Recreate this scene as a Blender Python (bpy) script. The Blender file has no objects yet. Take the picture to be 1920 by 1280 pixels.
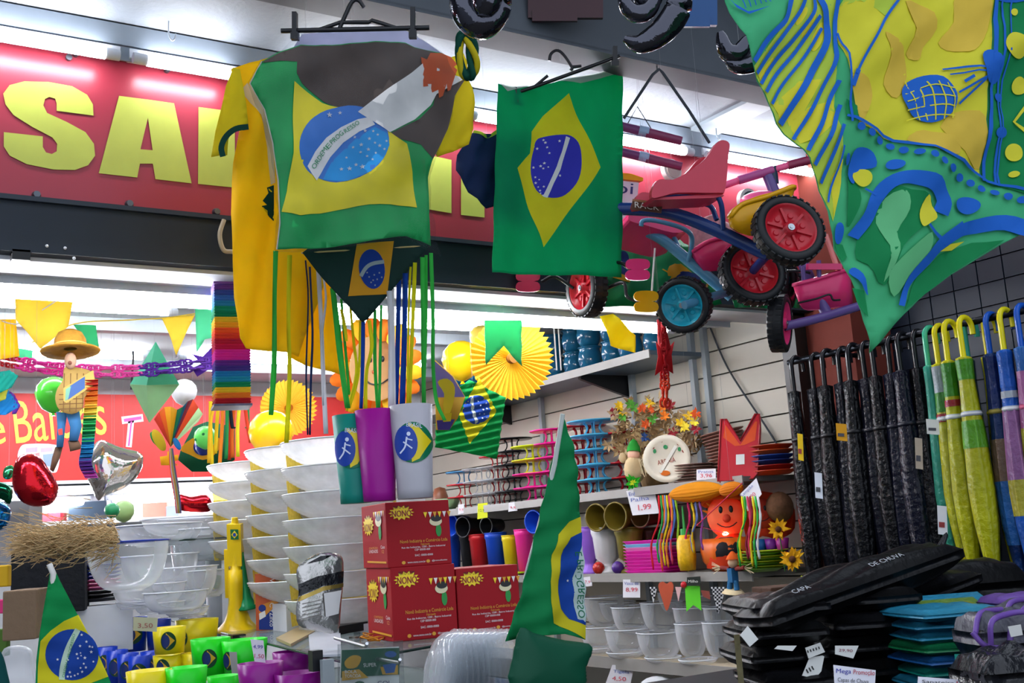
import bpy, bmesh, math, random
from mathutils import Vector, Matrix, geometry
random.seed(7)
scene = bpy.context.scene
COL = scene.collection
# ---------------------------------------------------------------- camera
F = 2108.0
AX = Vector((0.8435921, -0.0381141, 0.53563017))    # world axes in (right, up, forward)
AY = Vector((-0.53302329, -0.18036901, 0.82665179))
AZ = Vector((-0.06510399, 0.98286028, 0.17247358))
CAM = Vector((0, 0, 1.6))
cam_d = bpy.data.cameras.new('camera'); cam = bpy.data.objects.new('camera', cam_d); COL.objects.link(cam)
cam_d.sensor_width = 36.0; cam_d.lens = 36.0 * F / 1920.0; cam_d.clip_start = 0.05
R3 = Matrix((AX, AY, AZ))                           # camera(right,up,fwd) -> world
right = R3 @ Vector((1, 0, 0)); up = R3 @ Vector((0, 1, 0)); fwd = R3 @ Vector((0, 0, 1))
m4 = Matrix.Identity(4)
for i in range(3):
    m4[i][0], m4[i][1], m4[i][2], m4[i][3] = right[i], up[i], -fwd[i], CAM[i]
cam.matrix_world = m4
scene.camera = cam
# ---------------------------------------------------------------- world, exposure
w = bpy.data.worlds.new('street_dusk'); scene.world = w; w.use_nodes = True
bg = w.node_tree.nodes['Background']
bg.inputs[0].default_value = (0.78, 0.86, 1.0, 1); bg.inputs[1].default_value = 1.6
scene.view_settings.view_transform = 'Standard'; scene.view_settings.look = 'None'
scene.view_settings.gamma = 1.0; scene.view_settings.use_curve_mapping = False
scene.view_settings.exposure = 0.0
TUBE_POWER = 56.0        # street side tubes over the sign
TUBE_INSIDE = 90.0      # tubes inside the shop

# ---------------------------------------------------------------- helpers
def ray(px, py):
    return R3 @ Vector(((px - 960) / F, -(py - 640) / F, 1.0))
def P(px, py, X=None, Y=None, Z=None, d=None):
    r = ray(px, py)
    if d is not None: t = d
    elif X is not None: t = (X - CAM.x) / r.x
    elif Y is not None: t = (Y - CAM.y) / r.y
    else: t = (Z - CAM.z) / r.z
    return CAM + r * t
def depth(p): return (Vector(p) - CAM).dot(fwd)
def lin(h):
    h = h.lstrip('#'); c = [int(h[i:i+2], 16) / 255 for i in (0, 2, 4)]
    return tuple(((x / 12.92) if x <= .04045 else ((x + .055) / 1.055) ** 2.4) for x in c)
MATS = {}
def mat(hexc, kind='plastic', rough=None, var=0.12, scale=14.0, **k):
    key = (hexc, kind, rough, var, scale, tuple(sorted(k.items())))
    if key in MATS: return MATS[key]
    m = bpy.data.materials.new(kind + '_' + hexc.lstrip('#')); m.use_nodes = True
    nt = m.node_tree; N = nt.nodes; L = nt.links; N.clear()
    out = N.new('ShaderNodeOutputMaterial')
    rgb = lin(hexc) if hexc else (.8, .8, .8)
    tc = N.new('ShaderNodeTexCoord'); no = N.new('ShaderNodeTexNoise')
    no.inputs['Scale'].default_value = scale; no.inputs['Detail'].default_value = 3
    L.new(tc.outputs['Object'], no.inputs['Vector'])
    mix = N.new('ShaderNodeMix'); mix.data_type = 'RGBA'
    mix.inputs['A'].default_value = tuple(c * (1 - var) for c in rgb) + (1,)
    mix.inputs['B'].default_value = tuple(min(1, c * (1 + var)) for c in rgb) + (1,)
    L.new(no.outputs['Fac'], mix.inputs['Factor'])
    colr = mix.outputs['Result']
    def princ(r, metal=0.0, spec=.32):
        b = N.new('ShaderNodeBsdfPrincipled'); L.new(colr, b.inputs['Base Color'])
        b.inputs['Roughness'].default_value = r; b.inputs['Metallic'].default_value = metal
        b.inputs['Specular IOR Level'].default_value = spec
        return b
    def bump(b, sc, st, dist=.002):
        n2 = N.new('ShaderNodeTexNoise'); n2.inputs['Scale'].default_value = sc; n2.inputs['Detail'].default_value = 4
        L.new(tc.outputs['Object'], n2.inputs['Vector'])
        bp = N.new('ShaderNodeBump'); bp.inputs['Strength'].default_value = st; bp.inputs['Distance'].default_value = dist
        L.new(n2.outputs['Fac'], bp.inputs['Height']); L.new(bp.outputs['Normal'], b.inputs['Normal'])
    if kind == 'plastic': sh = princ(.35 if rough is None else rough)
    elif kind == 'matte': sh = princ(.8 if rough is None else rough, 0, .25)
    elif kind == 'rough': sh = princ(.85 if rough is None else rough, 0, .2); bump(sh, 60, .6, .004)
    elif kind == 'metal': sh = princ(.35 if rough is None else rough, 1.0)
    elif kind == 'foil':
        sh = princ(.14 if rough is None else rough, .9); bump(sh, k.get('bs', 16), .35, .01)
    elif kind == 'wrap':                               # dark thing inside crinkled clear plastic
        sh = princ(.2 if rough is None else rough, 0, k.get('sp', .4))
        bump(sh, k.get('bs', 45), .75, .009)
    elif kind == 'cloth':
        b = princ(.8 if rough is None else rough, 0, .2); bump(b, 400, .15, .001)
        t = N.new('ShaderNodeBsdfTranslucent'); L.new(colr, t.inputs['Color'])
        mx = N.new('ShaderNodeMixShader'); mx.inputs[0].default_value = k.get('tr', .3)
        L.new(b.outputs[0], mx.inputs[1]); L.new(t.outputs[0], mx.inputs[2]); sh = mx
    elif kind == 'sheer':                              # thin coloured film: part see-through
        b = princ(.4 if rough is None else rough); t = N.new('ShaderNodeBsdfTranslucent'); L.new(colr, t.inputs['Color'])
        m1 = N.new('ShaderNodeMixShader'); m1.inputs[0].default_value = k.get('tr', .3)
        L.new(b.outputs[0], m1.inputs[1]); L.new(t.outputs[0], m1.inputs[2])
        tr = N.new('ShaderNodeBsdfTransparent'); L.new(colr, tr.inputs['Color'])
        m2 = N.new('ShaderNodeMixShader'); m2.inputs[0].default_value = k.get('clear', .25)
        L.new(m1.outputs[0], m2.inputs[1]); L.new(tr.outputs[0], m2.inputs[2]); sh = m2
    elif kind == 'clear':                              # thin clear plastic or glass
        tr = N.new('ShaderNodeBsdfTransparent'); L.new(colr, tr.inputs['Color'])
        b = princ(.06 if rough is None else rough, 0, .8)
        bc = k.get('bc', .8); b.inputs['Base Color'].default_value = (bc, bc * 1.02, bc * 1.06, 1)
        for l in list(b.inputs['Base Color'].links): nt.links.remove(l)
        bump(b, k.get('bs', 30), k.get('bst', .15), .004)
        lw = N.new('ShaderNodeLayerWeight'); lw.inputs['Blend'].default_value = k.get('blend', .35)
        mp = N.new('ShaderNodeMapRange'); mp.inputs['To Min'].default_value = k.get('lo', .1); mp.inputs['To Max'].default_value = k.get('hi', .75)
        L.new(lw.outputs['Facing'], mp.inputs['Value'])
        mx = N.new('ShaderNodeMixShader'); L.new(mp.outputs[0], mx.inputs[0])
        L.new(tr.outputs[0], mx.inputs[1]); L.new(b.outputs[0], mx.inputs[2]); sh = mx
    elif kind == 'glow':
        sh = N.new('ShaderNodeEmission'); sh.inputs[0].default_value = rgb + (1,); sh.inputs[1].default_value = k.get('e', 10.0)
    elif kind == 'stripes':                            # colour bands along object Z, list in k['cols']
        sep = N.new('ShaderNodeSeparateXYZ'); L.new(tc.outputs['Object'], sep.inputs[0])
        mr = N.new('ShaderNodeMapRange'); mr.inputs['From Min'].default_value = k['z0']; mr.inputs['From Max'].default_value = k['z1']
        L.new(sep.outputs['Z'], mr.inputs['Value'])
        cr = N.new('ShaderNodeValToRGB'); cr.color_ramp.interpolation = 'CONSTANT'
        cs = k['cols']; el = cr.color_ramp.elements
        while len(el) < len(cs): el.new(.5)
        for i, c in enumerate(cs):
            el[i].position = i / len(cs); el[i].color = lin(c) + (1,)
        L.new(mr.outputs[0], cr.inputs[0]); colr = cr.outputs[0]; sh = princ(.6 if rough is None else rough)
        t = N.new('ShaderNodeBsdfTranslucent'); L.new(colr, t.inputs['Color'])
        mx = N.new('ShaderNodeMixShader'); mx.inputs[0].default_value = .25
        L.new(sh.outputs[0], mx.inputs[1]); L.new(t.outputs[0], mx.inputs[2]); sh = mx
    L.new(sh.outputs[0], out.inputs[0])
    MATS[key] = m
    return m

def smooth_closed(pts, n=5):
    r = []; N_ = len(pts)
    for i in range(N_):
        p0, p1, p2, p3 = [Vector(pts[(i + j - 1) % N_]) for j in range(4)]
        for s in range(n):
            t = s / n
            r.append(tuple(.5 * ((2 * p1) + (-p0 + p2) * t + (2 * p0 - 5 * p1 + 4 * p2 - p3) * t * t + (-p0 + 3 * p1 - 3 * p2 + p3) * t ** 3)))
    return r
def smooth_open(pts, n=6):
    q = [Vector(p) for p in pts]; q = [2 * q[0] - q[1]] + q + [2 * q[-1] - q[-2]]; r = []
    for i in range(1, len(q) - 2):
        p0, p1, p2, p3 = q[i-1:i+3]
        for s in range(n):
            t = s / n
            r.append(.5 * ((2 * p1) + (-p0 + p2) * t + (2 * p0 - 5 * p1 + 4 * p2 - p3) * t * t + (-p0 + 3 * p1 - 3 * p2 + p3) * t ** 3))
    r.append(q[-2]); return r
def ell(cx, cy, rx, ry, rot=0, n=28, a0=0, a1=360):
    c, s = math.cos(math.radians(rot)), math.sin(math.radians(rot)); r = []
    full = abs(a1 - a0) >= 360
    for i in range(n if full else n + 1):
        a = math.radians(a0 + (a1 - a0) * i / n); x, y = rx * math.cos(a), ry * math.sin(a)
        r.append((cx + x * c - y * s, cy + x * s + y * c))
    return r
def star(cx, cy, r, n=5, k=.42, rot=-90):
    return [(cx + (r if i % 2 == 0 else r * k) * math.cos(math.radians(rot + 180 * i / n)),
             cy + (r if i % 2 == 0 else r * k) * math.sin(math.radians(rot + 180 * i / n))) for i in range(2 * n)]
def band(pts, w0, w1=None, smooth=True):
    """2-D ribbon outline around a polyline"""
    q = [Vector((p[0], p[1])) for p in pts]
    if smooth and len(q) > 2: q = smooth_open(q, 4)
    w1 = w0 if w1 is None else w1; A = []; B = []
    for i, p in enumerate(q):
        t = (q[min(i + 1, len(q) - 1)] - q[max(i - 1, 0)]); t = t.normalized() if t.length else Vector((1, 0))
        n = Vector((-t.y, t.x)); wd = (w0 + (w1 - w0) * i / (len(q) - 1)) / 2
        A.append(tuple(p + n * wd)); B.append(tuple(p - n * wd))
    return A + B[::-1]

class MB:
    """collects shapes of one part; build() links ONE mesh object"""
    def __init__(s): s.v = []; s.f = []; s.mi = []; s.sm = []; s.cur = 0
    def add(s, V, Fc, smooth=False):
        o = len(s.v); s.v += [Vector(p) for p in V]
        for f in Fc: s.f.append([i + o for i in f]); s.mi.append(s.cur); s.sm.append(smooth)
        return s
    def m(s, i): s.cur = i; return s
    def box(s, c, size, ax=None):
        c = Vector(c); a = ax or (Vector((1, 0, 0)), Vector((0, 1, 0)), Vector((0, 0, 1)))
        h = [a[i] * size[i] / 2 for i in range(3)]
        V = [c + h[0] * x + h[1] * y + h[2] * z for x in (-1, 1) for y in (-1, 1) for z in (-1, 1)]
        return s.add(V, [(0, 1, 3, 2), (4, 6, 7, 5), (0, 4, 5, 1), (2, 3, 7, 6), (0, 2, 6, 4), (1, 5, 7, 3)])
    def b2(s, lo, hi):
        lo = Vector(lo); hi = Vector(hi); return s.box((lo + hi) / 2, [abs(hi[i] - lo[i]) for i in range(3)])
    def frame(s, d):
        d = Vector(d).normalized(); t = Vector((0, 0, 1)) if abs(d.z) < .9 else Vector((1, 0, 0))
        u = d.cross(t).normalized(); return u, u.cross(d).normalized(), d
    def cyl(s, p0, p1, r0, r1=None, n=12, caps=True):
        p0 = Vector(p0); p1 = Vector(p1); r1 = r0 if r1 is None else r1; u, v, d = s.frame(p1 - p0)
        V = []
        for p, r in ((p0, r0), (p1, r1)):
            for i in range(n):
                a = 2 * math.pi * i / n; V.append(p + (u * math.cos(a) + v * math.sin(a)) * r)
        s.add(V, [(i, (i + 1) % n, n + (i + 1) % n, n + i) for i in range(n)], True)
        if caps: s.add(V[:n], [tuple(range(n))[::-1]]); s.add(V[n:], [tuple(range(n))])
        return s
    def tube(s, pts, r, n=6, r1=None, closed=False):
        q = [Vector(p) for p in pts]; K = len(q); V = []; r1 = r if r1 is None else r1; pu = None
        for i, p in enumerate(q):
            d = (q[(i + 1) % K] - q[i - 1]) if closed else (q[min(i + 1, K - 1)] - q[max(i - 1, 0)])
            if d.length < 1e-9: d = Vector((0, 0, 1))
            u, v, d = s.frame(d)
            if pu is not None:
                u2 = pu - d * pu.dot(d)
                if u2.length > 1e-6: u = u2.normalized(); v = u.cross(d)
            pu = u; rr = r + (r1 - r) * i / max(1, K - 1)
            for k in range(n):
                a = 2 * math.pi * k / n; V.append(p + (u * math.cos(a) + v * math.sin(a)) * rr)
        Fc = []
        for i in range(K if closed else K - 1):
            j = (i + 1) % K
            for k in range(n): Fc.append((i * n + k, i * n + (k + 1) % n, j * n + (k + 1) % n, j * n + k))
        s.add(V, Fc, True)
        if not closed: s.add(V[:n], [tuple(range(n))[::-1]]); s.add(V[-n:], [tuple(range(n))])
        return s
    def lathe(s, prof, c=(0, 0, 0), axis=(0, 0, 1), n=24, a0=0, a1=360, sx=1.0, sy=1.0, flut=0, famp=0):
        c = Vector(c); u, v, d = s.frame(axis); full = abs(a1 - a0) >= 360; M_ = n if full else n + 1; V = []
        for r, z in prof:
            for i in range(M_):
                a = math.radians(a0 + (a1 - a0) * i / n); rr = r * (1 + famp * math.cos(flut * a)) if flut else r
                V.append(c + u * math.cos(a) * rr * sx + v * math.sin(a) * rr * sy + d * z)
        Fc = []
        for j in range(len(prof) - 1):
            for i in range(n):
                k = (i + 1) % M_ if full else i + 1
                Fc.append((j * M_ + i, j * M_ + k, (j + 1) * M_ + k, (j + 1) * M_ + i))
        return s.add(V, Fc, True)
    def ball(s, c, r, n=18, sc=(1, 1, 1), ax=None):
        c = Vector(c); a = ax or (Vector((1, 0, 0)), Vector((0, 1, 0)), Vector((0, 0, 1))); m = max(6, n // 2); V = []; Fc = []
        for j in range(m + 1):
            t = math.pi * j / m
            for i in range(n):
                p = 2 * math.pi * i / n
                V.append(c + a[0] * (r * sc[0] * math.sin(t) * math.cos(p)) + a[1] * (r * sc[1] * math.sin(t) * math.sin(p)) + a[2] * (r * sc[2] * math.cos(t)))
        for j in range(m):
            for i in range(n): Fc.append((j * n + i, j * n + (i + 1) % n, (j + 1) * n + (i + 1) % n, (j + 1) * n + i))
        return s.add(V, Fc, True)
    def torus(s, c, axis, R, r, n=28, k=10, sq=1.0):
        c = Vector(c); u, v, d = s.frame(axis); V = []; Fc = []
        for i in range(n):
            a = 2 * math.pi * i / n; e = u * math.cos(a) + v * math.sin(a)
            for j in range(k):
                b = 2 * math.pi * j / k; V.append(c + e * (R + r * math.cos(b)) + d * r * sq * math.sin(b))
        for i in range(n):
            for j in range(k): Fc.append((i * k + j, i * k + (j + 1) % k, ((i + 1) % n) * k + (j + 1) % k, ((i + 1) % n) * k + j))
        return s.add(V, Fc, True)
    def prism(s, pts3, th):
        """flat outline (3-D points) with thickness vector th"""
        q = [Vector(p) for p in pts3]; th = Vector(th); n = len(q)
        nrm = Vector()
        for i in range(n): nrm += (q[i] - q[0]).cross(q[(i + 1) % n] - q[0])
        u = max(((q[i] - q[0]) for i in range(1, n)), key=lambda e: e.length).normalized(); nn = nrm.normalized(); v = nn.cross(u)
        p2 = [Vector(((p - q[0]).dot(u), (p - q[0]).dot(v))) for p in q]
        r = geometry.delaunay_2d_cdt(p2, [], [list(range(n))], 1, 1e-7)
        V = [q[0] + u * a.x + v * a.y for a in r[0]]
        s.add(V, [tuple(f) for f in r[2]]); s.add([p + th for p in V], [tuple(f)[::-1] for f in r[2]])
        s.add(q + [p + th for p in q], [(i, i + n, (i + 1) % n + n, (i + 1) % n) for i in range(n)])
        return s
    def build(s, name, mats, parent=None, label=None, cat=None, group=None, kind=None, base=None):
        me = bpy.data.meshes.new(name)
        if not isinstance(mats, (list, tuple)): mats = [mats]
        org = Vector(base) if base is not None else None
        if org is None:
            if parent is not None: org = parent['_o'] if '_o' in parent else (0, 0, 0); org = Vector(org)
            else:
                lo = [min(p[i] for p in s.v) for i in range(3)]; hi = [max(p[i] for p in s.v) for i in range(3)]
                org = Vector(((lo[0] + hi[0]) / 2, (lo[1] + hi[1]) / 2, lo[2]))
        me.from_pydata([tuple(p - org) for p in s.v], [], s.f)
        for m_ in mats: me.materials.append(m_)
        for p, i, sm in zip(me.polygons, s.mi, s.sm): p.material_index = min(i, len(mats) - 1); p.use_smooth = sm
        me.validate(); me.update()
        o = bpy.data.objects.new(name, me); COL.objects.link(o)
        if parent is not None: o.parent = parent; o['_o'] = tuple(org)
        else: o.location = org; o['_o'] = tuple(org)
        if label: o['label'] = label
        if cat: o['category'] = cat
        if group: o['group'] = group
        if kind: o['kind'] = kind
        return o
def thing(name, label, cat, loc, group=None):
    o = bpy.data.objects.new(name, None); COL.objects.link(o); o.empty_display_size = .05
    o.location = loc; o['_o'] = tuple(loc); o['label'] = label; o['category'] = cat
    if group: o['group'] = group
    return o
def copy_tree(o, loc=None, rot=None, scale=None, label=None, group=None, parent=None, mats=None):
    c = o.copy(); COL.objects.link(c)
    if parent is not None: c.parent = parent
    if loc is not None: c.location = loc
    if rot is not None: c.rotation_euler = rot
    if scale is not None: c.scale = scale
    if label: c['label'] = label
    if group: c['group'] = group
    if mats and c.type == 'MESH' and c.data.materials and c.data.materials[0] in mats:
        for i, s_ in enumerate(c.material_slots): s_.link = 'OBJECT'; s_.material = mats.get(c.data.materials[i], c.data.materials[i])
    for ch in o.children: copy_tree(ch, parent=c, mats=mats)
    return c
ORD = ['first', 'second', 'third', 'fourth', 'fifth', 'sixth', 'seventh', 'eighth', 'ninth', 'tenth', 'eleventh', 'twelfth', 'thirteenth', 'fourteenth', 'fifteenth', 'sixteenth', 'seventeenth', 'eighteenth', 'nineteenth', 'twentieth']

# ---- text as polygons (built-in font), unit cap height about .7
TXT = {}
def text_poly(body):
    if body in TXT: return TXT[body]
    cu = bpy.data.curves.new('t', 'FONT'); cu.body = body; cu.resolution_u = 3; cu.fill_mode = 'FRONT'
    o = bpy.data.objects.new('t', cu); COL.objects.link(o)
    dg = bpy.context.evaluated_depsgraph_get(); me = o.evaluated_get(dg).to_mesh()
    V = [(p.co.x, p.co.y) for p in me.vertices]; Fc = [tuple(p.vertices) for p in me.polygons]
    o.evaluated_get(dg).to_mesh_clear(); bpy.data.objects.remove(o); bpy.data.curves.remove(cu)
    x0 = min(p[0] for p in V); x1 = max(p[0] for p in V); y0 = min(p[1] for p in V); y1 = max(p[1] for p in V)
    TXT[body] = ([((x - x0) / (x1 - x0), (y - y0) / (y1 - y0)) for x, y in V], Fc)
    return TXT[body]

class Sheet:
    """a real surface (plane with folds) on which 2-D outlines are laid; map2(u,v)->world point, nrm = side facing out"""
    def __init__(s, p0, ux, uy, nrm, fold=None):
        s.p0 = Vector(p0); s.ux = Vector(ux); s.uy = Vector(uy); s.n = Vector(nrm).normalized(); s.fold = fold
    def at(s, x, y, off=0.0):
        p = s.p0 + s.ux * x + s.uy * y
        return p + s.n * ((s.fold(x, y) if s.fold else 0.0) + off)
    def fill(s, poly, cell=14, off=0.0, mb=None, smooth=True):
        mb = mb or MB(); pts = [Vector((p[0], p[1])) for p in poly]; n = len(pts)
        if s.fold and cell:
            q = []
            for i in range(n):
                a, b = pts[i], pts[(i + 1) % n]; k = max(1, int((b - a).length / cell))
                q += [a.lerp(b, j / k) for j in range(k)]
            pts = q; n = len(pts)
        allp = list(pts)
        if s.fold and cell:
            x0 = min(p.x for p in pts); x1 = max(p.x for p in pts); y0 = min(p.y for p in pts); y1 = max(p.y for p in pts)
            gx = math.floor(x0 / cell) * cell
            while gx < x1:
                gy = math.floor(y0 / cell) * cell
                while gy < y1:
                    if inpoly(gx, gy, pts): allp.append(Vector((gx, gy)))
                    gy += cell
                gx += cell
        try: r = geometry.delaunay_2d_cdt(allp, [], [list(range(n))], 1, 1e-5)
        except Exception: return mb
        Fc = []
        for f in r[2]:
            if len(f) == 3:
                a, b, c = [r[0][i] for i in f]
                if ((b - a).x * (c - a).y - (b - a).y * (c - a).x) < 0: f = f[::-1]
            Fc.append(tuple(f))
        return mb.add([s.at(p.x, p.y, off) for p in r[0]], Fc, smooth)
    def text(s, body, x, y, w, h, off, mb, dx=(1, 0), dy=(0, 1)):
        """text box with lower-left corner (x,y); dx,dy unit directions in sheet units"""
        V, Fc = text_poly(body)
        mb.add([s.at(x + dx[0] * a * w + dy[0] * b * h, y + dx[1] * a * w + dy[1] * b * h, off) for a, b in V], Fc)
        return mb
def inpoly(x, y, pts):
    c = False; j = len(pts) - 1
    for i in range(len(pts)):
        a, b = pts[i], pts[j]
        if (a[1] > y) != (b[1] > y) and x < (b[0] - a[0]) * (y - a[1]) / (b[1] - a[1]) + a[0]: c = not c
        j = i
    return c
def px_sheet(cx, cy, d, nrm=None, fold=None):
    """plane through the pixel (cx,cy) at depth d with normal nrm; outlines are measured on the photograph (affine map at that plane)"""
    p0 = P(cx, cy, d=d)
    n = Vector(nrm).normalized() if nrm is not None else -fwd
    def hit(px, py):
        r = ray(px, py); return CAM + r * ((p0 - CAM).dot(n) / r.dot(n))
    sh = Sheet(p0, (1, 0, 0), (0, 1, 0), n, fold); sc = d / F
    def at(x, y, off=0.0): return hit(x, y) + n * ((fold(x, y) if fold else 0.0) * sc + off)
    sh.at = at; sh.hit = hit; sh.sc = sc
    return sh
def folds(*w):
    """sum of sine folds: (amp_px, angle_deg, wavelength_px, phase)"""
    def f(x, y): return sum(a * math.sin((x * math.cos(math.radians(g)) + y * math.sin(math.radians(g))) * 2 * math.pi / l + p) for a, g, l, p in w)
    return f
FR = {'facade': Vector((0, -1, 0)), 'cam': -fwd}
def cloth(name, sheet, outline, m, label=None, cat=None, parent=None, cell=14, th=.0012, group=None, root=None):
    """the cloth body as one mesh with thickness"""
    mb = sheet.fill(outline, cell); o = mb.build(name, m, parent, label, cat, group)
    md = o.modifiers.new('thickness', 'SOLIDIFY'); md.thickness = th; md.offset = 0
    return o
def decal(name, sheet, layers, parent, cell=14, off0=.0016, step=.0006, both=False):
    """flat print: layers = [(material, [outline, ...]), ...] each proud of the last by a hair"""
    mb = MB(); mats = []
    for i, (m_, polys) in enumerate(layers):
        if m_ not in mats: mats.append(m_)
        mb.m(mats.index(m_))
        for pl in polys:
            if callable(pl): pl(mb, off0 + step * i)
            else: sheet.fill(pl, cell, off0 + step * i, mb)
            if both and not callable(pl): sheet.fill(pl, cell, -(off0 + step * i), mb)
    return mb.build(name, mats, parent)
def txt(sheet, body, x, y, w, h, ang=0):
    """print text on a pixel sheet: (x,y) lower-left in photo pixels, ang in degrees counter-clockwise"""
    c, s_ = math.cos(math.radians(ang)), math.sin(math.radians(ang))
    return lambda mb, off: sheet.text(body, x, y, w, h, off, mb, (c, -s_), (-s_, -c))
# ================================================================ SETTING
WHITE = mat('#d9dbe0', 'matte', var=.06, scale=5); CREAM = mat('#c2bcab', 'matte', rough=.5, var=.07, scale=3)
STEEL = mat('#8e969c', 'metal', rough=.5); GALV = mat('#8c959b', 'plastic', rough=.5, var=.15)
DARK = mat('#1e2834', 'plastic', rough=.55); BLACK = mat('#121316', 'plastic', rough=.4)
TUBE = mat('#f4f7ff', 'glow', e=TUBE_POWER); TUBEI = mat('#f6f8ff', 'glow', e=TUBE_INSIDE); YW = 2.8; CZ = 2.95; XW = 3.15; YB = 5.9
def struct(name, mb, m, parent=None): return mb.build(name, m, parent, kind=None if parent else 'structure')
struct('floor', MB().b2((-4, -3, -.05), (6, 6.2, 0)), mat('#5d5a55', 'rough', var=.2, scale=3))
# awning soffit of panels with steel angles
soff = struct('ceiling', MB().b2((-3, 2.36, CZ), (4.2, 2.86, CZ + .05)), mat('#7d8289', 'rough', rough=.6, var=.28, scale=2.2))
struct('trim_1', MB().b2((-3, 2.30, CZ - .035), (4.2, 2.375, CZ + .36)).b2((-3, 2.30, CZ - .04), (4.2, 2.41, CZ - .028)), mat('#4e545c', 'plastic', rough=.6), None)
for i, (x, wd) in enumerate(((1.33, .035), (2.62, .06), (3.32, .02), (0.2, .03))):
    MB().b2((x - wd, 2.37, CZ - .012), (x + wd, 2.8, CZ)).build('panel_joint', GALV, soff)
struct('ceiling_canopy', MB().b2((-3, 1.85, 3.3), (4.2, 2.34, 3.36)), mat('#171d27', 'matte'))
# wall above the opening, sign, fascia beam, soffit
struct('wall_front', MB().b2((-3, 2.815, 2.36), (3.4, 2.9, CZ + .02)), mat('#5a5f66', 'matte'))
struct('trim_2', MB().b2((-3, 2.735, CZ - .06), (3.35, 2.8, CZ - .005)).b2((-3, 2.74, CZ - .062), (3.35, 2.745, CZ - .1)), mat('#7f8994', 'plastic', rough=.4))
struct('trim_3', MB().b2((-3, 2.785, 2.345), (3.2, 2.83, 2.478)).b2((-3, 2.77, 2.468), (3.2, 2.79, 2.48)), DARK)
struct('trim_4', MB().b2((-3, 2.83, 2.335), (3.14, 2.99, 2.355)), mat('#cfd2d8', 'matte'))
RED = mat('#8c2c3a', 'plastic', rough=.3, var=.1, scale=2); YEL = mat('#9fa645', 'plastic', rough=.4)
sg = thing('shop_sign', 'long red shop sign board with big yellow capital letters above the opening', 'sign', (1.2, 2.79, 2.48))
MB().b2((-2.5, 2.79, 2.48), (3.12, 2.81, 2.9)).build('board', RED, sg)
SGN = px_sheet(0, 300, 1, FR['facade']); _p = P(0, 300, Y=2.789)
SGN = px_sheet(0, 300, depth(_p), FR['facade'])
S_ = smooth_closed([(8,255)], 1)
letS = [(7,248),(80,256),(80,276),(86,286),(97,289),(106,284),(107,270),(98,258),(60,238),(25,216),(10,196),(6,176),(18,160),(45,153),(90,154),(135,162),(163,178),(174,196),(175,217),(106,208),(106,194),(103,185),(92,182),(84,186),(81,198),(88,212),(125,229),(160,248),(176,270),(178,292),(165,310),(140,319),(100,318),(50,308),(18,292),(7,275)]
letA = [(185,325),(223,180),(326,194),(359,344),(291,336),(287,310),(262,307),(257,333)]
holeA = [(263,280),(277,221),(286,282)]
letL = [(372,201),(440,210),(440,352),(371,345)]
MB_ = []
decal('letter', SGN, [(YEL, [letS])], sg, cell=0)
la = MB(); SGN.fill([(185,325),(223,180),(277,187),(277,221),(263,280),(286,282),(286,307),(262,307),(257,333)], 0, .0016, la); SGN.fill([(277,187),(326,194),(359,344),(291,336),(287,310),(286,307),(286,282),(277,221)], 0, .0016, la); la.build('letter', YEL, sg)
for o_ in ([(372,201),(440,210),(440,352),(371,345)], [(560,226),(640,240),(640,375),(560,366)], [(800,290),(846,300),(846,400),(800,392)], [(864,300),(908,310),(908,408),(864,403)]):
    decal('letter', SGN, [(YEL, [o_])], sg, cell=0)
BOLT = mat('#5a5f66', 'metal', rough=.45)
for (x, y) in ((68,366),(242,383),(405,398),(141,103),(312,133),(128,110)):
    c = P(x, y, Y=2.789); MB().cyl(c, c + Vector((0, -.012, 0)), .011 if y > 200 else .007, .008, 10).build('bolt', BOLT, sg)
# fluorescent tubes over the sign
def tube_light(x0, x1, y, z, label, r=.015, power=None):
    t = thing('tube_light', label, 'lamp', ((x0 + x1) / 2, y, z), 'white tube lamps')
    MB().cyl((x0, y, z), (x1, y, z), r, n=12).build('glass_tube', TUBE if y < 2.8 else TUBEI, t)
    cap = MB()
    for a, b in ((x0 - .035, x0), (x1, x1 + .035)): cap.cyl((a, y, z), (b, y, z), r * .95, n=12)
    cap.b2((x0 - .04, y + .012, z + .005), (x1 + .04, y + .045, z + .03)); cap.build('fitting', mat('#c9ced6', 'plastic', rough=.4), t)
    return t
za = P(100, 80, Y=2.72).z
for a, b, lb in (((-320), 197, 'tube lamp over the sign running off the left edge'), (276, 432, 'tube lamp over the sign between the letter gap and yellow jersey'), (560, 865, 'tube lamp over the sign behind the bagged flag shirt'), (893, 1284, 'tube lamp over the sign behind the hanging flag'), (1340, 1522, 'tube lamp over the sign at its right end by the tricycles')):
    y_ = lambda x: 60 + .171 * x + (12 if x < 0 else 8)
    p0 = P(a, y_(a), Y=2.72); p1 = P(b, y_(b), Y=2.72); tube_light(p0.x, p1.x, 2.72, 2.852, lb)
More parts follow.
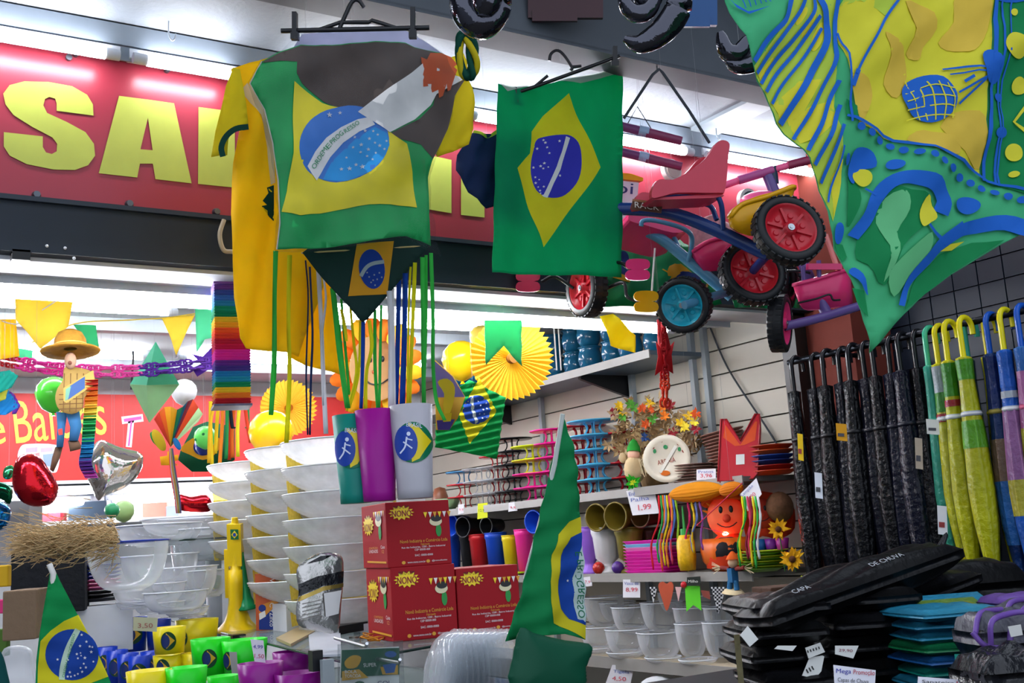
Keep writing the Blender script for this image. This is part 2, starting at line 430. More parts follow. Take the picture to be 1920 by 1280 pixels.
# inside ceiling, lamps
ZC = 2.54
ci = struct('ceiling_inside', MB().b2((-3, 2.9, ZC), (XW + .02, 6.0, ZC + .04)), mat('#b8bdc0', 'matte', var=.1))
for y in (3.45, 4.4, 5.3): struct('trim_5', MB().b2((-3, y, ZC - .05), (XW, y + .06, ZC)), mat('#9aa2a8', 'plastic'), ci)
tl = lambda a, b, y, z, s: tube_light(a, b, y, z, s)
rail = struct('trim_6', MB().b2((-3, 2.99, 2.315), (2.9, 3.0, 2.35)).b2((-3, 3.0, 2.325), (2.9, 3.06, 2.34)), mat('#aab2ba', 'plastic', rough=.3))
tl(-.9, 1.0, 3.03, 2.3, 'tube lamp under the lintel, left of the yellow jersey'); tl(1.08, 2.62, 3.03, 2.3, 'tube lamp under the lintel behind the kite streamers')
for k, (a, b, y, lb) in enumerate(((-.3, 1.15, 4.1, 'left tube lamp in the middle of the shop ceiling'), (1.3, 2.5, 4.1, 'right tube lamp in the middle of the shop ceiling'), (-.2, 1.3, 5.05, 'left tube lamp at the rear of the shop ceiling'), (1.5, 2.7, 5.05, 'right tube lamp at the rear of the shop ceiling'))): tl(a, b, y, ZC - .032, lb)
# walls
bw = struct('wall_back', MB().b2((-3, YB, 0), (XW, YB + .1, ZC)), mat('#c6c8cc', 'matte'))
struct('wall_left', MB().b2((-3.1, -1, 0), (-3, 6, 3.3)), mat('#8f9399', 'matte'))
wr = struct('wall_right', MB().b2((XW + .008, 2.86, 0), (XW + .1, 6, ZC)), mat('#3a3630', 'matte'))
sl = MB().b2((0, 0, 0), (.014, 3.1, .094)).build('slat', mat('#b3ada0', 'matte', rough=.45, var=.1, scale=4), wr, base=(0, 0, 0))
sl.location = (XW - .006 - wr.location.x, 2.87 - wr.location.y, .9 - wr.location.z)
for i in range(1, 17):
    c = sl.copy(); COL.objects.link(c); c.location = sl.location + Vector((0, 0, .1 * i))
for (x, y0, y1) in ((1325, 620, 760), (1183, 660, 760), (1300, 650, 770), (1010, 740, 900)):
    p = P(x, 700, X=XW - .02); MB().b2((XW - .03, p.y - .012, 1.0), (XW - .007, p.y + .012, 2.5)).build('shelf_standard', GALV, wr)
# red pilaster and dark tiles by the umbrellas
struct('wall_pilaster', MB().b2((3.12, 2.62, 0), (3.34, 2.86, 2.95)), mat('#642a20', 'matte', var=.12))
struct('trim_7', MB().b2((3.06, 2.83, 0), (3.2, 2.9, 2.47)), mat('#1c1715', 'plastic'))
tw = struct('wall_tile', MB().b2((3.335, -2.0, 0), (3.42, 2.64, 3.3)), mat('#0d141d', 'matte'))  # real beside the umbrellas; unseen length toward the camera added to block side light
t0 = MB().b2((0, 0, 0), (.012, .092, .074)).build('tile', mat('#0f1d2c', 'plastic', rough=.45, var=.25, scale=2), tw, base=(0, 0, 0))
k = 0
for i in range(16):
    for j in range(18):
        c = t0 if k == 0 else t0.copy()
        if k: COL.objects.link(c)
        c.location = Vector((3.324, 2.535 - i * .0965, 1.55 + j * .0785)) - tw.location; k += 1
# right-hand shelves
SHL = mat('#6f6b67', 'plastic', rough=.5, var=.1); XF = 2.85
def shelf(name, z, y0, y1, label, m=SHL, xf=XF, th=.018, br=()):
    t = thing(name, label, 'shelf', (XW - .15, (y0 + y1) / 2, z - th))
    MB().b2((xf, y0, z - th), (XW - .008, y1, z)).build('board', m, t)
    MB().b2((xf - .006, y0, z - th - .012), (xf, y1, z + .004)).build('price_rail', mat('#85817c', 'plastic', rough=.4), t)
    for y in br: MB().prism([(XW - .008, y, z - th), (xf + .02, y, z - th), (xf + .02, y, z - th - .02), (XW - .008, y, z - th - .1)], (0, .02, 0)).build('bracket', BLACK, t)
    return t
shelf('wall_shelf', 2.3, 3.4, 5.7, 'top wall shelf carrying dark blue pots', mat('#4a5560', 'plastic', rough=.35), br=(3.9, 4.9))
shelf('wall_shelf', 1.765, 2.95, 5.7, 'wall shelf carrying cake stands, husk flowers and plates')
shelf('wall_shelf', 1.43, 2.95, 5.7, 'wall shelf carrying flower pots, urns and pink trays', mat('#7a756e', 'matte'))
shelf('wall_shelf', 1.105, 2.9, 5.7, 'low pale wooden shelf carrying clear plastic bowls', mat('#a89a84', 'rough', var=.25, scale=8), xf=2.8, th=.03)
# rear fittings of the shop: red panel, lit white shelf
bp = thing('red_wall_panel', 'red panel with lime script lettering on the rear wall', 'panel', (1.0, YB - .03, 2.0))
zr0 = P(300, 902, Y=YB).z; zr1 = P(300, 742, Y=YB).z
MB().b2((-1.2, YB - .03, zr0), (XW - .35, YB - .001, zr1)).build('board', mat('#c8322f', 'plastic', rough=.4), bp)
BK = px_sheet(300, 800, depth(P(300, 800, Y=YB - .031)), FR['facade'])
LIME = mat('#c9dc4a', 'plastic'); PALE = mat('#e6e4ee', 'plastic')
decal('lettering', BK, [(LIME, [txt(BK, 'Balões', 30, 832, 172, 80, 6), txt(BK, 'e', -22, 835, 34, 44, 6)])], bp, cell=0, off0=.003)
decal('drawing', BK, [(PALE, [smooth_closed([(38,838),(55,832),(105,834),(112,852),(108,880),(98,886),(60,880),(34,862)], 3)]), (mat('#b9a9c8', 'plastic'), [[(48,840),(70,838),(70,847),(48,849)], [(76,840),(98,838),(98,846),(76,848)]]), (mat('#d98f94', 'plastic'), [[(56,852),(74,848),(74,862),(56,864)]]), (mat('#8aa3c9', 'plastic'), [[(80,852),(100,850),(98,876),(82,872)]])], bp, cell=0, off0=.003)
decal('drawing', BK, [(PALE, [band([(228,788),(268,783)], 14), band([(246,786),(241,838)], 11)]), (mat('#c03fa0', 'plastic'), [band([(232,788),(265,783)], 6), band([(246,790),(241,836)], 3)])], bp, cell=0, off0=.003)
t = thing('rear_shelf', 'white lit shelf below the red panel on the rear wall', 'shelf', (1, YB - .2, zr0 - .4))
MB().b2((-1.5, YB - .3, zr0 - .06), (XW - .4, YB, zr0 - .03)).b2((-1.5, YB - .3, zr0 - .02), (XW - .4, YB, zr0 - .005)).build('board', mat('#dfe2e8', 'plastic'), t)
MB().b2((-1.5, YB - .4, zr0 - .215), (XW - .4, YB, zr0 - .196)).build('lower_board', mat('#dfe2e8', 'plastic'), t)
tl(-.2, 1.2, YB - .12, zr0 - .1, 'left tube lamp under the red panel shelf'); tl(1.35, 2.5, YB - .12, zr0 - .1, 'right tube lamp under the red panel shelf')

wire_ = MB().tube(smooth_open([P(420, 412, Y=2.75), P(412, 440, Y=2.75), P(419, 468, Y=2.75), P(436, 472, Y=2.75)], 6), .006, 6); wire_.build('beige_strap', mat('#b8ad98', 'cloth'), None, 'beige strap hanging on the fascia left of the yellow jersey', 'strap')
MB().box(P(38, 480, Y=2.8), (.04, .03, .025)).build('sensor_box', BLACK, None, 'small black box under the dark fascia at left', 'box')
for x, y in ((88, 461), (122, 465), (139, 484)): MB().ball(P(x, y, Y=2.782), .004, 8).build('screw_cap', mat('#d8dade', 'plastic'), None, 'white screw cap on the dark fascia, %s from the left' % {88: 'first', 122: 'second', 139: 'third'}[x], 'screw')
# ================================================================ THINGS HUNG OUTSIDE
Q = lambda x, y, d: P(x, y, d=d)
BLK = mat('#15171c', 'plastic', rough=.35); WHT = mat('#e4e4e2', 'cloth', tr=.4)
GRN = mat('#0a9a68', 'cloth', tr=.55); YLW = mat('#f4e02a', 'cloth', tr=.5); BLU = mat('#3436b0', 'cloth', tr=.3); WBAND = mat('#d6dcd6', 'cloth')
def wire(name, pts, r, m, label, cat='wire', parent=None, n=5, sm=True, group=None):
    q = smooth_open(pts, 5) if sm and len(pts) > 2 else pts
    return MB().tube(q, r, n).build(name, m, parent, label if not parent else None, cat if not parent else None, group)
def hanger(label, d, bar, hook, clips, arch):
    t = thing('clip_hanger', label, 'hanger', Q(*hook[-1], d))
    MB().tube([Q(x, y, d) for x, y in bar], .005, 6).build('bar', BLK, t)
    MB().tube(smooth_open([Q(x, y, d) for x, y in hook], 6), .0045, 6).build('hook', BLK, t)
    for a in arch: MB().tube([Q(x, y, d) for x, y in a], .004, 6).build('arm', BLK, t)
    for (x, y, h, w_) in clips:
        MB().box(Q(x, y, d - .004), (w_, .02, h), (right, fwd, up)).box(Q(x, y + h * .42 * F / d, d - .006), (w_ * 1.7, .018, h * .28), (right, fwd, up)).build('clip', BLK, t)
    return t
# ---- yellow jersey behind
JY = mat('#ecc40e', 'cloth', tr=.35); JY2 = mat('#e0cc20', 'cloth', tr=.35); DG = mat('#123f38', 'cloth')
js = px_sheet(560, 400, 2.55, (-.1, -1, 0.02), folds((9, 5, 95, 0), (4, 12, 47, 1), (3, 80, 160, 2)))
jer = thing('football_jersey', 'large yellow football jersey with dark green cuffs hanging behind the bagged flag shirt', 'jersey', Q(560, 690, 2.55))
cloth('body_front', js, [(436,124),(500,112),(780,110),(800,300),(640,420),(600,560),(560,668),(520,658),(462,652),(448,635),(438,560),(434,400),(440,300),(452,230)], JY, parent=jer)
js2 = px_sheet(560, 400, 2.62, (-.1, -1, 0.02), folds((7, 3, 80, 1)))
cloth('body_back', js2, [(520,420),(780,300),(700,480),(625,540),(641,702),(600,693),(545,672),(520,640)], JY, parent=jer)
cloth('sleeve', px_sheet(425, 210, 2.5, (-.3, -1, 0), folds((5, 20, 60, 0))), [(437,126),(450,128),(462,200),(466,236),(440,243),(428,262),(426,292),(396,293),(404,245),(414,205),(424,160)], JY2, parent=jer)
cloth('sleeve', px_sheet(860, 210, 2.55, (.1, -1, 0), folds((5, 30, 50, 0))), [(800,120),(868,100),(886,165),(890,240),(880,270),(850,284),(818,295),(806,250)], JY2, parent=jer)
decal('cuff', px_sheet(430, 260, 2.47, (-.3, -1, 0)), [(DG, [band([(418,294),(415,276),(424,256),(442,242),(466,238)], 11)])], jer, cell=0)
decal('print', js, [(DG, [[(515,345),(500,352),(503,362),(491,378),(500,385),(489,388),(505,405),(516,412)]]), (mat('#d8c69c', 'cloth'), [[(452,168),(464,155),(492,195),(512,255),(518,340),(508,346),(502,275),(486,222)]])], jer)
# ---- bagged flag shirt
PG = mat('#16a052', 'sheer', clear=.02, tr=.12); PB = mat('#54463f', 'sheer', clear=.08, tr=.15); PY = mat('#f0dc26', 'sheer', clear=.01, tr=.12); PW = mat('#eeeae6', 'sheer', clear=.02, tr=.12)
ps = px_sheet(660, 280, 2.3, (.02, -1, .05), folds((6, 0, 170, .5), (3, 60, 120, 0), (1.5, -20, 45, 1)))
pon = thing('bagged_flag_shirt', 'shirt printed as a Brazilian flag with toucan, hung in a clear bag', 'shirt', Q(660, 470, 2.3))
cloth('shirt', ps, [(492,114),(520,100),(562,86),(640,82),(700,80),(762,78),(800,92),(830,100),(858,152),(850,182),(836,245),(815,292),(806,330),(806,400),(812,458),(790,450),(762,442),(700,452),(600,464),(517,469),(522,420),(520,340),(510,270),(496,205),(470,155)], PG, parent=pon)
circ = ell(642, 270, 85, 70, -14, 40)
def clipband(): return [(576,312),(590,285),(612,258),(640,238),(668,226),(690,222),(700,236),(672,248),(645,266),(622,292),(602,325),(594,338)]
sky1 = mat('#3a78cc', 'sheer', clear=.0, tr=.1); sky2 = mat('#1a96dc', 'sheer', clear=.0, tr=.1)
st = [star(x, y, r) for x, y, r in ((617,216,6),(637,212,4),(682,247,4),(664,258,3),(690,262,4),(675,273,4),(700,270,3),(708,276,4),(662,276,3),(674,287,3),(687,283,4),(700,290,3),(666,310,4),(654,317,5),(640,317,4),(693,303,3),(684,296,3),(716,283,3),(650,295,3),(676,315,5),(720,268,3),(705,255,3),(697,248,3))]
decal('print', ps, [
  (PB, [[(491,116),(520,102),(562,88),(640,84),(700,82),(762,80),(800,93),(822,100),(780,130),(730,168),(668,212),(610,190),(565,158),(553,140),(554,119)],
        [(728,252),(790,220),(815,195),(820,172),(870,150),(852,180),(838,243),(814,296),(790,270),(755,262)]]),
  (PY, [[(548,156),(575,172),(605,192),(650,204),(690,225),(740,255),(762,270),(775,320),(783,388),(730,384),(690,384),(650,390),(600,400),(560,406),(524,400),(536,360),(546,290)]]),
  (sky1, [circ]), (sky2, [[(606,336),(625,300),(665,262),(700,240),(722,252),(726,275),(715,300),(690,325),(650,340)]]),
  (PW, [clipband(), [(668,212),(720,172),(770,138),(796,116),(820,130),(868,150),(820,175),(810,195),(780,222),(728,250)]]),
  (mat('#e0632f', 'sheer', clear=.04), [[(790,106),(800,112),(806,100),(826,101),(842,110),(853,124),(848,128),(854,134),(850,148),(843,170),(838,172),(836,158),(830,180),(824,183),(822,168),(812,172),(808,160),(794,162),(793,140)]]),
  (WHT, st),
  (mat('#2d8f5a', 'plastic'), [txt(ps, 'ORDEM', 590, 318, 46, 9, 57), txt(ps, 'E', 617, 279, 8, 9, 50), txt(ps, 'PROG', 623, 271, 30, 9, 42), txt(ps, 'RESSO', 648, 250, 28, 8, 33)]),
  (mat('#46a05a', 'sheer'), [txt(ps, 'BRASIL', 790, 300, 26, 6, -78)]),
], pon, off0=.002)
MB().tube([ps.at(x, y, .001) for x, y in ((492,114),(470,155),(496,205),(510,270),(520,340),(522,420),(517,469))], .0015, 4).build('seam', mat('#d8d2c4', 'cloth'), pon)
cloth('collar_lining', px_sheet(660, 280, 2.335, (.02, -1, .05)), [(548,92),(566,64),(640,58),(758,56),(800,80),(834,104),(800,120),(600,120)], mat('#c9cbe4', 'cloth', tr=.5), parent=pon, cell=0)
bagS = px_sheet(660, 280, 2.28, (.02, -1, .05), folds((5, 10, 110, 0), (3, 70, 60, 0), (2, -35, 33, 1)))
cloth('clear_bag', bagS, [(556,66),(640,58),(758,56),(800,80),(838,104),(862,150),(845,230),(818,296),(808,340),(812,400),(824,484),(790,456),(762,446),(700,456),(600,468),(512,474),(518,400),(508,290),(488,205),(462,158),(490,112),(530,92)], mat('#f4f6f8', 'clear', rough=.08, lo=.012, hi=.1, bs=70, bst=.8, blend=.12, bc=.2), parent=pon, cell=12, th=.0005)
hanger('black clip hanger holding the bagged flag shirt', 2.29, [(527, 58), (805, 52)], [(637, 52), (647, 30), (660, 4), (672, 1), (682, 14)], [(553, 48, .052, .009), (774, 42, .058, .009)], [[(600, 55), (638, 42), (692, 42), (697, 38), (742, 52)]])
# ---- kite with streamers
ks = px_sheet(685, 500, 2.44, (.03, -1, 0), folds((3, 20, 130, 0)))
kite = thing('kite', 'black paper kite printed with a Brazilian flag and trailing ribbon streamers below the bagged shirt', 'kite', Q(683, 603, 2.44))
KD = mat('#16302d', 'cloth', tr=.12)
cloth('sail', ks, [(566,474),(684,388),(806,460),(690,598),(680,604),(672,598)], KD, parent=kite)
decal('print', ks, [(mat('#c98a1e', 'cloth', tr=.1), [[(668,458),(738,452),(727,551),(651,556)]]), (mat('#1d3f9c', 'cloth'), [ell(696, 505, 25, 37, -8)]), (mat('#a8b0b8', 'cloth'), [band([(674,519),(684,503),(697,495),(719,491)], 7)] + [star(x, y, 2.2) for x, y in ((690,520),(700,516),(706,524),(694,530),(702,535),(710,512),(686,512),(715,520),(698,526))])], kite)
MB().tube([ks.at(x, y, -.004) for x, y in ((566,474),(806,460))], .002, 5).tube([ks.at(x, y, -.004) for x, y in ((684,390),(682,602))], .002, 5).build('spars', mat('#b59a6a', 'matte'), kite)
SC = {'g': mat('#3bb54a', 'cloth', tr=.35), 'y': mat('#d8d31e', 'cloth', tr=.4), 'n': mat('#1e2d55', 'cloth'), 'w': mat('#d8d8de', 'cloth', tr=.4), 'b': mat('#1747a5', 'cloth')}
SL = [('g',9,(517,470),(515,560),(514,680),(508,778)),('y',8,(543,478),(541,600),(543,700),(537,830)),('n',3,(573,488),(578,560),(574,700),(577,815)),('n',4,(581,500),(586,620),(583,710),(581,815)),('w',8,(597,505),(603,620),(607,720),(611,813)),('w',4,(604,505),(611,560),(603,640),(606,760)),('g',11,(624,540),(632,610),(641,690),(652,765)),('g',5,(640,560),(648,660),(655,740)),('y',6,(640,580),(646,610),(650,640)),('y',5,(657,575),(663,640),(668,700),(650,770)),('b',7,(681,602),(680,680),(677,766)),('y',7,(692,600),(697,650),(687,700),(685,770)),('y',5,(676,602),(672,700),(655,765)),('g',6,(703,580),(703,680),(708,766)),('g',5,(715,572),(713,660),(711,766)),('w',10,(730,545),(733,640),(733,766)),('w',5,(737,540),(738,640),(740,766)),('b',9,(748,525),(746,640),(742,762)),('b',10,(760,512),(758,640),(754,760)),('y',7,(778,492),(774,600),(768,756)),('y',4,(770,500),(766,600),(764,756)),('g',8,(792,482),(793,600),(795,756)),('g',6,(799,478),(798,620),(794,750)),('g',7,(808,474),(812,600),(812,680),(818,750),(834,788))]
for c, w_, *pts in SL:
    q = smooth_open([Vector(p) for p in pts], 5); dd = 2.46 + random.uniform(-.03, .05); mb = MB(); V = []
    for i, p in enumerate(q):
        tw = .6 * math.sin(i * .45 + w_); e = right * (w_ / 2 * dd / F) + fwd * (w_ / 2 * dd / F * tw)
        b = Q(p.x, p.y, dd + .006 * math.sin(i * .5 + w_)); V += [b - e, b + e]
    mb.add(V, [(2*i, 2*i+1, 2*i+3, 2*i+2) for i in range(len(q) - 1)], True)
    o = mb.build('streamer', SC[c], kite); o.modifiers.new('thickness', 'SOLIDIFY').thickness = .0006
# ---- twisted green and yellow headband
tb = thing('headband', 'looped green and yellow striped headband hanging beside the bagged shirt', 'headband', Q(880, 150, 2.4))
for k, cm in enumerate((mat('#0f4a3c', 'cloth'), mat('#c9b81e', 'cloth'), mat('#0f4a3c', 'cloth'))):
    pts = []
    for i in range(31):
        a = i / 30 * 2 * math.pi; tw = a * 2 + k * 2.1
        pts.append(Q(870 + 13 * math.sin(a) * (1 + .2 * math.cos(tw)) + 5 * math.cos(tw) + (1 - math.cos(a)) * 4, 104 - 42 * math.cos(a), 2.4 + .006 * math.sin(tw)))
    MB().tube(pts, .0072, 6).build('strand', cm, tb)
# ---- navy jersey
ns = px_sheet(900, 310, 3.0, (.1, -1, 0), folds((6, 20, 40, 0), (3, 80, 50, 0)))
nj = thing('navy_jersey', 'dark navy jersey with lime collar trim half hidden behind the green flag', 'jersey', Q(900, 390, 3.0))
cloth('body', ns, [(862,288),(876,262),(890,245),(905,252),(922,250),(940,236),(960,240),(960,380),(916,389),(892,374),(868,345),(856,318)], mat('#16284f', 'cloth', tr=.1), parent=nj)
decal('collar', ns, [(mat('#a8c23a', 'cloth'), [band([(888,246),(904,255),(922,253),(942,237)], 6)])], nj)
# ---- Brazilian flag on tilted hanger
def brazil_fill(dia, circle, bnd, stars): return [(YLW, [dia]), (BLU, [circle]), (WBAND, [bnd]), (WHT, stars)]
fs = px_sheet(1045, 320, 3.08, (.05, -1, .02), folds((5, 0, 180, 1), (3, 8, 75, 0), (1.5, 88, 90, 0)))
fl = thing('hanging_flag', 'Brazilian flag hung upright from a tilted black clip hanger', 'flag', Q(1045, 518, 3.08))
cloth('cloth', fs, [(932,158),(960,165),(1010,160),(1060,150),(1120,140),(1172,124),(1171,250),(1168,400),(1165,520),(1080,517),(1000,514),(919,512),(923,420),(927,320),(931,220)], GRN, parent=fl, cell=13)
cf = [(1008,262),(1020,256),(1050,254),(1068,256),(1082,268),(1088,290),(1087,318),(1078,345),(1060,365),(1040,371),(1022,368),(1007,355),(1000,332),(1000,305),(1004,280)]
decal('print', fs, brazil_fill([(1063,177),(1123,315),(1020,463),(970,315),(998,285),(1000,245),(1022,215)], smooth_closed(cf, 3), [(1058,257),(1066,260),(1058,290),(1050,318),(1036,345),(1026,371),(1018,368),(1030,340),(1043,312),(1052,285)], [star(x, y, r) for x, y, r in ((1020,262,2.5),(1023,267,3),(1046,266,3),(1010,277,3),(1026,276,2.5),(1030,287,2.5),(1004,312,3),(1016,310,3),(1022,305,3),(1020,315,2.5),(1028,313,2),(1048,330,3),(1006,331,2.5),(1006,342,3),(1010,350,2),(1013,357,2.5),(1019,350,2.5),(1012,336,1.8),(1014,362,2),(1018,366,2))]), fl, cell=13)
decal('hem', fs, [(mat('#b9c2bd', 'cloth', tr=.5), [[(934,157),(960,163),(1010,159),(1060,149),(1120,138),(1171,123),(1171,134),(1120,150),(1085,158),(1040,152),(1000,160),(950,172)]])], fl, cell=13, off0=.003)
hanger('tilted black clip hanger holding the hanging Brazilian flag', 3.06, [(942, 183), (1010, 160), (1162, 105)], [(1070, 132), (1072, 126), (1056, 102), (1044, 95), (1033, 101), (1030, 114)], [(965, 180, .045, .011), (1153, 105, .05, .012)], [[(1000, 164), (1027, 142)], [(1070, 126), (1090, 124)]])
MB().tube([Q(1044, 95, 3.06), P(1043, 87, Z=CZ)], .0015, 5).build('ceiling_hook', STEEL, None, 'thin hook wire in the soffit above the tilted hanger', 'hook')
# ---- large printed scarf, top right
gs = px_sheet(1650, 300, 1.9, (-.35, -1, .12), folds((12, 25, 210, .4), (6, 62, 120, 1), (4, -25, 75, 0), (4, 0, 320, 0), (2, 50, 48, 2)))
big = thing('printed_scarf', 'large green, yellow and blue printed scarf with cable car drawing hanging at upper right', 'scarf', Q(1628, 662, 1.9))
LG = mat('#45ad78', 'cloth', tr=.3); DKG = mat('#128049', 'cloth', tr=.3); BB = mat('#1a5cb8', 'cloth', tr=.2); LM = mat('#b4cc48', 'cloth', tr=.3); YO = mat('#d8d038', 'cloth', tr=.3); OC = mat('#d4b644', 'cloth', tr=.3); LG2 = mat('#66bb80', 'cloth', tr=.3)
cloth('cloth', gs, [(1345,-40),(1367,27),(1410,132),(1460,227),(1503,283),(1547,373),(1567,437),(1585,505),(1608,585),(1626,664),(1660,625),(1691,591),(1740,548),(1795,508),(1879,457),(1930,432),(2010,395),(2010,-40)], LG, parent=big, cell=18)
stripes = [([(1407,125),(1435,80),(1470,42),(1482,0)],9),([(1416,142),(1442,102),(1472,62),(1500,22),(1512,-10)],7),([(1425,160),(1457,110),(1490,72),(1525,25),(1530,-10)],7),([(1434,176),(1462,132),(1500,87),(1540,28)],7),([(1447,196),(1472,153),(1515,99),(1545,48)],6),([(1466,230),(1495,183),(1525,131),(1552,76),(1553,30),(1540,-10)],12),([(1486,263),(1515,217),(1542,162),(1560,120),(1567,75),(1572,-10)],7),([(1507,290),(1535,238),(1552,190),(1567,158)],8),([(1522,315),(1552,252),(1572,200)],8),([(1538,345),(1562,275),(1575,240)],7),([(1552,380),(1568,320),(1577,278)],4)]
dots = [ell(1608 + i * 21.5, 243 + i * 9.6 + (2 if i > 8 else 0), 8, 6.5, 24, 12) for i in range(15)]
gond = ell(1738, 187, 50, 44, 25, 30)
glines = [band([(1700 + i * 17, 150 + i * 3), (1712 + i * 17, 190), (1722 + i * 14, 228)], 2.2) for i in range(5)] + [band([(1696, 178 + j * 17), (1735, 165 + j * 18), (1782, 172 + j * 17)], 2.2) for j in range(4)]
decal('print', gs, [
  (LM, [[(1409,130),(1470,45),(1486,-30),(1572,-30),(1562,100),(1563,200),(1575,262),(1580,330),(1566,412),(1548,374),(1504,284),(1461,228)]]),
  (YO, [[(1575,10),(1600,-30),(1690,-30),(1860,-30),(1850,150),(1846,320),(1780,297),(1700,267),(1605,236),(1600,190),(1580,120),(1571,60)],
        [(1480,215),(1520,200),(1560,190),(1566,230),(1530,262),(1500,270)], [(1560,330),(1578,300),(1580,340),(1567,408)], ell(1540,62,9,28,18), ell(1520,40,7,24,25), ell(1505,28,6,18,30), [(1420,140),(1450,105),(1460,110),(1428,158)], [(1450,195),(1500,150),(1540,150),(1505,215),(1470,225)]]),
  (LM, [[(1575,10),(1600,-30),(1690,-30),(1655,38),(1640,20),(1610,5)]]),
  (OC, [smooth_closed([(1690,10),(1740,15),(1760,50),(1735,85),(1725,110),(1700,100),(1712,60)], 3), smooth_closed([(1795,-10),(1850,-5),(1848,60),(1820,100),(1790,95),(1765,75),(1790,40)], 3), smooth_closed([(1590,150),(1625,150),(1635,180),(1615,225),(1604,228)], 3), smooth_closed([(1650,70),(1690,90),(1705,140),(1680,185),(1655,160),(1665,110)], 3), smooth_closed([(1760,240),(1800,210),(1846,220),(1845,310),(1800,290)], 3), smooth_closed([(1700,262),(1730,245),(1780,262),(1790,295),(1740,282)], 3)]),
  (DKG, [[(1862,-30),(2005,-30),(2005,390),(1920,372),(1850,330),(1853,150)], smooth_closed([(1640,362),(1700,362),(1735,368),(1745,400),(1718,432),(1680,470),(1650,540),(1620,500),(1605,470)], 3), [(1688,586),(1720,520),(1770,472),(1830,450),(1880,452),(1795,505)], smooth_closed([(1592,330),(1615,360),(1605,400),(1592,420)], 3), [(1572,452),(1588,452),(1590,480),(1580,490)], [(1590,545),(1612,550),(1618,600),(1611,592)], [(1582,190),(1600,205),(1602,230),(1582,228)]]),
  (LG2, [smooth_closed([(1655,375),(1690,365),(1695,400),(1675,440),(1672,480),(1648,535),(1655,470),(1640,420)], 3), smooth_closed([(1740,440),(1690,480),(1655,520),(1670,560),(1700,520),(1735,480)], 3)]),
  (BB, [band(p, w_) for p, w_ in stripes]),
  (BB, [band([(1582,222),(1640,246),(1720,276),(1800,306),(1860,334),(1940,376)], 5)] + dots + [ell(1676,310,18,11,-15), ell(1816,383,23,17), ell(1577,434,10,19), band([(1603,442),(1625,410),(1640,375),(1662,348),(1700,340),(1745,352),(1765,378),(1758,404)], 20, 30), band([(1682,578),(1698,535),(1735,490),(1768,455),(1810,425)], 10, 24), band([(1768,452),(1820,425),(1880,420),(1935,440)], 16, 36), band([(1730,428),(1768,452)], 7), smooth_closed([(1592,325),(1600,285),(1618,277),(1640,285),(1643,312),(1618,316),(1600,345)], 3), ell(1588,300,5,10), band([(1624,352),(1640,368)], 4), smooth_closed([(1586,515),(1598,505),(1612,530),(1618,560),(1605,540)], 3), band([(1690,-10),(1655,38),(1625,90),(1596,148)], 5), band([(1572,60),(1582,110),(1588,190),(1590,235)], 4), band([(1600,140),(1590,170)], 9), band([(1862,-30),(1857,120),(1852,334)], 7), band([(1874,-30),(1872,150),(1874,340)], 4), band([(1895,-30),(1880,150),(1878,345)], 3), [(1862,-30),(2005,-30),(2005,2),(1900,10),(1864,8)], gond, smooth_closed([(1832,112),(1850,100),(1872,118),(1874,145),(1860,160),(1840,152)], 3), band([(1765,132),(1845,136)], 4), band([(1775,145),(1845,142)], 3), band([(1790,180),(1845,150)], 4), band([(1792,200),(1840,155)], 4), band([(1800,160),(1815,152)], 6), ell(1873,182,9,8), ell(1876,250,12,9), [(1357,-5),(1374,10),(1398,28),(1412,26),(1436,22),(1400,33),(1378,20)]] + [band([(1385+i*9,-5),(1391+i*9,10),(1394+i*9,22-i*2)], 1.6) for i in range(6)]),
  (YO, [ell(1619,331,18,18), smooth_closed([(1734,370),(1716,400),(1711,425),(1716,436),(1735,424),(1750,412),(1742,390)], 3), [(1765,470),(1785,456),(1812,450),(1790,466)], ell(1898,92,25,24), ell(1896,28,6,7), ell(1913,160,15,16), ell(1904,284,17,17), ell(1899,328,7,7), band([(1925,195),(1902,228),(1925,245)], 6, smooth=False)] + glines),
], big, cell=18, off0=.002, step=.0008)
# ---- dark foil balloons overhead, canopy goods
FB = mat('#4a4b54', 'foil', rough=.07, bs=30)
def swirl(label, cx, cy, d, parts):
    t = thing('foil_balloon', label, 'balloon', Q(cx, cy, d), 'dark foil balloons under the canopy')
    for pts, r0, r1 in parts:
        q = smooth_open([Q(x, y, d + dz) for x, y, dz in pts], 6); n = len(q); mb = MB()
        V = []; K = 12
        for i, p in enumerate(q):
            dd = (q[min(i+1, n-1)] - q[max(i-1, 0)]); u, v, dd = mb.frame(dd); rr = (r0 + (r1 - r0) * i / (n - 1)) * max(.12, math.sin(math.pi * (i + .6) / (n + .2)) ** .4)
            for k in range(K): a = 2 * math.pi * k / K; V.append(p + (u * math.cos(a) + v * math.sin(a)) * rr)
        mb.add(V, [(i*K+k, i*K+(k+1)%K, (i+1)*K+(k+1)%K, (i+1)*K+k) for i in range(n-1) for k in range(K)], True)
        mb.add(V[:K], [tuple(range(K))]); mb.add(V[-K:], [tuple(range(K))]); mb.build('lobe', FB, t)
swirl('dark foil balloon at the top above the headband', 900, 0, 2.1, [([(862,-40,0),(866,0,0),(880,30,0),(905,42,0),(930,20,0),(945,-20,0)], .028, .035), ([(905,-50,-.03),(912,-10,-.03),(908,30,-.03)], .03, .03)])
swirl('dark curled foil balloon at the top right of centre', 1220, 0, 2.1, [([(1170,-30,0),(1172,5,0),(1190,25,0),(1215,20,0),(1235,-10,0)], .014, .02), ([(1170,72,0),(1200,82,0),(1240,60,0),(1270,20,0),(1280,-30,0)], .016, .034), ([(1200,-30,.02),(1212,0,.02),(1230,-20,.02)], .02, .03)])
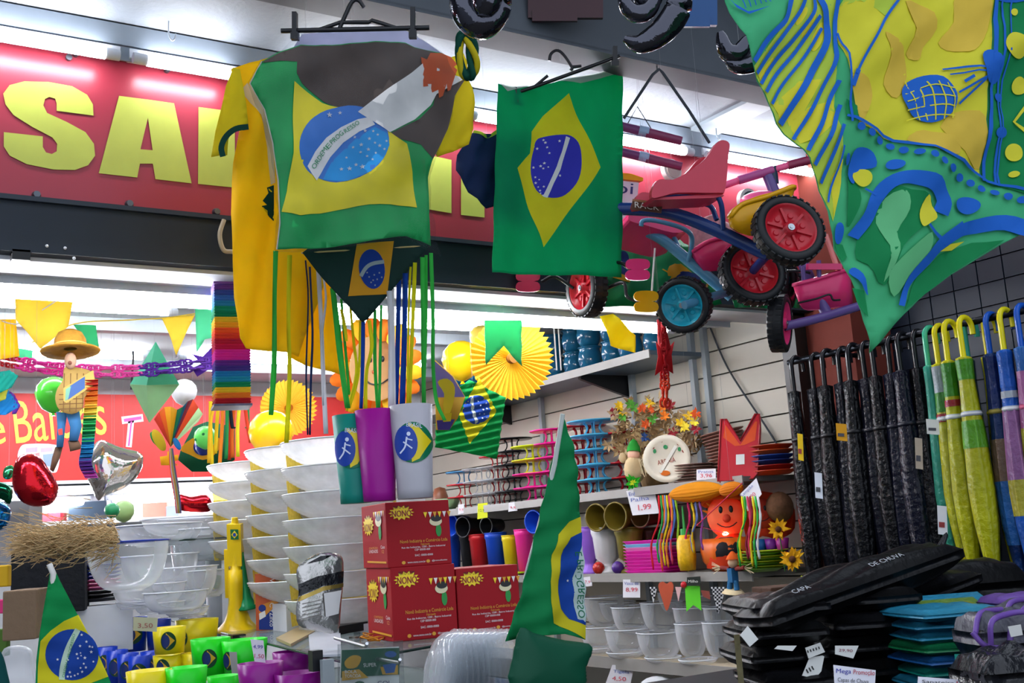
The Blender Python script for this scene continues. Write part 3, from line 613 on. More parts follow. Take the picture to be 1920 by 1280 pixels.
swirl('dark foil balloon peeking out beside the printed scarf', 1390, 120, 2.3, [([(1362,115,0),(1385,124,0),(1415,118,0),(1430,100,0)], .016, .02), ([(1350,60,0),(1362,95,0),(1385,100,0),(1405,70,0)], .018, .022)])
MB().box(Q(1300, 5, 2.9), (.12, .02, .12), (right, fwd, up)).box(Q(1305, 40, 2.89), (.07, .015, .03), (right, fwd, up)).build('blue_package', mat('#1a4a80', 'plastic'), None, 'blue package hung in the dark canopy above the tricycles', 'package')
MB().box(Q(1060, 0, 3.0), (.2, .02, .1), (right, fwd, up)).box(Q(1040, 30, 2.99), (.12, .015, .03), (right, fwd, up)).build('maroon_package', mat('#3b1822', 'plastic'), None, 'maroon package hung in the dark canopy above the flag', 'package')
# ================================================================ TRICYCLES HUNG OVER THE OPENING
TIRE = mat('#121418', 'plastic', rough=.5)
def wheel(parent, c, axis, R, wdt, rim, hub=True):
    """tyre with knobs, dished rim with five ribs, hub"""
    c = Vector(c); a = Vector(axis).normalized(); mb = MB(); u, v, a = mb.frame(a)
    mb.lathe([(R * .74, -wdt / 2), (R * .9, -wdt / 2), (R * .98, -wdt * .36), (R, 0), (R * .98, wdt * .36), (R * .9, wdt / 2), (R * .74, wdt / 2), (R * .72, 0), (R * .74, -wdt / 2)], c, a, 36)
    for i in range(30):
        t = 2 * math.pi * i / 30; e = u * math.cos(t) + v * math.sin(t); f = a.cross(e)
        for sgn in (-1, 1): mb.box(c + e * R * .985 + a * sgn * wdt * .26, (R * .035, R * .13, wdt * .36), (e, f, a))
    w_ = mb.build('wheel', TIRE, parent)
    rb = MB().lathe([(R * .74, -wdt * .46), (R * .68, -wdt * .4), (R * .62, -wdt * .15), (R * .2, -wdt * .1), (R * .18, -wdt * .45), (0, -wdt * .46)], c, a, 30).lathe([(R * .74, wdt * .46), (R * .68, wdt * .4), (R * .62, wdt * .15), (R * .2, wdt * .1), (R * .18, wdt * .45), (0, wdt * .46)], c, a, 30)
    for i in range(6):
        t = 2 * math.pi * i / 6 + .3; e = u * math.cos(t) + v * math.sin(t)
        for sgn in (-1, 1):
            rb.box(c + e * R * .42 + a * sgn * wdt * .17, (R * .44, R * .07, wdt * .2), (e, a.cross(e), a))
            e2 = u * math.cos(t + .5) + v * math.sin(t + .5); rb.cyl(c + e2 * R * .42 + a * sgn * wdt * .1, c + e2 * R * .42 + a * sgn * wdt * .2, R * .1, R * .07, 10)
    r = rb.build('rim', rim, w_)
    if hub: MB().cyl(c - a * wdt * .52, c + a * wdt * .52, R * .1, n=10).cyl(c - a * wdt * .56, c + a * wdt * .56, R * .05, n=6).build('hub_nut', mat('#aab0b5', 'metal', rough=.3), w_)
    return w_
def bucket(parent, rim_pts, bot_pts, m, name='rear_bucket'):
    """open tub: outline at the rim and at the floor (3-D points, same count)"""
    A = smooth_closed([tuple(p) for p in rim_pts], 4); B = smooth_closed([tuple(p) for p in bot_pts], 4); n = len(A)
    mb = MB().add([Vector(p) for p in A + B], [(i, (i + 1) % n, n + (i + 1) % n, n + i) for i in range(n)], True); mb.add([Vector(p) for p in B], [tuple(range(n))])
    mb.tube([Vector(p) for p in A], .004, 5, closed=True)
    o = mb.build(name, m, parent); md = o.modifiers.new('thickness', 'SOLIDIFY'); md.thickness = .003; return o
TB = mat('#1c3a78', 'plastic', rough=.25); TL = mat('#4f87a6', 'plastic', rough=.3); TPU = mat('#5d4a86', 'plastic', rough=.3)
REDP = mat('#b51f2c', 'plastic', rough=.25); SEATR = mat('#c0354a', 'plastic', rough=.35); PINK = mat('#d6336c', 'plastic', rough=.3); YEB = mat('#e0a412', 'plastic', rough=.3); CY = mat('#1d93ab', 'plastic', rough=.25); PINKL = mat('#ee5f93', 'plastic', rough=.3)
def tp(parent, name, pts, r, m, n=10): return MB().tube(smooth_open([Q(*p) for p in pts], 6) if len(pts) > 2 else [Q(*p) for p in pts], r, n).build(name, m, parent)
def pedal(parent, c, d, m, sx=18, sy=20):
    o = MB(); s_ = px_sheet(*c, d, (.2, -1, .1))
    for dy in (-.5, .5): o.prism([s_.at(x, y) for x, y in smooth_closed([(c[0]-sx, c[1]+dy*sy*1.0-sy*.42), (c[0]+sx, c[1]+dy*sy*1.0-sy*.42), (c[0]+sx*1.05, c[1]+dy*sy+sy*.42), (c[0]-sx*1.05, c[1]+dy*sy+sy*.42)], 4)], fwd * .02)
    return o.build('pedal', m, parent)
# blue tricycle
t1 = thing('tricycle', 'blue framed tricycle with red seat, yellow bucket and red wheels', 'tricycle', Q(1410, 560, 3.1), 'tricycles hung over the opening')
ax = Q(1478, 432, 2.98) - Q(1408, 512, 3.22)
tp(t1, 'frame_tube', [(1130, 392, 3.22), (1190, 392, 3.2), (1260, 400, 3.18), (1340, 430, 3.16), (1440, 478, 3.12)], .019, TB, 12)
wheel(t1, Q(1478, 432, 2.98), ax, .098, .042, REDP); wheel(t1, Q(1410, 512, 3.24), ax, .098, .042, REDP)
MB().cyl(Q(1478, 432, 2.98), Q(1408, 512, 3.24), .013, n=10).build('axle', TB, t1)
tp(t1, 'seat_support', [(1232, 388, 3.12), (1236, 370, 3.12), (1256, 366, 3.12), (1310, 370, 3.12), (1336, 362, 3.12), (1352, 382, 3.12), (1356, 430, 3.14)], .0075, TB, 8)
tp(t1, 'seat_support', [(1240, 384, 3.2), (1290, 382, 3.2), (1330, 385, 3.2), (1344, 412, 3.18)], .0075, TB, 8)
# seat: pan with raised back
sp = px_sheet(1290, 340, 3.1, (-.1, -1, .1)); seat = MB()
seat.prism([sp.at(x, y, .03) for x, y in smooth_closed([(1211,378),(1214,356),(1226,344),(1250,345),(1282,328),(1312,305),(1330,278),(1344,271),(1356,278),(1354,300),(1348,362),(1335,369),(1260,369),(1230,376)], 3)], -sp.n * .012)
seat.prism([sp.at(x, y, .02) for x, y in ((1214,376),(1345,368),(1350,372),(1330,376),(1220,380))], -sp.n * .07)
seat.prism([sp.at(x, y, -.06) for x, y in smooth_closed([(1211,378),(1214,356),(1226,344),(1250,345),(1282,328),(1312,305),(1334,281),(1352,285),(1348,362),(1335,369),(1260,369)], 3)], -sp.n * .012)
seat.prism([sp.at(x, y, .02) for x, y in ((1346,273),(1356,278),(1349,368),(1342,366))], -sp.n * .07)
seat.build('seat', SEATR, t1)
bucket(t1, [Q(1368,408,3.08), Q(1390,384,3.08), Q(1440,368,3.08), Q(1486,350,3.09), Q(1480,358,3.24), Q(1420,372,3.25), Q(1375,395,3.22)], [Q(1370,424,3.09), Q(1404,440,3.09), Q(1440,430,3.1), Q(1470,410,3.12), Q(1465,412,3.2), Q(1430,430,3.21), Q(1390,436,3.2)], YEB)
ssh = px_sheet(1212, 388, 3.05, (-.1, -1, .12))
st_ = MB(); ssh.fill([(1186,373),(1243,380),(1240,400),(1183,393)], 0, 0, st_); st_.m(1); ssh.text('RACK', 1190, 389, 46, 11, .001, st_, (.99, .13), (-.05, -1)); st_.m(2); ssh.fill([(1186,373),(1243,380),(1242,384),(1185,377)], 0, .001, st_)
st_.build('sticker', [mat('#4a2d22', 'plastic'), mat('#c9c4bc', 'plastic'), mat('#8a5a3c', 'plastic')], t1)
tp(t1, 'fork', [(1125, 385, 3.22), (1118, 450, 3.22), (1114, 500, 3.2)], .012, TB)
tp(t1, 'crank', [(1120, 500, 3.2), (1160, 492, 3.14), (1182, 505, 3.12)], .005, BLK); pedal(t1, (1196, 505), 3.1, PINK)
# light blue tricycle
t2 = thing('tricycle', 'light blue framed tricycle with cyan wheel and pink seat hung below the blue one', 'tricycle', Q(1285, 620, 3.3), 'tricycles hung over the opening')
tp(t2, 'frame_tube', [(1110, 410, 3.42), (1170, 424, 3.4), (1230, 442, 3.38), (1300, 496, 3.36), (1372, 556, 3.34)], .017, TL, 12)
tp(t2, 'axle', [(1283, 572, 3.24), (1310, 564, 3.27), (1372, 545, 3.34), (1440, 524, 3.44)], .013, TL, 10)
ax2 = Q(1283, 572, 3.24) - Q(1440, 524, 3.44)
wheel(t2, Q(1282, 571, 3.28), ax2.normalized() * .75 + (-fwd) * .9, .083, .045, CY)
wheel(t2, Q(1446, 522, 3.5), ax2.normalized() * .75 + (-fwd) * .9, .083, .045, CY)
s2 = px_sheet(1240, 420, 3.36, (-.1, -1, .3))
MB().prism([s2.at(x, y) for x, y in smooth_closed([(1179,404),(1185,398),(1240,412),(1292,424),(1288,432),(1262,436),(1210,422),(1182,414)], 3)], -s2.n * .14).build('seat', PINK, t2)
tp(t2, 'seat_support', [(1202, 424, 3.3), (1206, 414, 3.3), (1230, 414, 3.3), (1280, 428, 3.3), (1298, 448, 3.32), (1290, 490, 3.34)], .007, TL, 8)
tp(t2, 'seat_support', [(1230, 436, 3.4), (1260, 442, 3.4), (1272, 462, 3.38)], .007, TL, 8)
bucket(t2, [Q(1296,474,3.34), Q(1330,452,3.34), Q(1372,446,3.35), Q(1384,455,3.4), Q(1378,452,3.52), Q(1330,452,3.52)], [Q(1316,506,3.35), Q(1340,506,3.35), Q(1358,503,3.36), Q(1364,500,3.4), Q(1360,498,3.48), Q(1330,500,3.48)], PINK)
ax3 = right * .88 + fwd * .45
wheel(t2, Q(1100, 540, 3.36), ax3, .088, .05, REDP)
tp(t2, 'fork', [(1118, 400, 3.42), (1112, 470, 3.38), (1105, 540, 3.36)], .011, TL)
tp(t2, 'crank', [(1128, 545, 3.33), (1168, 530, 3.28), (1176, 556, 3.26), (1200, 566, 3.24)], .005, BLK); pedal(t2, (1212, 565), 3.22, YEB)
tp(t2, 'crank', [(1075, 540, 3.4), (1040, 518, 3.42), (1015, 528, 3.42)], .005, BLK); pedal(t2, (990, 527), 3.42, mat('#b32a4a', 'plastic'))
# purple tricycle
t3 = thing('tricycle', 'purple framed tricycle with pink bucket hung beside the printed scarf', 'tricycle', Q(1462, 650, 3.3), 'tricycles hung over the opening')
tp(t3, 'frame_tube', [(1440, 330, 3.5), (1480, 430, 3.45), (1515, 515, 3.4), (1552, 592, 3.36)], .017, TPU, 12)
tp(t3, 'axle', [(1470, 612, 3.3), (1540, 595, 3.34), (1640, 565, 3.42)], .014, TPU, 10)
ax4 = (Q(1470, 612, 3.3) - Q(1640, 565, 3.42))
ax4 = right * .86 - fwd * .4
wheel(t3, Q(1462, 606, 3.28), ax4, .085, .045, PINK)
wheel(t3, Q(1474, 532, 3.5), ax4, .075, .04, PINK)
bucket(t3, [Q(1490,534,3.36), Q(1535,522,3.36), Q(1582,508,3.37), Q(1590,512,3.5), Q(1540,520,3.52), Q(1500,530,3.5)], [Q(1500,568,3.36), Q(1516,580,3.36), Q(1588,572,3.38), Q(1592,570,3.48), Q(1540,574,3.5), Q(1510,576,3.48)], PINK)
tp(t3, 'handle', [(1495, 568, 3.34), (1530, 560, 3.33), (1555, 552, 3.33), (1562, 562, 3.33), (1575, 562, 3.34)], .003, BLK)
tp(t3, 'seat_support', [(1505, 500, 3.36), (1508, 530, 3.36), (1513, 535, 3.36)], .007, TPU, 8); tp(t3, 'seat_support', [(1535, 488, 3.36), (1536, 520, 3.36)], .007, TPU, 8)
tp(t3, 'handlebar', [(1345, 352, 3.5), (1395, 335, 3.5), (1450, 318, 3.5), (1510, 302, 3.5)], .011, PINKL)
tp(t3, 'grip', [(1385, 338, 3.495), (1450, 318, 3.495)], .0135, mat('#a9508a', 'plastic')); tp(t3, 'grip', [(1478, 310, 3.495), (1525, 298, 3.495)], .0135, mat('#8c2f4e', 'plastic'))
tp(t3, 'stem', [(1448, 312, 3.5), (1452, 345, 3.5)], .014, mat('#2c3a4e', 'plastic'))
MB().ball(Q(1432, 378, 3.5), .075, 20, (1.0, .8, .45), (right, fwd, up)).build('seat', PINKL, t3)
tp(t3, 'bar', [(1548, 440, 3.5), (1580, 530, 3.45)], .008, mat('#d97f7a', 'plastic'))
tp(t3, 'crank', [(1475, 508, 3.38), (1500, 508, 3.37), (1520, 512, 3.36)], .004, BLK); MB().box(Q(1545, 500, 3.36), (.1, .03, .018), (right, fwd, up)).build('pedal', PINK, t3)
# handlebar ends of the trikes behind the flag
for y, d_, lb in ((248, 3.4, 'purple handlebar grip in front of the upper tube lamp'), (296, 3.5, 'purple handlebar grip just below the tube lamp')):
    g = thing('handlebar', lb, 'handlebar', Q(1210, y, d_))
    MB().cyl(Q(1120, y - 22, d_), Q(1212, y, d_), .014, n=10).build('grip', mat('#6a3566', 'plastic'), g); MB().cyl(Q(1198, y - 4, d_), Q(1216, y, d_), .0155, n=10).build('band', mat('#8fa3c0', 'plastic'), g); MB().cyl(Q(1212, y, d_), Q(1278, y + 16, d_), .015, .013, 10).build('end_grip', mat('#7b3558', 'plastic'), g)
# hanging ropes and hooks
ROPE = mat('#3b4046', 'matte')
wire('hanging_rope', [Q(1170, 222, 3.2), Q(1224, 140, 3.2), Q(1236, 130, 3.2), Q(1242, 136, 3.2), Q(1290, 205, 3.2), Q(1330, 268, 3.18)], .0045, ROPE, 'dark rope loop that holds the blue tricycle up', 'rope', sm=False)
wire('rope_hook', [Q(1232, 134, 3.2), P(1231, 112, Z=CZ)], .002, STEEL, 'small hook at the top of the dark rope loop', 'hook')
wire('cord_triangle', [Q(1175, 235, 3.5), Q(1195, 200, 3.5), Q(1222, 243, 3.5)], .002, ROPE, 'thin cord triangle left of the rope loop', 'cord', sm=False)
wire('thin_wire', [Q(1300, 215, 3.4), Q(1320, 262, 3.4)], .0012, STEEL, 'thin steel wire beside the rope loop', 'wire')
for x, y, lb in ((1342, 235, 'steel ceiling hook right of the red tricycle seat'), (1262, 236, 'double steel ceiling hook above the purple grips'), (316, 40, 'small wire hook in the soffit above the left tube lamps'), (1455, 285, 'steel hook by the right end of the top tube lamp')):
    p = P(x, y, Z=CZ); q = [p, p + Vector((0, 0, -.035)), p + Vector((.008, 0, -.05)), p + Vector((.016, 0, -.042)), p + Vector((.017, 0, -.03))]
    wire('ceiling_hook', q, .0022, mat('#c7ccd2', 'metal', rough=.3), lb, 'hook')
# price card under yellow bar, round stickers, packed flags behind the trikes
pc = px_sheet(1175, 385, 3.6, FR['facade'])
t = thing('price_card', 'white handwritten price card with yellow top behind the hanging flag', 'sign', Q(1175, 440, 3.6))
MB().prism([pc.at(x, y) for x, y in ((1130,335),(1198,342),(1188,440),(1130,440))], (0, .004, 0)).build('card', mat('#d8d6de', 'matte'), t)
MB().prism([pc.at(x, y, .004) for x, y in ((1130,322),(1182,326),(1205,334),(1204,340),(1130,333))], (0, .02, 0)).build('top_bar', YEB, t)
decal('writing', pc, [(mat('#3a3f70', 'matte'), [txt(pc, 'oi', 1152, 362, 34, 20, -4), txt(pc, 'un', 1160, 396, 28, 16, -4)])], t, cell=0)
for (x, y, r, lb) in ((1407, 377, 24, 'dark round disc with white rim behind the tricycles'), (1262, 318, 20, 'pale round disc behind the red tricycle seat')):
    c = P(x, y, Y=2.7); t = thing('wheel_cover', lb, 'disc', c)
    MB().cyl(c, c + Vector((0, .02, 0)), r / F * depth(c) * 1.05, n=24).build('rim', mat('#c9c6c2', 'plastic'), t)
    MB().cyl(c + Vector((0, -.004, 0)), c, r / F * depth(c) * .8, n=20).build('face', mat('#39434a' if r > 22 else '#b9aaa2', 'plastic'), t)
PK = mat('#0c7a48', 'sheer', clear=.05); PKY = mat('#b98e22', 'cloth'); PKB = mat('#1a2a5e', 'cloth')
def packflag(label, out, d, layers, nrm=(.05, -1, .05)):
    s_ = px_sheet(out[0][0], out[0][1], d, nrm, folds((4, 15, 60, 0), (2, 70, 35, 1)))
    t = thing('packed_flag', label, 'flag', s_.hit(out[-1][0], out[-1][1]), 'folded green flags behind the tricycles')
    cloth('cloth', s_, out, PK, parent=t, cell=16)
    if layers: decal('print', s_, layers, t, cell=16)
packflag('green folded flag with ochre diamond behind the light blue tricycle', [(1160,420),(1240,430),(1330,480),(1345,560),(1330,575),(1128,574),(1135,500)], 3.62, [(PKY, [[(1165,470),(1195,500),(1178,530),(1150,520)], [(1240,505),(1275,490),(1300,515),(1255,530)], [(1310,540),(1330,530),(1328,548)]]), (PKB, [ell(1168, 495, 12, 25), smooth_closed([(1262,528),(1280,508),(1310,520),(1300,540),(1275,545)], 3)])])
packflag('green folded flag sticking out below the hanging flag', [(953,508),(1060,515),(1135,520),(1130,545),(1040,543),(955,540)], 3.5, [(YLW, [[(1005,518),(1035,516),(1022,524)]])])
packflag('green folded flag below the red tricycle wheels', [(1372,545),(1500,560),(1500,578),(1380,576)], 3.7, [])
packflag('green folded flag right of the cyan wheel', [(1305,545),(1345,540),(1352,570),(1310,578)], 3.6, [])
MB().tube([Q(1228, 465, 3.3), Q(1222, 548, 3.3)], .003, 5).build('white_string', WHT, None, 'white string hanging left of the cyan tricycle wheel', 'cord')
pb = px_sheet(1330, 440, 3.66, FR['facade'])
cloth('spotted_bag', px_sheet(1330, 440, 3.66, FR['facade'], folds((5, 30, 60, 0))), [(1285,420),(1340,400),(1380,432),(1366,452),(1318,462),(1292,470)], mat('#c49aa0', 'sheer', clear=.1, var=.4, scale=60), 'pinkish spotted plastic bag behind the tricycle frames', 'bag')
# yellow paper pennant and red honeycomb chain at the tube lamp end
yp = px_sheet(1160, 625, 3.6, (-.3, -1, 0), folds((4, 40, 60, 0)))
cloth('paper_pennant', yp, [(1126,592),(1150,588),(1192,628),(1190,662),(1146,648)], mat('#e2cf22', 'cloth', tr=.4), 'yellow paper pennant at the right end of the lintel lamp', 'pennant', cell=12)
# ================================================================ PARTY GOODS HUNG INSIDE
FAC = (.05, -1, 0)
def edge_dist(x, y, pts):
    b = 1e9; p = Vector((x, y))
    for i in range(len(pts)):
        a = Vector(pts[i]); c = Vector(pts[(i + 1) % len(pts)]); ab = c - a; t = max(0, min(1, (p - a).dot(ab) / max(1e-9, ab.dot(ab)))); b = min(b, (p - a - ab * t).length)
    return b
def puff_h(out, k):
    xs = [p[0] for p in out]; ys = [p[1] for p in out]; dm = 1
    for i in range(1, 16):
        for j in range(1, 16):
            x = min(xs) + (max(xs) - min(xs)) * i / 16; y = min(ys) + (max(ys) - min(ys)) * j / 16
            if inpoly(x, y, out): dm = max(dm, edge_dist(x, y, out))
    def h(x, y):
        t = min(1, edge_dist(x, y, out) / (dm * 1.02)); return dm * k * .26 * math.sqrt(max(0, 1 - (1 - t) ** 2))
    return h
def puffy(name, out, d, m, label, cat='balloon', k=3.2, cell=6, parent=None, nrm=FAC, group=None):
    """inflated foil outline, bulging on both sides"""
    h = puff_h(out, k)
    mb = MB()
    for sg_ in (1, -1):
        s_ = px_sheet(*out[0], d, nrm, (lambda x, y: sg_ * h(x, y))); s_.fill(out, cell, 0, mb)
    o = mb.build(name, m, parent, None if parent else label, None if parent else cat, group)
    return o
def balloon(label, x, y, r_px, d, m, knot=True, group='round party balloons'):
    R = r_px * d / F; c = Q(x, y, d); t = thing('balloon', label, 'balloon', c - Vector((0, 0, R * 1.1)), group)
    MB().lathe([(0, -R * 1.08), (R * .25, -R * 1.0), (R * .62, -R * .78), (R * .9, -R * .35), (R, .08 * R), (R * .9, R * .5), (R * .6, R * .85), (R * .28, R * .99), (0, R * 1.03)], c, (0, 0, 1), 24).build('skin', m, t)
    if knot: MB().cyl(c - Vector((0, 0, R * 1.05)), c - Vector((0, 0, R * 1.2)), R * .05, R * .14, 8).build('knot', m, t)
    return t
def paper_fan(label, x, y, R_px, d, mo, mi, a0=0, a1=360, teeth=38, nrm=FAC):
    s_ = px_sheet(x, y, d, nrm); t = thing('paper_fan', label, 'paper fan', s_.hit(x, y + R_px), 'yellow pleated paper fans')
    mb = MB(); V = []; Fc = []; n = teeth * 2; full = a1 - a0 >= 360; rr = (.12, .35, .62, .9, 1.0)
    for i in range(n + (0 if full else 1)):
        a = math.radians(a0 + (a1 - a0) * i / n)
        for j, q in enumerate(rr):
            r = R_px * q * (1.0 if j < 4 else (1.04 if i % 2 else .97)); V.append(s_.at(x + r * math.cos(a), y - r * math.sin(a), (.0045 if i % 2 else -.0045) * (.3 + q)))
    M_ = n if full else n
    for i in range(M_):
        k = (i + 1) % n if full else i + 1
        for j in range(len(rr) - 1): Fc.append((i * 5 + j, i * 5 + j + 1, k * 5 + j + 1, k * 5 + j))
    mb.add(V, Fc); mb.build('pleats', mo, t); MB().cyl(s_.at(x, y, .016), s_.at(x, y, -.01), R_px * .13 * d / F, n=14).build('centre', mi, t)
    return t
def card(name, out, d, m, label, cat, nrm=FAC, th=.002, parent=None, fold=None, cell=12, group=None):
    return cloth(name, px_sheet(*out[0], d, nrm, fold), out, m, None if parent else label, None if parent else cat, parent, cell, th, group)
PYL = mat('#e6cf52', 'cloth', tr=.5); PGR = mat('#4fb98a', 'cloth', tr=.5); PLT = mat('#b9d9a8', 'cloth', tr=.5)
# bunting
pens = [([(27,540),(140,546),(128,612),(76,654),(30,598)], PYL, 3.35, 'large pale yellow pennant above the straw-hatted puppet'),
        ([(-20,600),(30,598),(36,668),(-20,676)], mat('#e8c52a', 'cloth', tr=.5), 3.4, 'yellow pennant at the left edge of the picture'),
        ([(304,596),(366,590),(352,618),(331,666),(322,640)], PYL, 3.58, 'small yellow pennant left of the rainbow lantern'),
        ([(366,570),(402,570),(402,632),(384,636),(368,662)], PGR, 3.4, 'pale green swallowtail pennant touching the rainbow lantern'),
        ([(138,608),(180,610),(186,650),(172,655),(160,640)], PGR, 3.6, 'pale green pennant behind the straw hat'),
        ([(29,652),(62,657),(60,676),(28,670)], PGR, 4.2, 'small green paper scrap above the pink chain')]
for o_, m_, d_, lb in pens: card('paper_pennant', o_, d_, m_, lb, 'pennant', fold=folds((2, 20, 50, 0)), group='paper pennants inside the shop')
wire('bunting_string', [Q(60, 642, 3.7), Q(140, 607, 3.65), Q(240, 600, 3.6), Q(308, 596, 3.6), Q(366, 588, 3.55), Q(402, 586, 3.52)], .002, PYL, 'thin yellow string carrying the inside pennants', 'string')
wire('bunting_string', [Q(0, 600, 3.42), Q(20, 606, 3.41), Q(45, 602, 3.4), Q(130, 548, 3.36)], .002, WHT, 'thin pale string behind the large yellow pennant', 'string')
# straw-hatted cardboard puppet with rainbow accordion paper
pu = thing('scarecrow_puppet', 'cardboard scarecrow puppet with straw hat, plaid shirt and rainbow paper tail', 'puppet', Q(130, 885, 3.3))
D = 3.3; STRAW = mat('#b5822e', 'rough', var=.35, scale=60); hc = Q(132, 655, D)
MB().lathe([(.018, .002), (.05, -.006), (.082, -.008), (.084, -.004), (.05, .002), (.046, .006), (.044, .03), (.034, .05), (.015, .06), (0, .062)], hc, (0, .12, 1), 28).build('hat', STRAW, pu)
MB().torus(hc + Vector((0, 0, .012)), (0, .12, 1), .0455, .0025, 24, 6).build('hat_band', mat('#e0c874', 'cloth'), pu)
MB().ball(Q(132, 676, D), .022, 14, (.8, .6, 1.15), (right, fwd, up)).build('head', mat('#b58f76', 'matte'), pu)
MB().ball(Q(131, 680, D - .014), .006, 8).build('nose', mat('#7a4a3a', 'matte'), pu)
ps2 = px_sheet(122, 688, D, FAC)
card('torso', smooth_closed([(122,688),(150,690),(172,698),(178,722),(158,745),(155,765),(135,776),(112,768),(104,748),(108,728),(118,712)], 3), D, mat('#b99a5a', 'cloth'), '', '', parent=pu, th=.006)
plaid = [band([(108 + i * 12, 700), (106 + i * 12, 772)], 1.5) for i in range(1, 5)] + [band([(110, 740 + i * 9), (156, 738 + i * 9)], 1.5) for i in range(4)]
decal('plaid', ps2, [(mat('#6b4a2a', 'matte'), plaid)], pu, cell=0, off0=.004)
decal('book', ps2, [(mat('#b59a52', 'matte'), [[(118,752),(118,728),(160,702),(174,694),(177,720),(124,756)]]), (mat('#3f5b8e', 'matte'), [[(126,750),(130,724),(158,706),(158,728)]]), (mat('#6fa08a', 'matte'), [[(121,752),(122,730),(132,724),(127,748)]])], pu, cell=0, off0=.006)
for lg in ([(106,772),(126,774),(122,800),(118,838),(106,838),(108,800)], [(124,775),(148,768),(153,800),(146,826),(130,826),(132,800)]): card('trouser_leg', lg, D, mat('#3f78a8', 'cloth'), '', '', parent=pu, th=.006)
for lg in ([(104,838),(117,838),(112,858),(100,884),(94,880),(98,858)], [(128,826),(147,826),(152,836),(150,842),(132,846)]): card('boot', lg, D - .004, mat('#5a4434', 'matte'), '', '', parent=pu, th=.008)
decal('patch', ps2, [(mat('#b83a34', 'matte'), [[(108,805),(116,803),(117,815),(109,816)]])], pu, cell=0, off0=.005)
rb = ['#c43a2e', '#d9762a', '#e8a838', '#e6cf52', '#2fa35a', '#1f8f5c', '#2793c4', '#2a7fb8', '#6b3f9e', '#54338a', '#c04fb0']
path = [(172, 712), (171, 750), (168, 790), (164, 840), (160, 870), (172, 896)]; q = smooth_open([Vector(p) for p in path], 8); n = len(q)
for i, c_ in enumerate(rb):
    mb = MB()
    for j in range(4):
        u0 = (i * 4 + j) / (len(rb) * 4) * (n - 1); a = q[int(u0)]; u1 = (i * 4 + j + 1) / (len(rb) * 4) * (n - 1); b = q[min(n - 1, int(u1) + 1)]
        za = .012 if j % 2 else -.012
        A = [Q(a.x - 12, a.y, D + .03 + za), Q(a.x + 12, a.y - 1, D + .03 + za), Q(b.x + 12, b.y - 1, D + .03 - za), Q(b.x - 12, b.y, D + .03 - za)]
        mb.add(A, [(0, 1, 2, 3)])
    o = mb.build('paper_fold', mat(c_, 'cloth', tr=.3), pu); o.modifiers.new('thickness', 'SOLIDIFY').thickness = .001
# balloons
balloon('lime green balloon behind the scarecrow puppet', 100, 740, 33, 3.9, mat('#4cc23a', 'plastic', rough=.2))
balloon('yellow balloon below the yellow paper fan by the silver bowls', 508, 812, 42, 3.5, mat('#f0bc14', 'plastic', rough=.25))
balloon('round yellow balloon left of the big paper fan', 865, 676, 37, 3.9, mat('#f0c818', 'plastic', rough=.2))
balloon('small pale yellow balloon above the big paper fan', 902, 632, 22, 4.0, mat('#e8cf5a', 'plastic', rough=.3))
balloon('white balloon behind the green paper lantern', 345, 735, 24, 4.4, mat('#c9c8cc', 'plastic', rough=.3))
puffy('foil_balloon', smooth_closed([(30,862),(52,850),(74,856),(92,880),(108,908),(106,932),(92,947),(62,949),(36,936),(23,905)], 3), 3.2, mat('#c01c28', 'foil', bs=22), 'shiny red heart foil balloon at lower left', group='foil balloons in the shop')
puffy('foil_balloon', smooth_closed([(178,832),(192,825),(225,838),(262,848),(268,866),(258,892),(232,915),(196,930),(184,938),(174,918),(162,890),(160,860)], 3), 3.5, mat('#d8cfc8', 'foil', rough=.08, bs=14), 'silver heart foil balloon behind the puppet tail', group='foil balloons in the shop')
puffy('foil_balloon', smooth_closed([(-30,940),(-5,938),(18,950),(20,970),(10,990),(-30,995)], 3), 3.2, mat('#1a6fb0', 'foil'), 'blue foil balloon cut by the left edge', group='foil balloons in the shop')
puffy('foil_balloon', smooth_closed([(-30,905),(10,905),(24,920),(18,945),(0,935),(-30,940)], 3), 3.3, mat('#0f5a3c', 'foil'), 'dark green foil balloon beside the red heart', group='foil balloons in the shop')
puffy('foil_balloon', smooth_closed([(8,878),(22,872),(28,885),(18,898),(6,895)], 3), 3.25, mat('#3fae72', 'foil'), 'small light green foil balloon left of the red heart', group='foil balloons in the shop')
puffy('foil_balloon', smooth_closed([(332,930),(340,926),(360,930),(385,926),(396,936),(396,952),(388,960),(345,958),(332,950)], 3), 4.4, mat('#c01c28', 'foil', rough=.2), 'red foil roll balloon below the dark green flag', group='foil balloons in the shop')
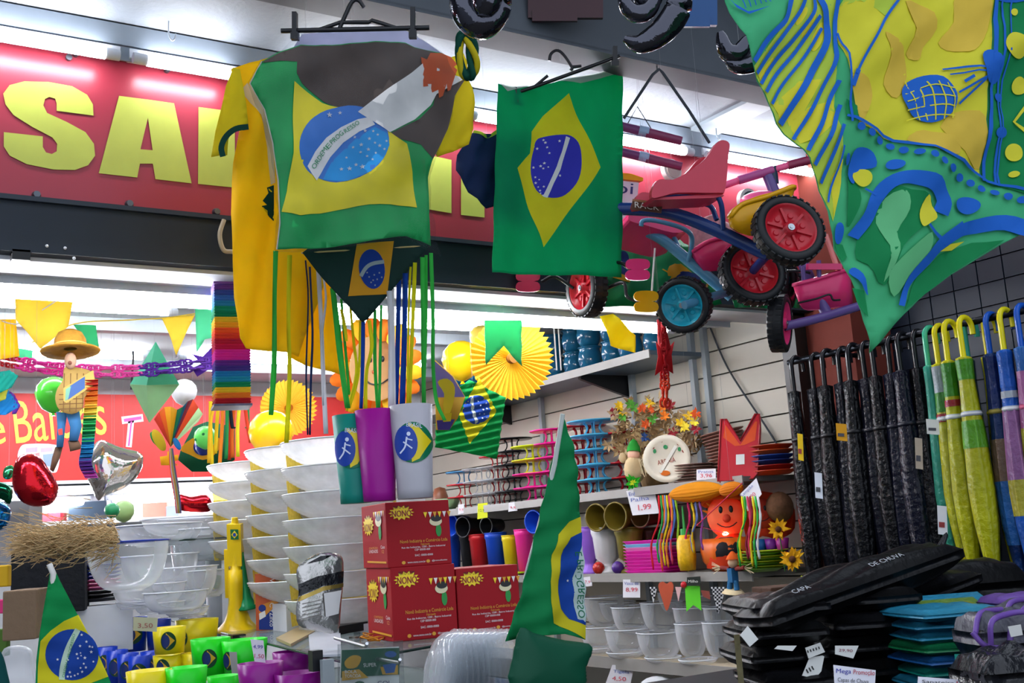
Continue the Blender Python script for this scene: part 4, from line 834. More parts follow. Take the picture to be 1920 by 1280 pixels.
# honeycomb chain garland
def chain(label, pts, cols, lw, m_n, group='paper chain garlands'):
    q = smooth_open([Q(*p) for p in pts], 12); t = thing('paper_chain', label, 'garland', q[len(q) // 2], group)
    L_ = [0]
    for i in range(1, len(q)): L_.append(L_[-1] + (q[i] - q[i - 1]).length)
    protos = {}
    for k in range(m_n):
        s_ = L_[-1] * (k + .5) / m_n; i = max(j for j in range(len(L_)) if L_[j] <= s_); i = min(i, len(q) - 2)
        p = q[i].lerp(q[i + 1], (s_ - L_[i]) / max(1e-6, L_[i + 1] - L_[i])); dr = (q[i + 1] - q[i]).normalized(); ln = L_[-1] / m_n
        ci = cols[min(len(cols) - 1, int(len(cols) * k / m_n))]
        for row in ((-.5, .5) if lw > 0 else (0,)):
            if (ci) not in protos:
                mb = MB(); pts2 = [Vector((.62 * math.cos(a), .42 * math.sin(a), 0)) for a in [2 * math.pi * j / 10 for j in range(10)]]
                mb.tube([v for v in pts2], .17, 5, closed=True); o = mb.build('link', mat(ci, 'cloth', tr=.3), t, base=(0, 0, 0)); protos[ci] = o
            else: o = protos[ci].copy(); COL.objects.link(o)
            yv = Vector((0, 0, 1)).cross(dr); yv = yv.normalized() if yv.length > .1 else Vector((0, 1, 0)); zv = dr.cross(yv)
            rot = Matrix((dr, zv * math.cos(k) + yv * math.sin(k), dr.cross(zv * math.cos(k) + yv * math.sin(k)))).transposed().to_4x4()
            if (k % 2): rot = rot @ Matrix.Rotation(.9, 4, 'X')
            o.matrix_local = Matrix.Translation(p + zv * row * lw - Vector(t['_o'])) @ rot @ Matrix.Scale(ln * 1.25, 4)
chain('pink and violet paper chain running behind the puppet', [(-20, 672, 3.6), (30, 680, 3.6), (110, 692, 3.6), (200, 696, 3.6), (265, 694, 3.6), (330, 688, 3.6), (400, 680, 3.6)], ['#c42a34', '#e040a8', '#e040a8', '#e040a8', '#e557ad', '#e557ad', '#5a2f96', '#5a2f96', '#6b3fa6'], .022, 40)
chain('red paper chain hanging in front of the slat wall', [(1241, 600, 3.6), (1243, 640, 3.6), (1246, 700, 3.6), (1247, 760, 3.6)], ['#b01c24', '#b01c24', '#c23a20'], .028, 15)
card('paper_star', [(1230,640),(1238,652),(1254,652),(1264,640),(1259,665),(1262,700),(1246,690),(1228,704),(1234,668)], 3.59, mat('#b01c24', 'cloth', tr=.3), 'red paper cut-out on the red chain', 'paper star')
MB().cyl(Q(1238, 598, 3.62), Q(1246, 655, 3.62), .012, .022, 10).build('paper_tassel', mat('#a3161f', 'cloth'), None, 'red folded paper piece at the top of the red chain', 'tassel')
card('paper_star', [(352,656),(362,664),(380,668),(398,650),(420,655),(410,700),(395,690),(370,706),(360,690),(378,682)], 3.62, mat('#5a2f9e', 'cloth', tr=.3), 'violet paper star beside the rainbow lantern', 'paper star')
# green double-cone paper lantern
pl = thing('paper_lantern', 'pale green diamond shaped paper lantern hung left of the rainbow lantern', 'lantern', Q(282, 792, 3.75))
c = Q(290, 720, 3.75); rx = 46 * 3.75 / F; top = Q(292, 640, 3.75); bot = Q(280, 792, 3.75); ring = [c + right * rx, c + fwd * rx, c - right * rx, c - fwd * rx]
for nm, ap, m_ in (('upper_cone', top, mat('#63c9a6', 'cloth', tr=.5)), ('lower_cone', bot, mat('#a9d3a2', 'cloth', tr=.5))):
    o = MB().add(ring + [ap], [(i, (i + 1) % 4, 4) for i in range(4)]).build(nm, m_, pl); o.modifiers.new('thickness', 'SOLIDIFY').thickness = .001
# rainbow pleated column
rl = thing('rainbow_lantern', 'tall rainbow striped pleated paper lantern left of the yellow jersey', 'lantern', Q(432, 770, 3.06))
c0 = Q(432, 540, 3.06); c1 = Q(434, 760, 3.06); hw = 33 * 3.06 / F; NP = 46
cols = ['#6b3f8e', '#3b4f9a', '#3a6fb5', '#2a86a8', '#128a66', '#0f7a52', '#d9b52e', '#e0a028', '#dd5a2e', '#c8402e', '#a61f3c', '#b01c4a', '#c42a9a', '#c42a9a', '#5b2f8e', '#3f3488', '#1f7fb8', '#2090b0', '#128a5a', '#e0c030', '#d97a2a', '#a81f2e']
gx = Vector((.8, .6, 0)).normalized(); gy = Vector((-.6, .8, 0)); gx = (right - up * right.dot(up)); gx = Vector((right.x, right.y, 0)).normalized(); gy = Vector((fwd.x, fwd.y, 0)).normalized()
gx, gy = (gx * .94 + gy * .34), (gy * .94 - gx * .34)
for b_ in range(len(cols)):
    V = []; K = 5
    for j in range(K):
        f_ = (b_ + j / (K - 1)) / len(cols); p = c0.lerp(c1, f_); h_ = hw * (1.0 if j % 2 else .93)
        V += [p - gx * h_ - gy * h_, p + gx * h_ - gy * h_, p + gx * h_ + gy * h_, p - gx * h_ + gy * h_]
    MB().add(V, [(j*4+k, j*4+(k+1)%4, (j+1)*4+(k+1)%4, (j+1)*4+k) for j in range(K-1) for k in range(4)]).build('pleat_band', mat(cols[b_], 'cloth', tr=.3), rl)
MB().box(c1 - Vector((0, 0, .004)), (hw * 2.1, hw * 2.1, .006), (gx, gy, Vector((0, 0, 1)))).build('bottom', mat('#4a4f6e', 'plastic', var=.6, scale=60), rl)
MB().box(c0 + Vector((0, 0, .004)), (hw * 2, hw * 2, .006), (gx, gy, Vector((0, 0, 1)))).build('top', mat('#6b3f8e', 'matte'), rl)

# ribbons under the lantern
rt = thing('ribbon_tassel', 'bundle of orange, yellow and green ribbons under the rainbow lantern', 'ribbons', Q(430, 850, 3.7))
for x0, x1, y1, c_ in ((402,392,868,'#e0b82a'),(418,410,900,'#e08a2e'),(426,424,860,'#2a8a4a'),(434,430,862,'#c8402e'),(442,436,858,'#e0762e'),(450,446,856,'#d9d22e'),(410,404,850,'#e6d030'),(458,470,830,'#d94a2e'),(395,398,880,'#e8cf2a'),(464,462,800,'#2f9a58'),(430,440,800,'#15212f')):
    dd = 3.7 + random.uniform(-.04, .04); qq = smooth_open([Q(x0, 752, dd), Q((x0+x1)/2 + random.uniform(-4, 4), 800, dd), Q(x1, y1, dd)], 5); w_ = .006
    o = MB().add([p + right * s_ * w_ for p in qq for s_ in (-1, 1)], [(2*i, 2*i+1, 2*i+3, 2*i+2) for i in range(len(qq)-1)], True).build('ribbon', mat(c_, 'cloth', tr=.3), rt); o.modifiers.new('thickness', 'SOLIDIFY').thickness = .0006
# fan kite of coloured wedges and its tail
fk = thing('fan_kite', 'fan shaped paper kite of rainbow wedges with a ribbon tail', 'kite', Q(330, 960, 3.9))
ap = (320, 838); rim = [(289,786),(298,772),(308,763),(320,762),(332,768),(343,762),(352,752),(362,748),(372,764),(380,776),(372,790)]
cs = ['#c8402e', '#d96a2a', '#e0a828', '#c99a1c', '#1f6f4a', '#14506a', '#7a2434', '#d9542e', '#b9d9a8', '#c9dcb4']
for i in range(10): card('wedge', [ap, rim[i], rim[i + 1]], 3.9, mat(cs[i], 'cloth', tr=.35), '', '', parent=fk, cell=40)
for i, (x, y, r, c_) in enumerate(((298,825,14,'#c9b52e'),(290,822,9,'#2f9a58'),(332,832,8,'#2a7fc0'))): card('lobe', ell(x, y, r * .7, r * 1.6, -28, 16), 3.92, mat(c_, 'cloth', tr=.35), '', '', parent=fk, cell=40)
card('cross', [(300,856),(314,854),(314,846),(322,846),(322,854),(334,852),(334,862),(324,866),(334,872),(302,872)], 3.93, mat('#e8b020', 'cloth'), '', '', parent=fk, cell=40)
for i, c_ in enumerate(('#e0552e', '#b9a0d0', '#d9c45a', '#c45a4a', '#8fc070', '#6b5a80')):
    card('tail_ribbon', band([(318 + i, 840), (320 + i * 1.6, 880), (326 + i * 1.8, 920), (332 + i * 1.4, 962)], 3.2), 3.88, mat(c_, 'cloth', tr=.35), '', '', parent=fk, cell=40)
# dark green paper flag, spotted ball in a cup
bf = thing('paper_flag', 'dark green paper flag with ochre diamond behind the spotted ball', 'flag', Q(390, 890, 4.2))
card('sheet', [(362,800),(388,790),(440,800),(440,862),(402,884),(360,884),(334,862),(338,846)], 4.2, mat('#125236', 'cloth'), '', '', parent=bf)
decal('print', px_sheet(362, 800, 4.2, FAC), [(mat('#d99a1e', 'cloth'), [smooth_closed([(338,842),(360,822),(395,815),(416,828),(402,852),(380,862),(355,852)], 3)]), (mat('#2a3480', 'cloth'), [ell(380, 838, 18, 16)])], bf, cell=0)
sb = balloon('light green ball with dark green spots above the dark paper flag', 385, 820, 21, 4.0, mat('#5fc85a', 'plastic'), False)
for i in range(12):
    a = i * 2.4; z = -.8 + 1.6 * i / 11; R = 21 * 4.0 / F; rr = math.sqrt(1 - z * z); v = Vector((rr * math.cos(a), rr * math.sin(a), z)); p = Q(385, 820, 4.0) + v * R
    MB().cyl(p - v * .002, p + v * .002, .006, .004, 7).build('spot', mat('#1a6b3a', 'matte'), sb)
MB().lathe([(.018, 0), (.03, .02), (.034, .045), (.03, .045), (.015, .005)], Q(383, 852, 4.05), (0, 0, 1), 16).build('navy_cup', mat('#2a3480', 'plastic'), None, 'navy cup shaped ornament below the spotted ball', 'cup')
# yellow fans, sunflower with a face
paper_fan('yellow pleated paper fan behind the kite streamers', 540, 765, 52, 3.9, mat('#e8b53a', 'cloth', tr=.45), mat('#c87a1e', 'cloth'))
paper_fan('big yellow pleated paper fan behind the green pennant', 958, 672, 76, 3.75, mat('#e8b42a', 'cloth', tr=.45), mat('#8a5a22', 'cloth'), teeth=42)
card('paper_pennant', [(908,600),(978,600),(978,686),(944,648),(911,684)], 3.5, mat('#5dbb8a', 'cloth', tr=.5), 'green swallowtail pennant in front of the big paper fan', 'pennant', fold=folds((1.5, 90, 40, 0)), group='paper pennants inside the shop')
sf = thing('smiling_sunflower', 'orange paper sunflower with a smiling tan face behind the streamers', 'decoration', Q(705, 760, 3.8))
fsx = px_sheet(705, 690, 3.8, FAC)
for i in range(18):
    a = i * 20 + 5; cx_ = 705 + 66 * math.cos(math.radians(a)); cy_ = 690 + 76 * math.sin(math.radians(a))
    card('petal', ell(cx_, cy_, 24, 15, a, 12), 3.82 + .006 * (i % 2), mat('#e8862a' if i % 3 else '#ecc02e', 'cloth', tr=.35), '', '', parent=sf, cell=40)
V = px_sheet(705, 690, 3.79, FAC); mb = MB(); mb.prism([V.at(x, y) for x, y in ell(705, 690, 50, 62, 0, 32)], fwd * .02); mb.build('face', mat('#b08a5e', 'cloth'), sf)
for (x, y) in ((694, 674), (717, 673)): MB().ball(V.at(x, y, .002), .009, 12, (.7, .5, 1.2), (right, fwd, up)).build('eye', BLK, sf)
MB().ball(V.at(700, 698, .002), .006, 10).build('nose', mat('#c05a3a', 'matte'), sf)
decal('mouth', V, [(BLK, [band([(686,714),(696,720),(712,720),(728,710)], 2.5)])], sf, cell=0, off0=.004)
# paper Brazil flag and balloon card right of the cups
pf = thing('paper_flag', 'rippled paper Brazilian flag right of the white cup', 'flag', Q(880, 858, 3.6))
rip = folds((2.2, 78, 14, 0)); pfs = px_sheet(880, 790, 3.6, (-.05, -1, 0), rip)
cloth('sheet', pfs, [(818,756),(880,712),(948,745),(932,860),(880,850),(816,838)], mat('#0c9048', 'cloth', tr=.4), parent=pf, cell=5)
decal('print', pfs, [(YLW, [[(898,708),(931,772),(880,832),(860,778)]]), (mat('#2a4fb0', 'cloth'), [ell(893, 768, 26, 27)]), (WBAND, [band([(884,742),(886,768),(894,794)], 6)]), (WHT, [star(x, y, 2) for x, y in ((900,760),(905,768),(899,776),(908,776),(912,766),(903,784),(896,752),(910,756))])], pf, cell=5)
pc_ = thing('balloon_card', 'violet and ochre paper card with hot-air balloon behind the white cup', 'card', Q(832, 806, 3.4))
card('sheet', [(812,672),(850,705),(872,744),(858,784),(842,806),(818,806),(816,745)], 3.4, mat('#c9a236', 'cloth', tr=.3), '', '', parent=pc_)
decal('print', px_sheet(812, 672, 3.4, FAC), [(mat('#7a78c8', 'cloth'), [[(814,676),(848,706),(871,744),(815,745)]]), (mat('#e8d23a', 'cloth'), [smooth_closed([(820,716),(838,710),(852,726),(848,760),(836,785),(830,760),(832,738)], 3)]), (mat('#4a3f8a', 'cloth'), [[(818,788),(852,786),(842,806),(820,806)]]), (mat('#d9c22a', 'cloth'), [[(828,776),(846,774),(844,790),(830,791)]])], pc_, cell=0)
for x, lb in ((1038, 'left'), (1046, 'right')): MB().tube([Q(x, 603, 4.4), Q(x + 6, 694, 4.4)], .003, 5).build('white_rod', WHT, None, lb + ' thin white cord hanging before the blue pots', 'cord')
# paper fans at the left edge
for i, (pts, c_, lb) in enumerate((([(-20,700),(18,694),(34,704),(22,726),(-20,745)], '#128a7a', 'teal paper fan'), ([(-20,722),(20,712),(10,748),(-20,760)], '#c9c84a', 'lime paper fan'), ([(-20,740),(14,728),(36,762),(10,778),(-20,776)], '#1f86c8', 'blue paper fan'), ([(12,730),(26,738),(38,760),(30,776),(22,776),(26,756)], '#6a2f9e', 'violet paper fan'))):
    card('paper_fan_piece', pts, 3.2 + i * .03, mat(c_, 'cloth', tr=.3), lb + ' in the cluster at the left edge', 'paper fan', fold=folds((2.5, 40, 9, 0)), cell=4)
# dark umbrella hanging at the back
MB().tube([Q(249, 658, 4.6), Q(250, 668, 4.6), Q(246, 730, 4.6)], .005, 6).build('dark_pole', BLK, None, 'dark pole with forked tip behind the green paper lantern', 'pole')
# ================================================================ GLASS COUNTER AND FOREGROUND
GL = mat('#e6f0ee', 'clear', rough=.03, lo=.05, hi=.55, bst=0, bc=.3); GEDGE = mat('#1f332e', 'plastic', rough=.2)
CLR = mat('#f2f4f8', 'clear', rough=.07, lo=.16, hi=.85, blend=.4, bs=40, bst=.3, bc=.75)
ZG = 1.40
def glass_shelf(label, pts, z, clips=()):
    t = thing('glass_shelf', label, 'shelf', Vector((pts[0][0], pts[0][1], z - .006)))
    MB().prism([(x, y, z - .006) for x, y in pts], (0, 0, .006)).build('pane', GL, t)
    mb = MB(); n = len(pts)
    for i in range(n): mb.tube([(pts[i][0], pts[i][1], z - .003), (pts[(i+1) % n][0], pts[(i+1) % n][1], z - .003)], .0026, 4)
    mb.build('polished_edge', GEDGE, t)
    for (x, y, r_) in clips: MB().cyl((x, y, z - .034), (x, y, z - .006), r_ * .9, r_, 10).box((x, y, z - .003), (r_ * 2.2, r_ * 2.2, .012)).build('corner_clip', BLK, t)
    return t
g0 = P(645, 1238, Z=ZG); g1 = P(236, 1142, Z=ZG); k1 = P(436, 1192, Z=ZG)
glass_shelf('lower glass shelf of the counter carrying horns and boxes', [(g0.x, g0.y), (g0.x + .62, g0.y + .25), (g0.x + .95, 3.9), (g1.x + .35, 3.9), (P(300,1157,Z=ZG).x, P(300,1157,Z=ZG).y)], ZG, [(k1.x + .012, k1.y, .016), (P(300,1160,Z=ZG).x, P(300,1160,Z=ZG).y, .02)])
ct = thing('display_counter', 'dark framed counter under the glass shelves', 'counter', (1.5, 3.0, 0))
MB().b2((1.15, 2.5, 0), (1.8, 3.8, 1.1)).build('body', mat('#4b4f55', 'matte'), ct); MB().b2((1.1, 2.45, 1.1), (1.85, 3.85, 1.12)).build('top', mat('#9aa0a5', 'plastic'), ct)
for x, y in ((1.2, 3.75), (1.7, 3.75)): MB().cyl((x, y, 1.12 if y > 2.5 else 0), (x, y, ZG - .006), .012, n=10).build('post', STEEL, ct)
g2 = P(300, 1013, Y=3.35)
glass_shelf('upper glass shelf behind the yellow horn', [(g2.x, 3.3), (g2.x + .6, 3.3), (g2.x + .6, 3.75), (g2.x, 3.75)], g2.z, [])
MB().box(P(463, 1010, Y=3.29), (.016, .016, .022)).build('glass_clip', BLK, None, 'small black clip on the upper glass shelf', 'clip')
# ---- red boxes
e1 = (right * math.cos(.42) + fwd * math.sin(.42)); e1 = Vector((e1.x, e1.y, 0)).normalized(); e2 = Vector((-e1.y, e1.x, 0)); e3 = Vector((0, 0, 1))
BR = mat('#9a0e1a', 'matte', rough=.6, var=.06); BY = mat('#f0cf1e', 'plastic'); BKK = mat('#1a1a1a', 'plastic'); GO = mat('#d99a2a', 'plastic'); WP = mat('#e8dede', 'plastic'); GB = mat('#1f8a3a', 'plastic')
def burst(cx, cy, rx, ry, n=14):
    return [(cx + (1 if i % 2 == 0 else .74) * rx * math.cos(math.pi * i / n), cy + (1 if i % 2 == 0 else .7) * ry * math.sin(math.pi * i / n)) for i in range(2 * n)]
def red_box(label, c0, w_, dp, h):
    """c0 = lower front-left corner"""
    c0 = Vector(c0); t = thing('carton', label, 'box', c0 + e1 * w_ / 2 + e2 * dp / 2, 'red printed cartons')
    mb = MB().box(c0 + e1 * w_ / 2 + e2 * dp / 2 + e3 * h / 2, (w_, dp, h), (e1, e2, e3)); o = mb.build('carton_body', BR, t); bv = o.modifiers.new('bevel', 'BEVEL'); bv.width = .002; bv.segments = 2
    for face, (sh, W) in enumerate(((Sheet(c0 - e2 * .001, e1, e3, -e2), w_), (Sheet(c0 + e2 * dp - e1 * .001, -e2, e3, -e1), dp))):
        H = h; m_ = MB(); pr = lambda u, v: (u * W, v * H)
        def F_(pts, off): sh.fill([pr(*p) for p in pts], 0, off, m_)
        if face == 0:
            m_.m(0); F_(burst(.24, .83, .2, .115), .0006); m_.m(1); sh.text('NONÔ', *pr(.09, .77), .3 * W, .12 * H, .0012, m_); sh.text('NONÔ', *pr(.095, .772), .3 * W, .12 * H, .0013, m_); m_.m(4); sh.text('FEITO COM', *pr(.12, .895), .24 * W, .045 * H, .0012, m_)
            m_.m(3); sh.text('Nonô Indústria e Comércio Ltda', *pr(.2, .36), .74 * W, .05 * H, .0008, m_); sh.text('Fabricado', *pr(.52, .315), .14 * W, .03 * H, .0008, m_)
            m_.m(2); sh.text('Rua das Indústrias, 1200 - Bairro Industrial', *pr(.22, .275), .68 * W, .03 * H, .0008, m_); sh.text('CEP 00000-000', *pr(.42, .235), .24 * W, .03 * H, .0008, m_); sh.text('SAC: 0000-0000', *pr(.42, .15), .28 * W, .03 * H, .0008, m_); sh.text('www.nono.com.br', *pr(.3, .05), .28 * W, .03 * H, .0008, m_); sh.text('@nonofestas', *pr(.68, .05), .24 * W, .03 * H, .0008, m_)
            m_.m(3); F_(ell(.24, .065, .03, .026, 0, 12), .0008); F_(ell(.62, .065, .03, .026, 0, 12), .0008)
            bx, by, s_ = .78, .66, 1.0
        else:
            m_.m(0); F_(burst(.3, .68, .24, .17), .0006); m_.m(1); sh.text('NONÔ', *pr(.12, .58), .36 * W, .16 * H, .0012, m_); m_.m(4); sh.text('FEITO', *pr(.2, .78), .2 * W, .05 * H, .0012, m_)
            m_.m(3); sh.text('CONTEÚDO', *pr(.3, .3), .36 * W, .04 * H, .0008, m_); F_([(.2, .09), (.97, .07), (.97, .1), (.2, .12)], .0006); m_.m(2); sh.text('UNIDADES', *pr(.3, .24), .36 * W, .05 * H, .0008, m_); sh.text('Caixa', *pr(.78, .3), .16 * W, .05 * H, .0008, m_); m_.m(3); sh.text('12', *pr(.82, .23), .08 * W, .05 * H, .0008, m_)
            bx, by, s_ = .74, .72, 1.25
        # plain little party figure under bunting flags: generic shapes
        m_.m(5); F_(ell(bx + .03, by - .13 * s_, .045 * s_, .1 * s_, 0, 12), .0008); m_.m(6); F_(ell(bx - .01, by + .01, .1 * s_, .07 * s_, 0, 16), .001); m_.m(4); F_(ell(bx, by + .055 * s_, .085 * s_, .05 * s_, 0, 14), .0012)
        for q in range(6):
            m_.m((0, 2, 3)[q % 3]); xx = bx - .2 + q * .075; F_([(xx, by + .16), (xx + .06, by + .16), (xx + .03, by + .07)], .0014 + .0002 * (q % 2))
        m_.build('print', [BY, mat('#8c1420', 'plastic'), WP, GO, BKK, GB, mat('#d9cfa8', 'plastic')], t)
    return t
cA = P(738, 1204, Z=ZG); dA = depth(cA); hA = 137 * dA / F; wA = 130 * dA / F
red_box('lower red carton of the stack below the cups', cA, wA, .185, hA)
cB = cA + e3 * hA + e1 * .0 + e2 * .003; red_box('upper red carton with three cups standing on it', cB - e1 * .004, wA, .185, .14)
cC = cA + e1 * (wA + .006) + e2 * .01; red_box('single red carton right of the stack behind the clear lids', cC, wA * 1.02, .16, hA * .92)
# ---- cups on the cartons
class ConeSheet(Sheet):
    def __init__(s, c, r0, r1, h, cx, y0, y1): s.c = Vector(c); s.r0 = r0; s.r1 = r1; s.h = h; s.cx = cx; s.y0 = y0; s.y1 = y1; s.fold = lambda x, y: 0; s.sc = depth(c) / F
    def at(s, x, y, off=0.0):
        v = (s.y0 - y) / (s.y0 - s.y1); R = s.r0 + (s.r1 - s.r0) * v; a = max(-1, min(1, (x - s.cx) * s.sc / R)); a = math.asin(a)
        rh = Vector((right.x, right.y, 0)).normalized(); fh = Vector((fwd.x, fwd.y, 0)).normalized()
        return s.c + (rh * math.sin(a) - fh * math.cos(a)) * (R + off) + e3 * (v * s.h)
def cup(label, bx, by, topw, botw, hpx, zc, m, badge=None, group='printed long drink cups', name='drink_cup', pos=None):
    c = pos or P(bx, by, Z=zc); d_ = depth(c); r1 = topw / 2 * d_ / F; r0 = botw / 2 * d_ / F; h = hpx * d_ / F
    t = thing(name, label, 'cup', c, group)
    MB().lathe([(0, .001), (r0, .001), (r0 * 1.02, .02), (r1, h), (r1 - .0025, h), (r0 - .001, .006), (0, .006)], c, (0, 0, 1), 32).build('cup_body', m, t)
    if badge: badge(ConeSheet(c, r0, r1, h, bx, by, by - hpx), t)
    return t
def oval_badge(cx, cy, rx, ry):
    def f(sh, t):
        decal('badge', sh, [(mat('#12704a', 'plastic'), [ell(cx, cy, rx, ry, 0, 32)]), (mat('#e0c81e', 'plastic'), [[(cx - rx * .2, cy - ry * .98), (cx + rx * .35, cy - ry * .72), (cx + rx * .92, cy - ry * .05), (cx + rx * .3, cy + ry * .8), (cx - rx * .1, cy + ry * .96)]]), (mat('#1c3f9e', 'plastic'), [ell(cx - rx * .38, cy + ry * .02, rx * .62, ry * .86, 0, 28)]), (mat('#cfd8ee', 'plastic'), [band([(cx - rx * .7, cy + ry * .5), (cx - rx * .42, cy + ry * .2), (cx - rx * .3, cy - ry * .28)], 3), band([(cx - rx * .5, cy - ry * .05), (cx - rx * .05, cy + ry * .3)], 2.5), band([(cx - rx * .35, cy - ry * .2), (cx - rx * .02, cy - ry * .1)], 2.2), ell(cx - rx * .2, cy - ry * .42, 3.5, 4, 0, 10), txt(sh, 'BRASIL', cx - rx * .3, cy - ry * .78, rx * .8, 8, -8)])], t, cell=5, off0=.0012, step=.0006)
    return f
zb = (cB + e3 * .14).z
cup('teal drink cup with oval badge at the left on the carton', 668, 944, 78, 58, 166, zb, mat('#1f9a8c', 'sheer', clear=.12), oval_badge(668, 842, 32, 38))
cup('magenta drink cup between the teal and white cups', 712, 940, 80, 60, 172, zb, mat('#b01aa0', 'sheer', clear=.05))
cup('frosted white drink cup with oval badge at the right on the carton', 779, 935, 82, 66, 176, zb, mat('#cfcdd6', 'sheer', clear=.1), oval_badge(783, 832, 34, 38))
# ---- silver glitter bowls with gold linings, three nested columns
SV = mat('#e4e5e8', 'sheer', rough=.12, clear=.08, tr=.45, var=.2, scale=40); GD = mat('#dcc050', 'sheer', rough=.25, clear=.05, tr=.4, var=.35, scale=90)
def silver_bowl(R, h, loc, label):
    t = thing('glitter_bowl', label, 'bowl', loc, 'silver bowls stacked on the counter'); loc = Vector(loc)
    pr = []
    for i in range(23):
        f_ = i / 22; r = R * (.42 + .58 * math.sin(f_ * math.pi / 2) ** .8); pr.append((r * (1.009 if i % 2 else .991), h * f_))
    MB().lathe([(0, 0)] + pr + [(R - .004, h)] , loc, (0, 0, 1), 36).build('bowl_body', SV, t)
    MB().torus(loc + e3 * h, (0, 0, 1), R, .0022, 36, 5).build('rim', mat('#d8dade', 'plastic', rough=.15), t)
    a_ = math.degrees(math.atan2(fwd.y, fwd.x))
    MB().lathe([(R * .9, 0), (R * .92, h * .5), (R * .9, h * .98)], loc, (0, 0, 1), 20, a0=90 - a_ - 95, a1=90 - a_ + 95).build('gold_lining', GD, t)
    return t
cols_ = [('left', 486, 3.3, 92, (1010, 975, 938, 902, 868), 'bottom'), ('middle', 572, 3.08, 105, (1085, 1050, 1010, 966, 922, 884, 838), ''), ('right', 648, 2.86, 112, (1118, 1070, 1020, 968, 910, 864, 822), '')]
for nm, cx, d_, rp, ys, _ in cols_:
    R = rp * d_ / F; base = Q(cx, ys[0], d_); hz = (Q(cx, ys[-1], d_).z - base.z) / (len(ys) - 1)
    for i, y in enumerate(ys):
        silver_bowl(R, hz * .985, (base.x, base.y, base.z - hz + i * hz), '%s silver bowl from the bottom in the %s stack' % (ORD[i], nm))
    z0 = base.z - hz
    if z0 > ZG + .002: MB().b2((base.x - R * .6, base.y - R * .6, ZG), (base.x + R * .6, base.y + R * .6, z0)).build('stack_riser', mat('#d8dade', 'plastic'), None, 'white block under the %s stack of silver bowls' % nm, 'block')
# ---- horns
def horn(label, x, yb, yt, d_, prof, m, name='plastic_horn', tilt=0):
    b = Q(x, yb, d_); tp_ = Q(x + tilt, yt, d_); t = thing(name, label, 'horn', b); L_ = (tp_ - b).length; sc = d_ / F
    MB().lathe([(r * sc, z * L_) for r, z in prof], b, tp_ - b, 24).build('tube', m, t); return t, b, (tp_ - b), sc
YP = mat('#dcb912', 'plastic', rough=.3); GP = mat('#0c7a48', 'plastic', rough=.25)
dh = depth(P(445, 1180, Z=ZG))
t, b, ax_, sc = horn('yellow plastic horn with small flag sticker standing on the glass shelf', 446, 1180, 970, dh, [(0, .004), (40, .0), (41, .008), (34, .03), (25, .08), (19, .16), (16, .25), (15, .42), (14, .54), (11, .54), (11, .6), (10, .7), (9, .78), (8, .95), (0, .95)], YP, tilt=-6)
c = b + ax_ * .76; MB().box(c, (26 * sc, 20 * sc, 78 * sc), (right, fwd, ax_.normalized())).cyl(b + ax_ * .94, b + ax_ * 1.0, 7 * sc, 6 * sc, 10).build('mouthpiece', YP, t)
MB().box(b + ax_ * .5 - right * 17 * sc, (8 * sc, 8 * sc, 90 * sc), (right, fwd, ax_.normalized())).build('side_tube', YP, t)
hs = px_sheet(441, 1010, dh - 11 * sc, -fwd)
decal('sticker', hs, [(mat('#12633a', 'plastic'), [[(432,992),(447,992),(448,1011),(433,1011)]]), (mat('#e0c81e', 'plastic'), [[(440,994),(446,1002),(440,1009),(434,1002)]]), (mat('#1c3f9e', 'plastic'), [ell(440, 1002, 3, 3.5)])], t, cell=0)
t, b, ax_, sc = horn('slim green plastic horn leaning against the yellow horn', 464, 1140, 1035, dh, [(0, .02), (20, 0), (21, .02), (15, .08), (10, .2), (7, .45), (5, .8), (4.5, 1.0), (0, 1.0)], GP, tilt=-12)
# ---- vitamin box, pouch, small goods
vb = thing('vitamin_box', 'orange and blue vitamin box standing right of the horns', 'box', P(503, 1182, Z=ZG)); vc = P(503, 1180, Z=ZG + .001); dv = depth(vc); sc = dv / F
ax3_ = (Vector((right.x, right.y, 0)).normalized(), Vector((fwd.x, fwd.y, 0)).normalized(), e3)
MB().box(vc + e3 * 52 * sc, (38 * sc, 30 * sc, 104 * sc), ax3_).build('carton', mat('#c0582a', 'plastic'), vb)
vs = px_sheet(503, 1130, dv - 16 * sc, (-Vector((fwd.x, fwd.y, 0))))
decal('print', vs, [(mat('#d98a2a', 'plastic'), [[(486,1135),(522,1122),(522,1180),(486,1180)]]), (mat('#1c3080', 'plastic'), [[(486,1160),(500,1152),(522,1130),(522,1180),(486,1180)], ell(492, 1140, 7, 7)]), (mat('#e6e0da', 'plastic'), [[(486,1150),(497,1144),(499,1155),(487,1162)], lambda mb, off: vs.text('Vitamin C', 506, 1084, 54, 9, off, mb, (0, 1), (1, 0)), lambda mb, off: vs.text('+Zinco', 506, 1142, 32, 9, off, mb, (0, 1), (1, 0))])], vb, cell=0, off0=.001)
po = thing('snack_pouch', 'black and silver snack pouch leaning on the red cartons', 'pouch', P(600, 1185, Z=ZG))
pout = smooth_closed([(556,1068),(575,1048),(600,1036),(625,1036),(642,1045),(644,1080),(640,1130),(632,1185),(590,1180),(560,1172),(555,1140),(560,1110)], 3)
dp_ = 2.25
puffy('pouch_body', pout, dp_, mat('#b9b6b2', 'foil', rough=.25, bs=45), '', k=1.2, parent=po)
pps = px_sheet(*pout[0], dp_, FAC, puff_h(pout, 1.2))
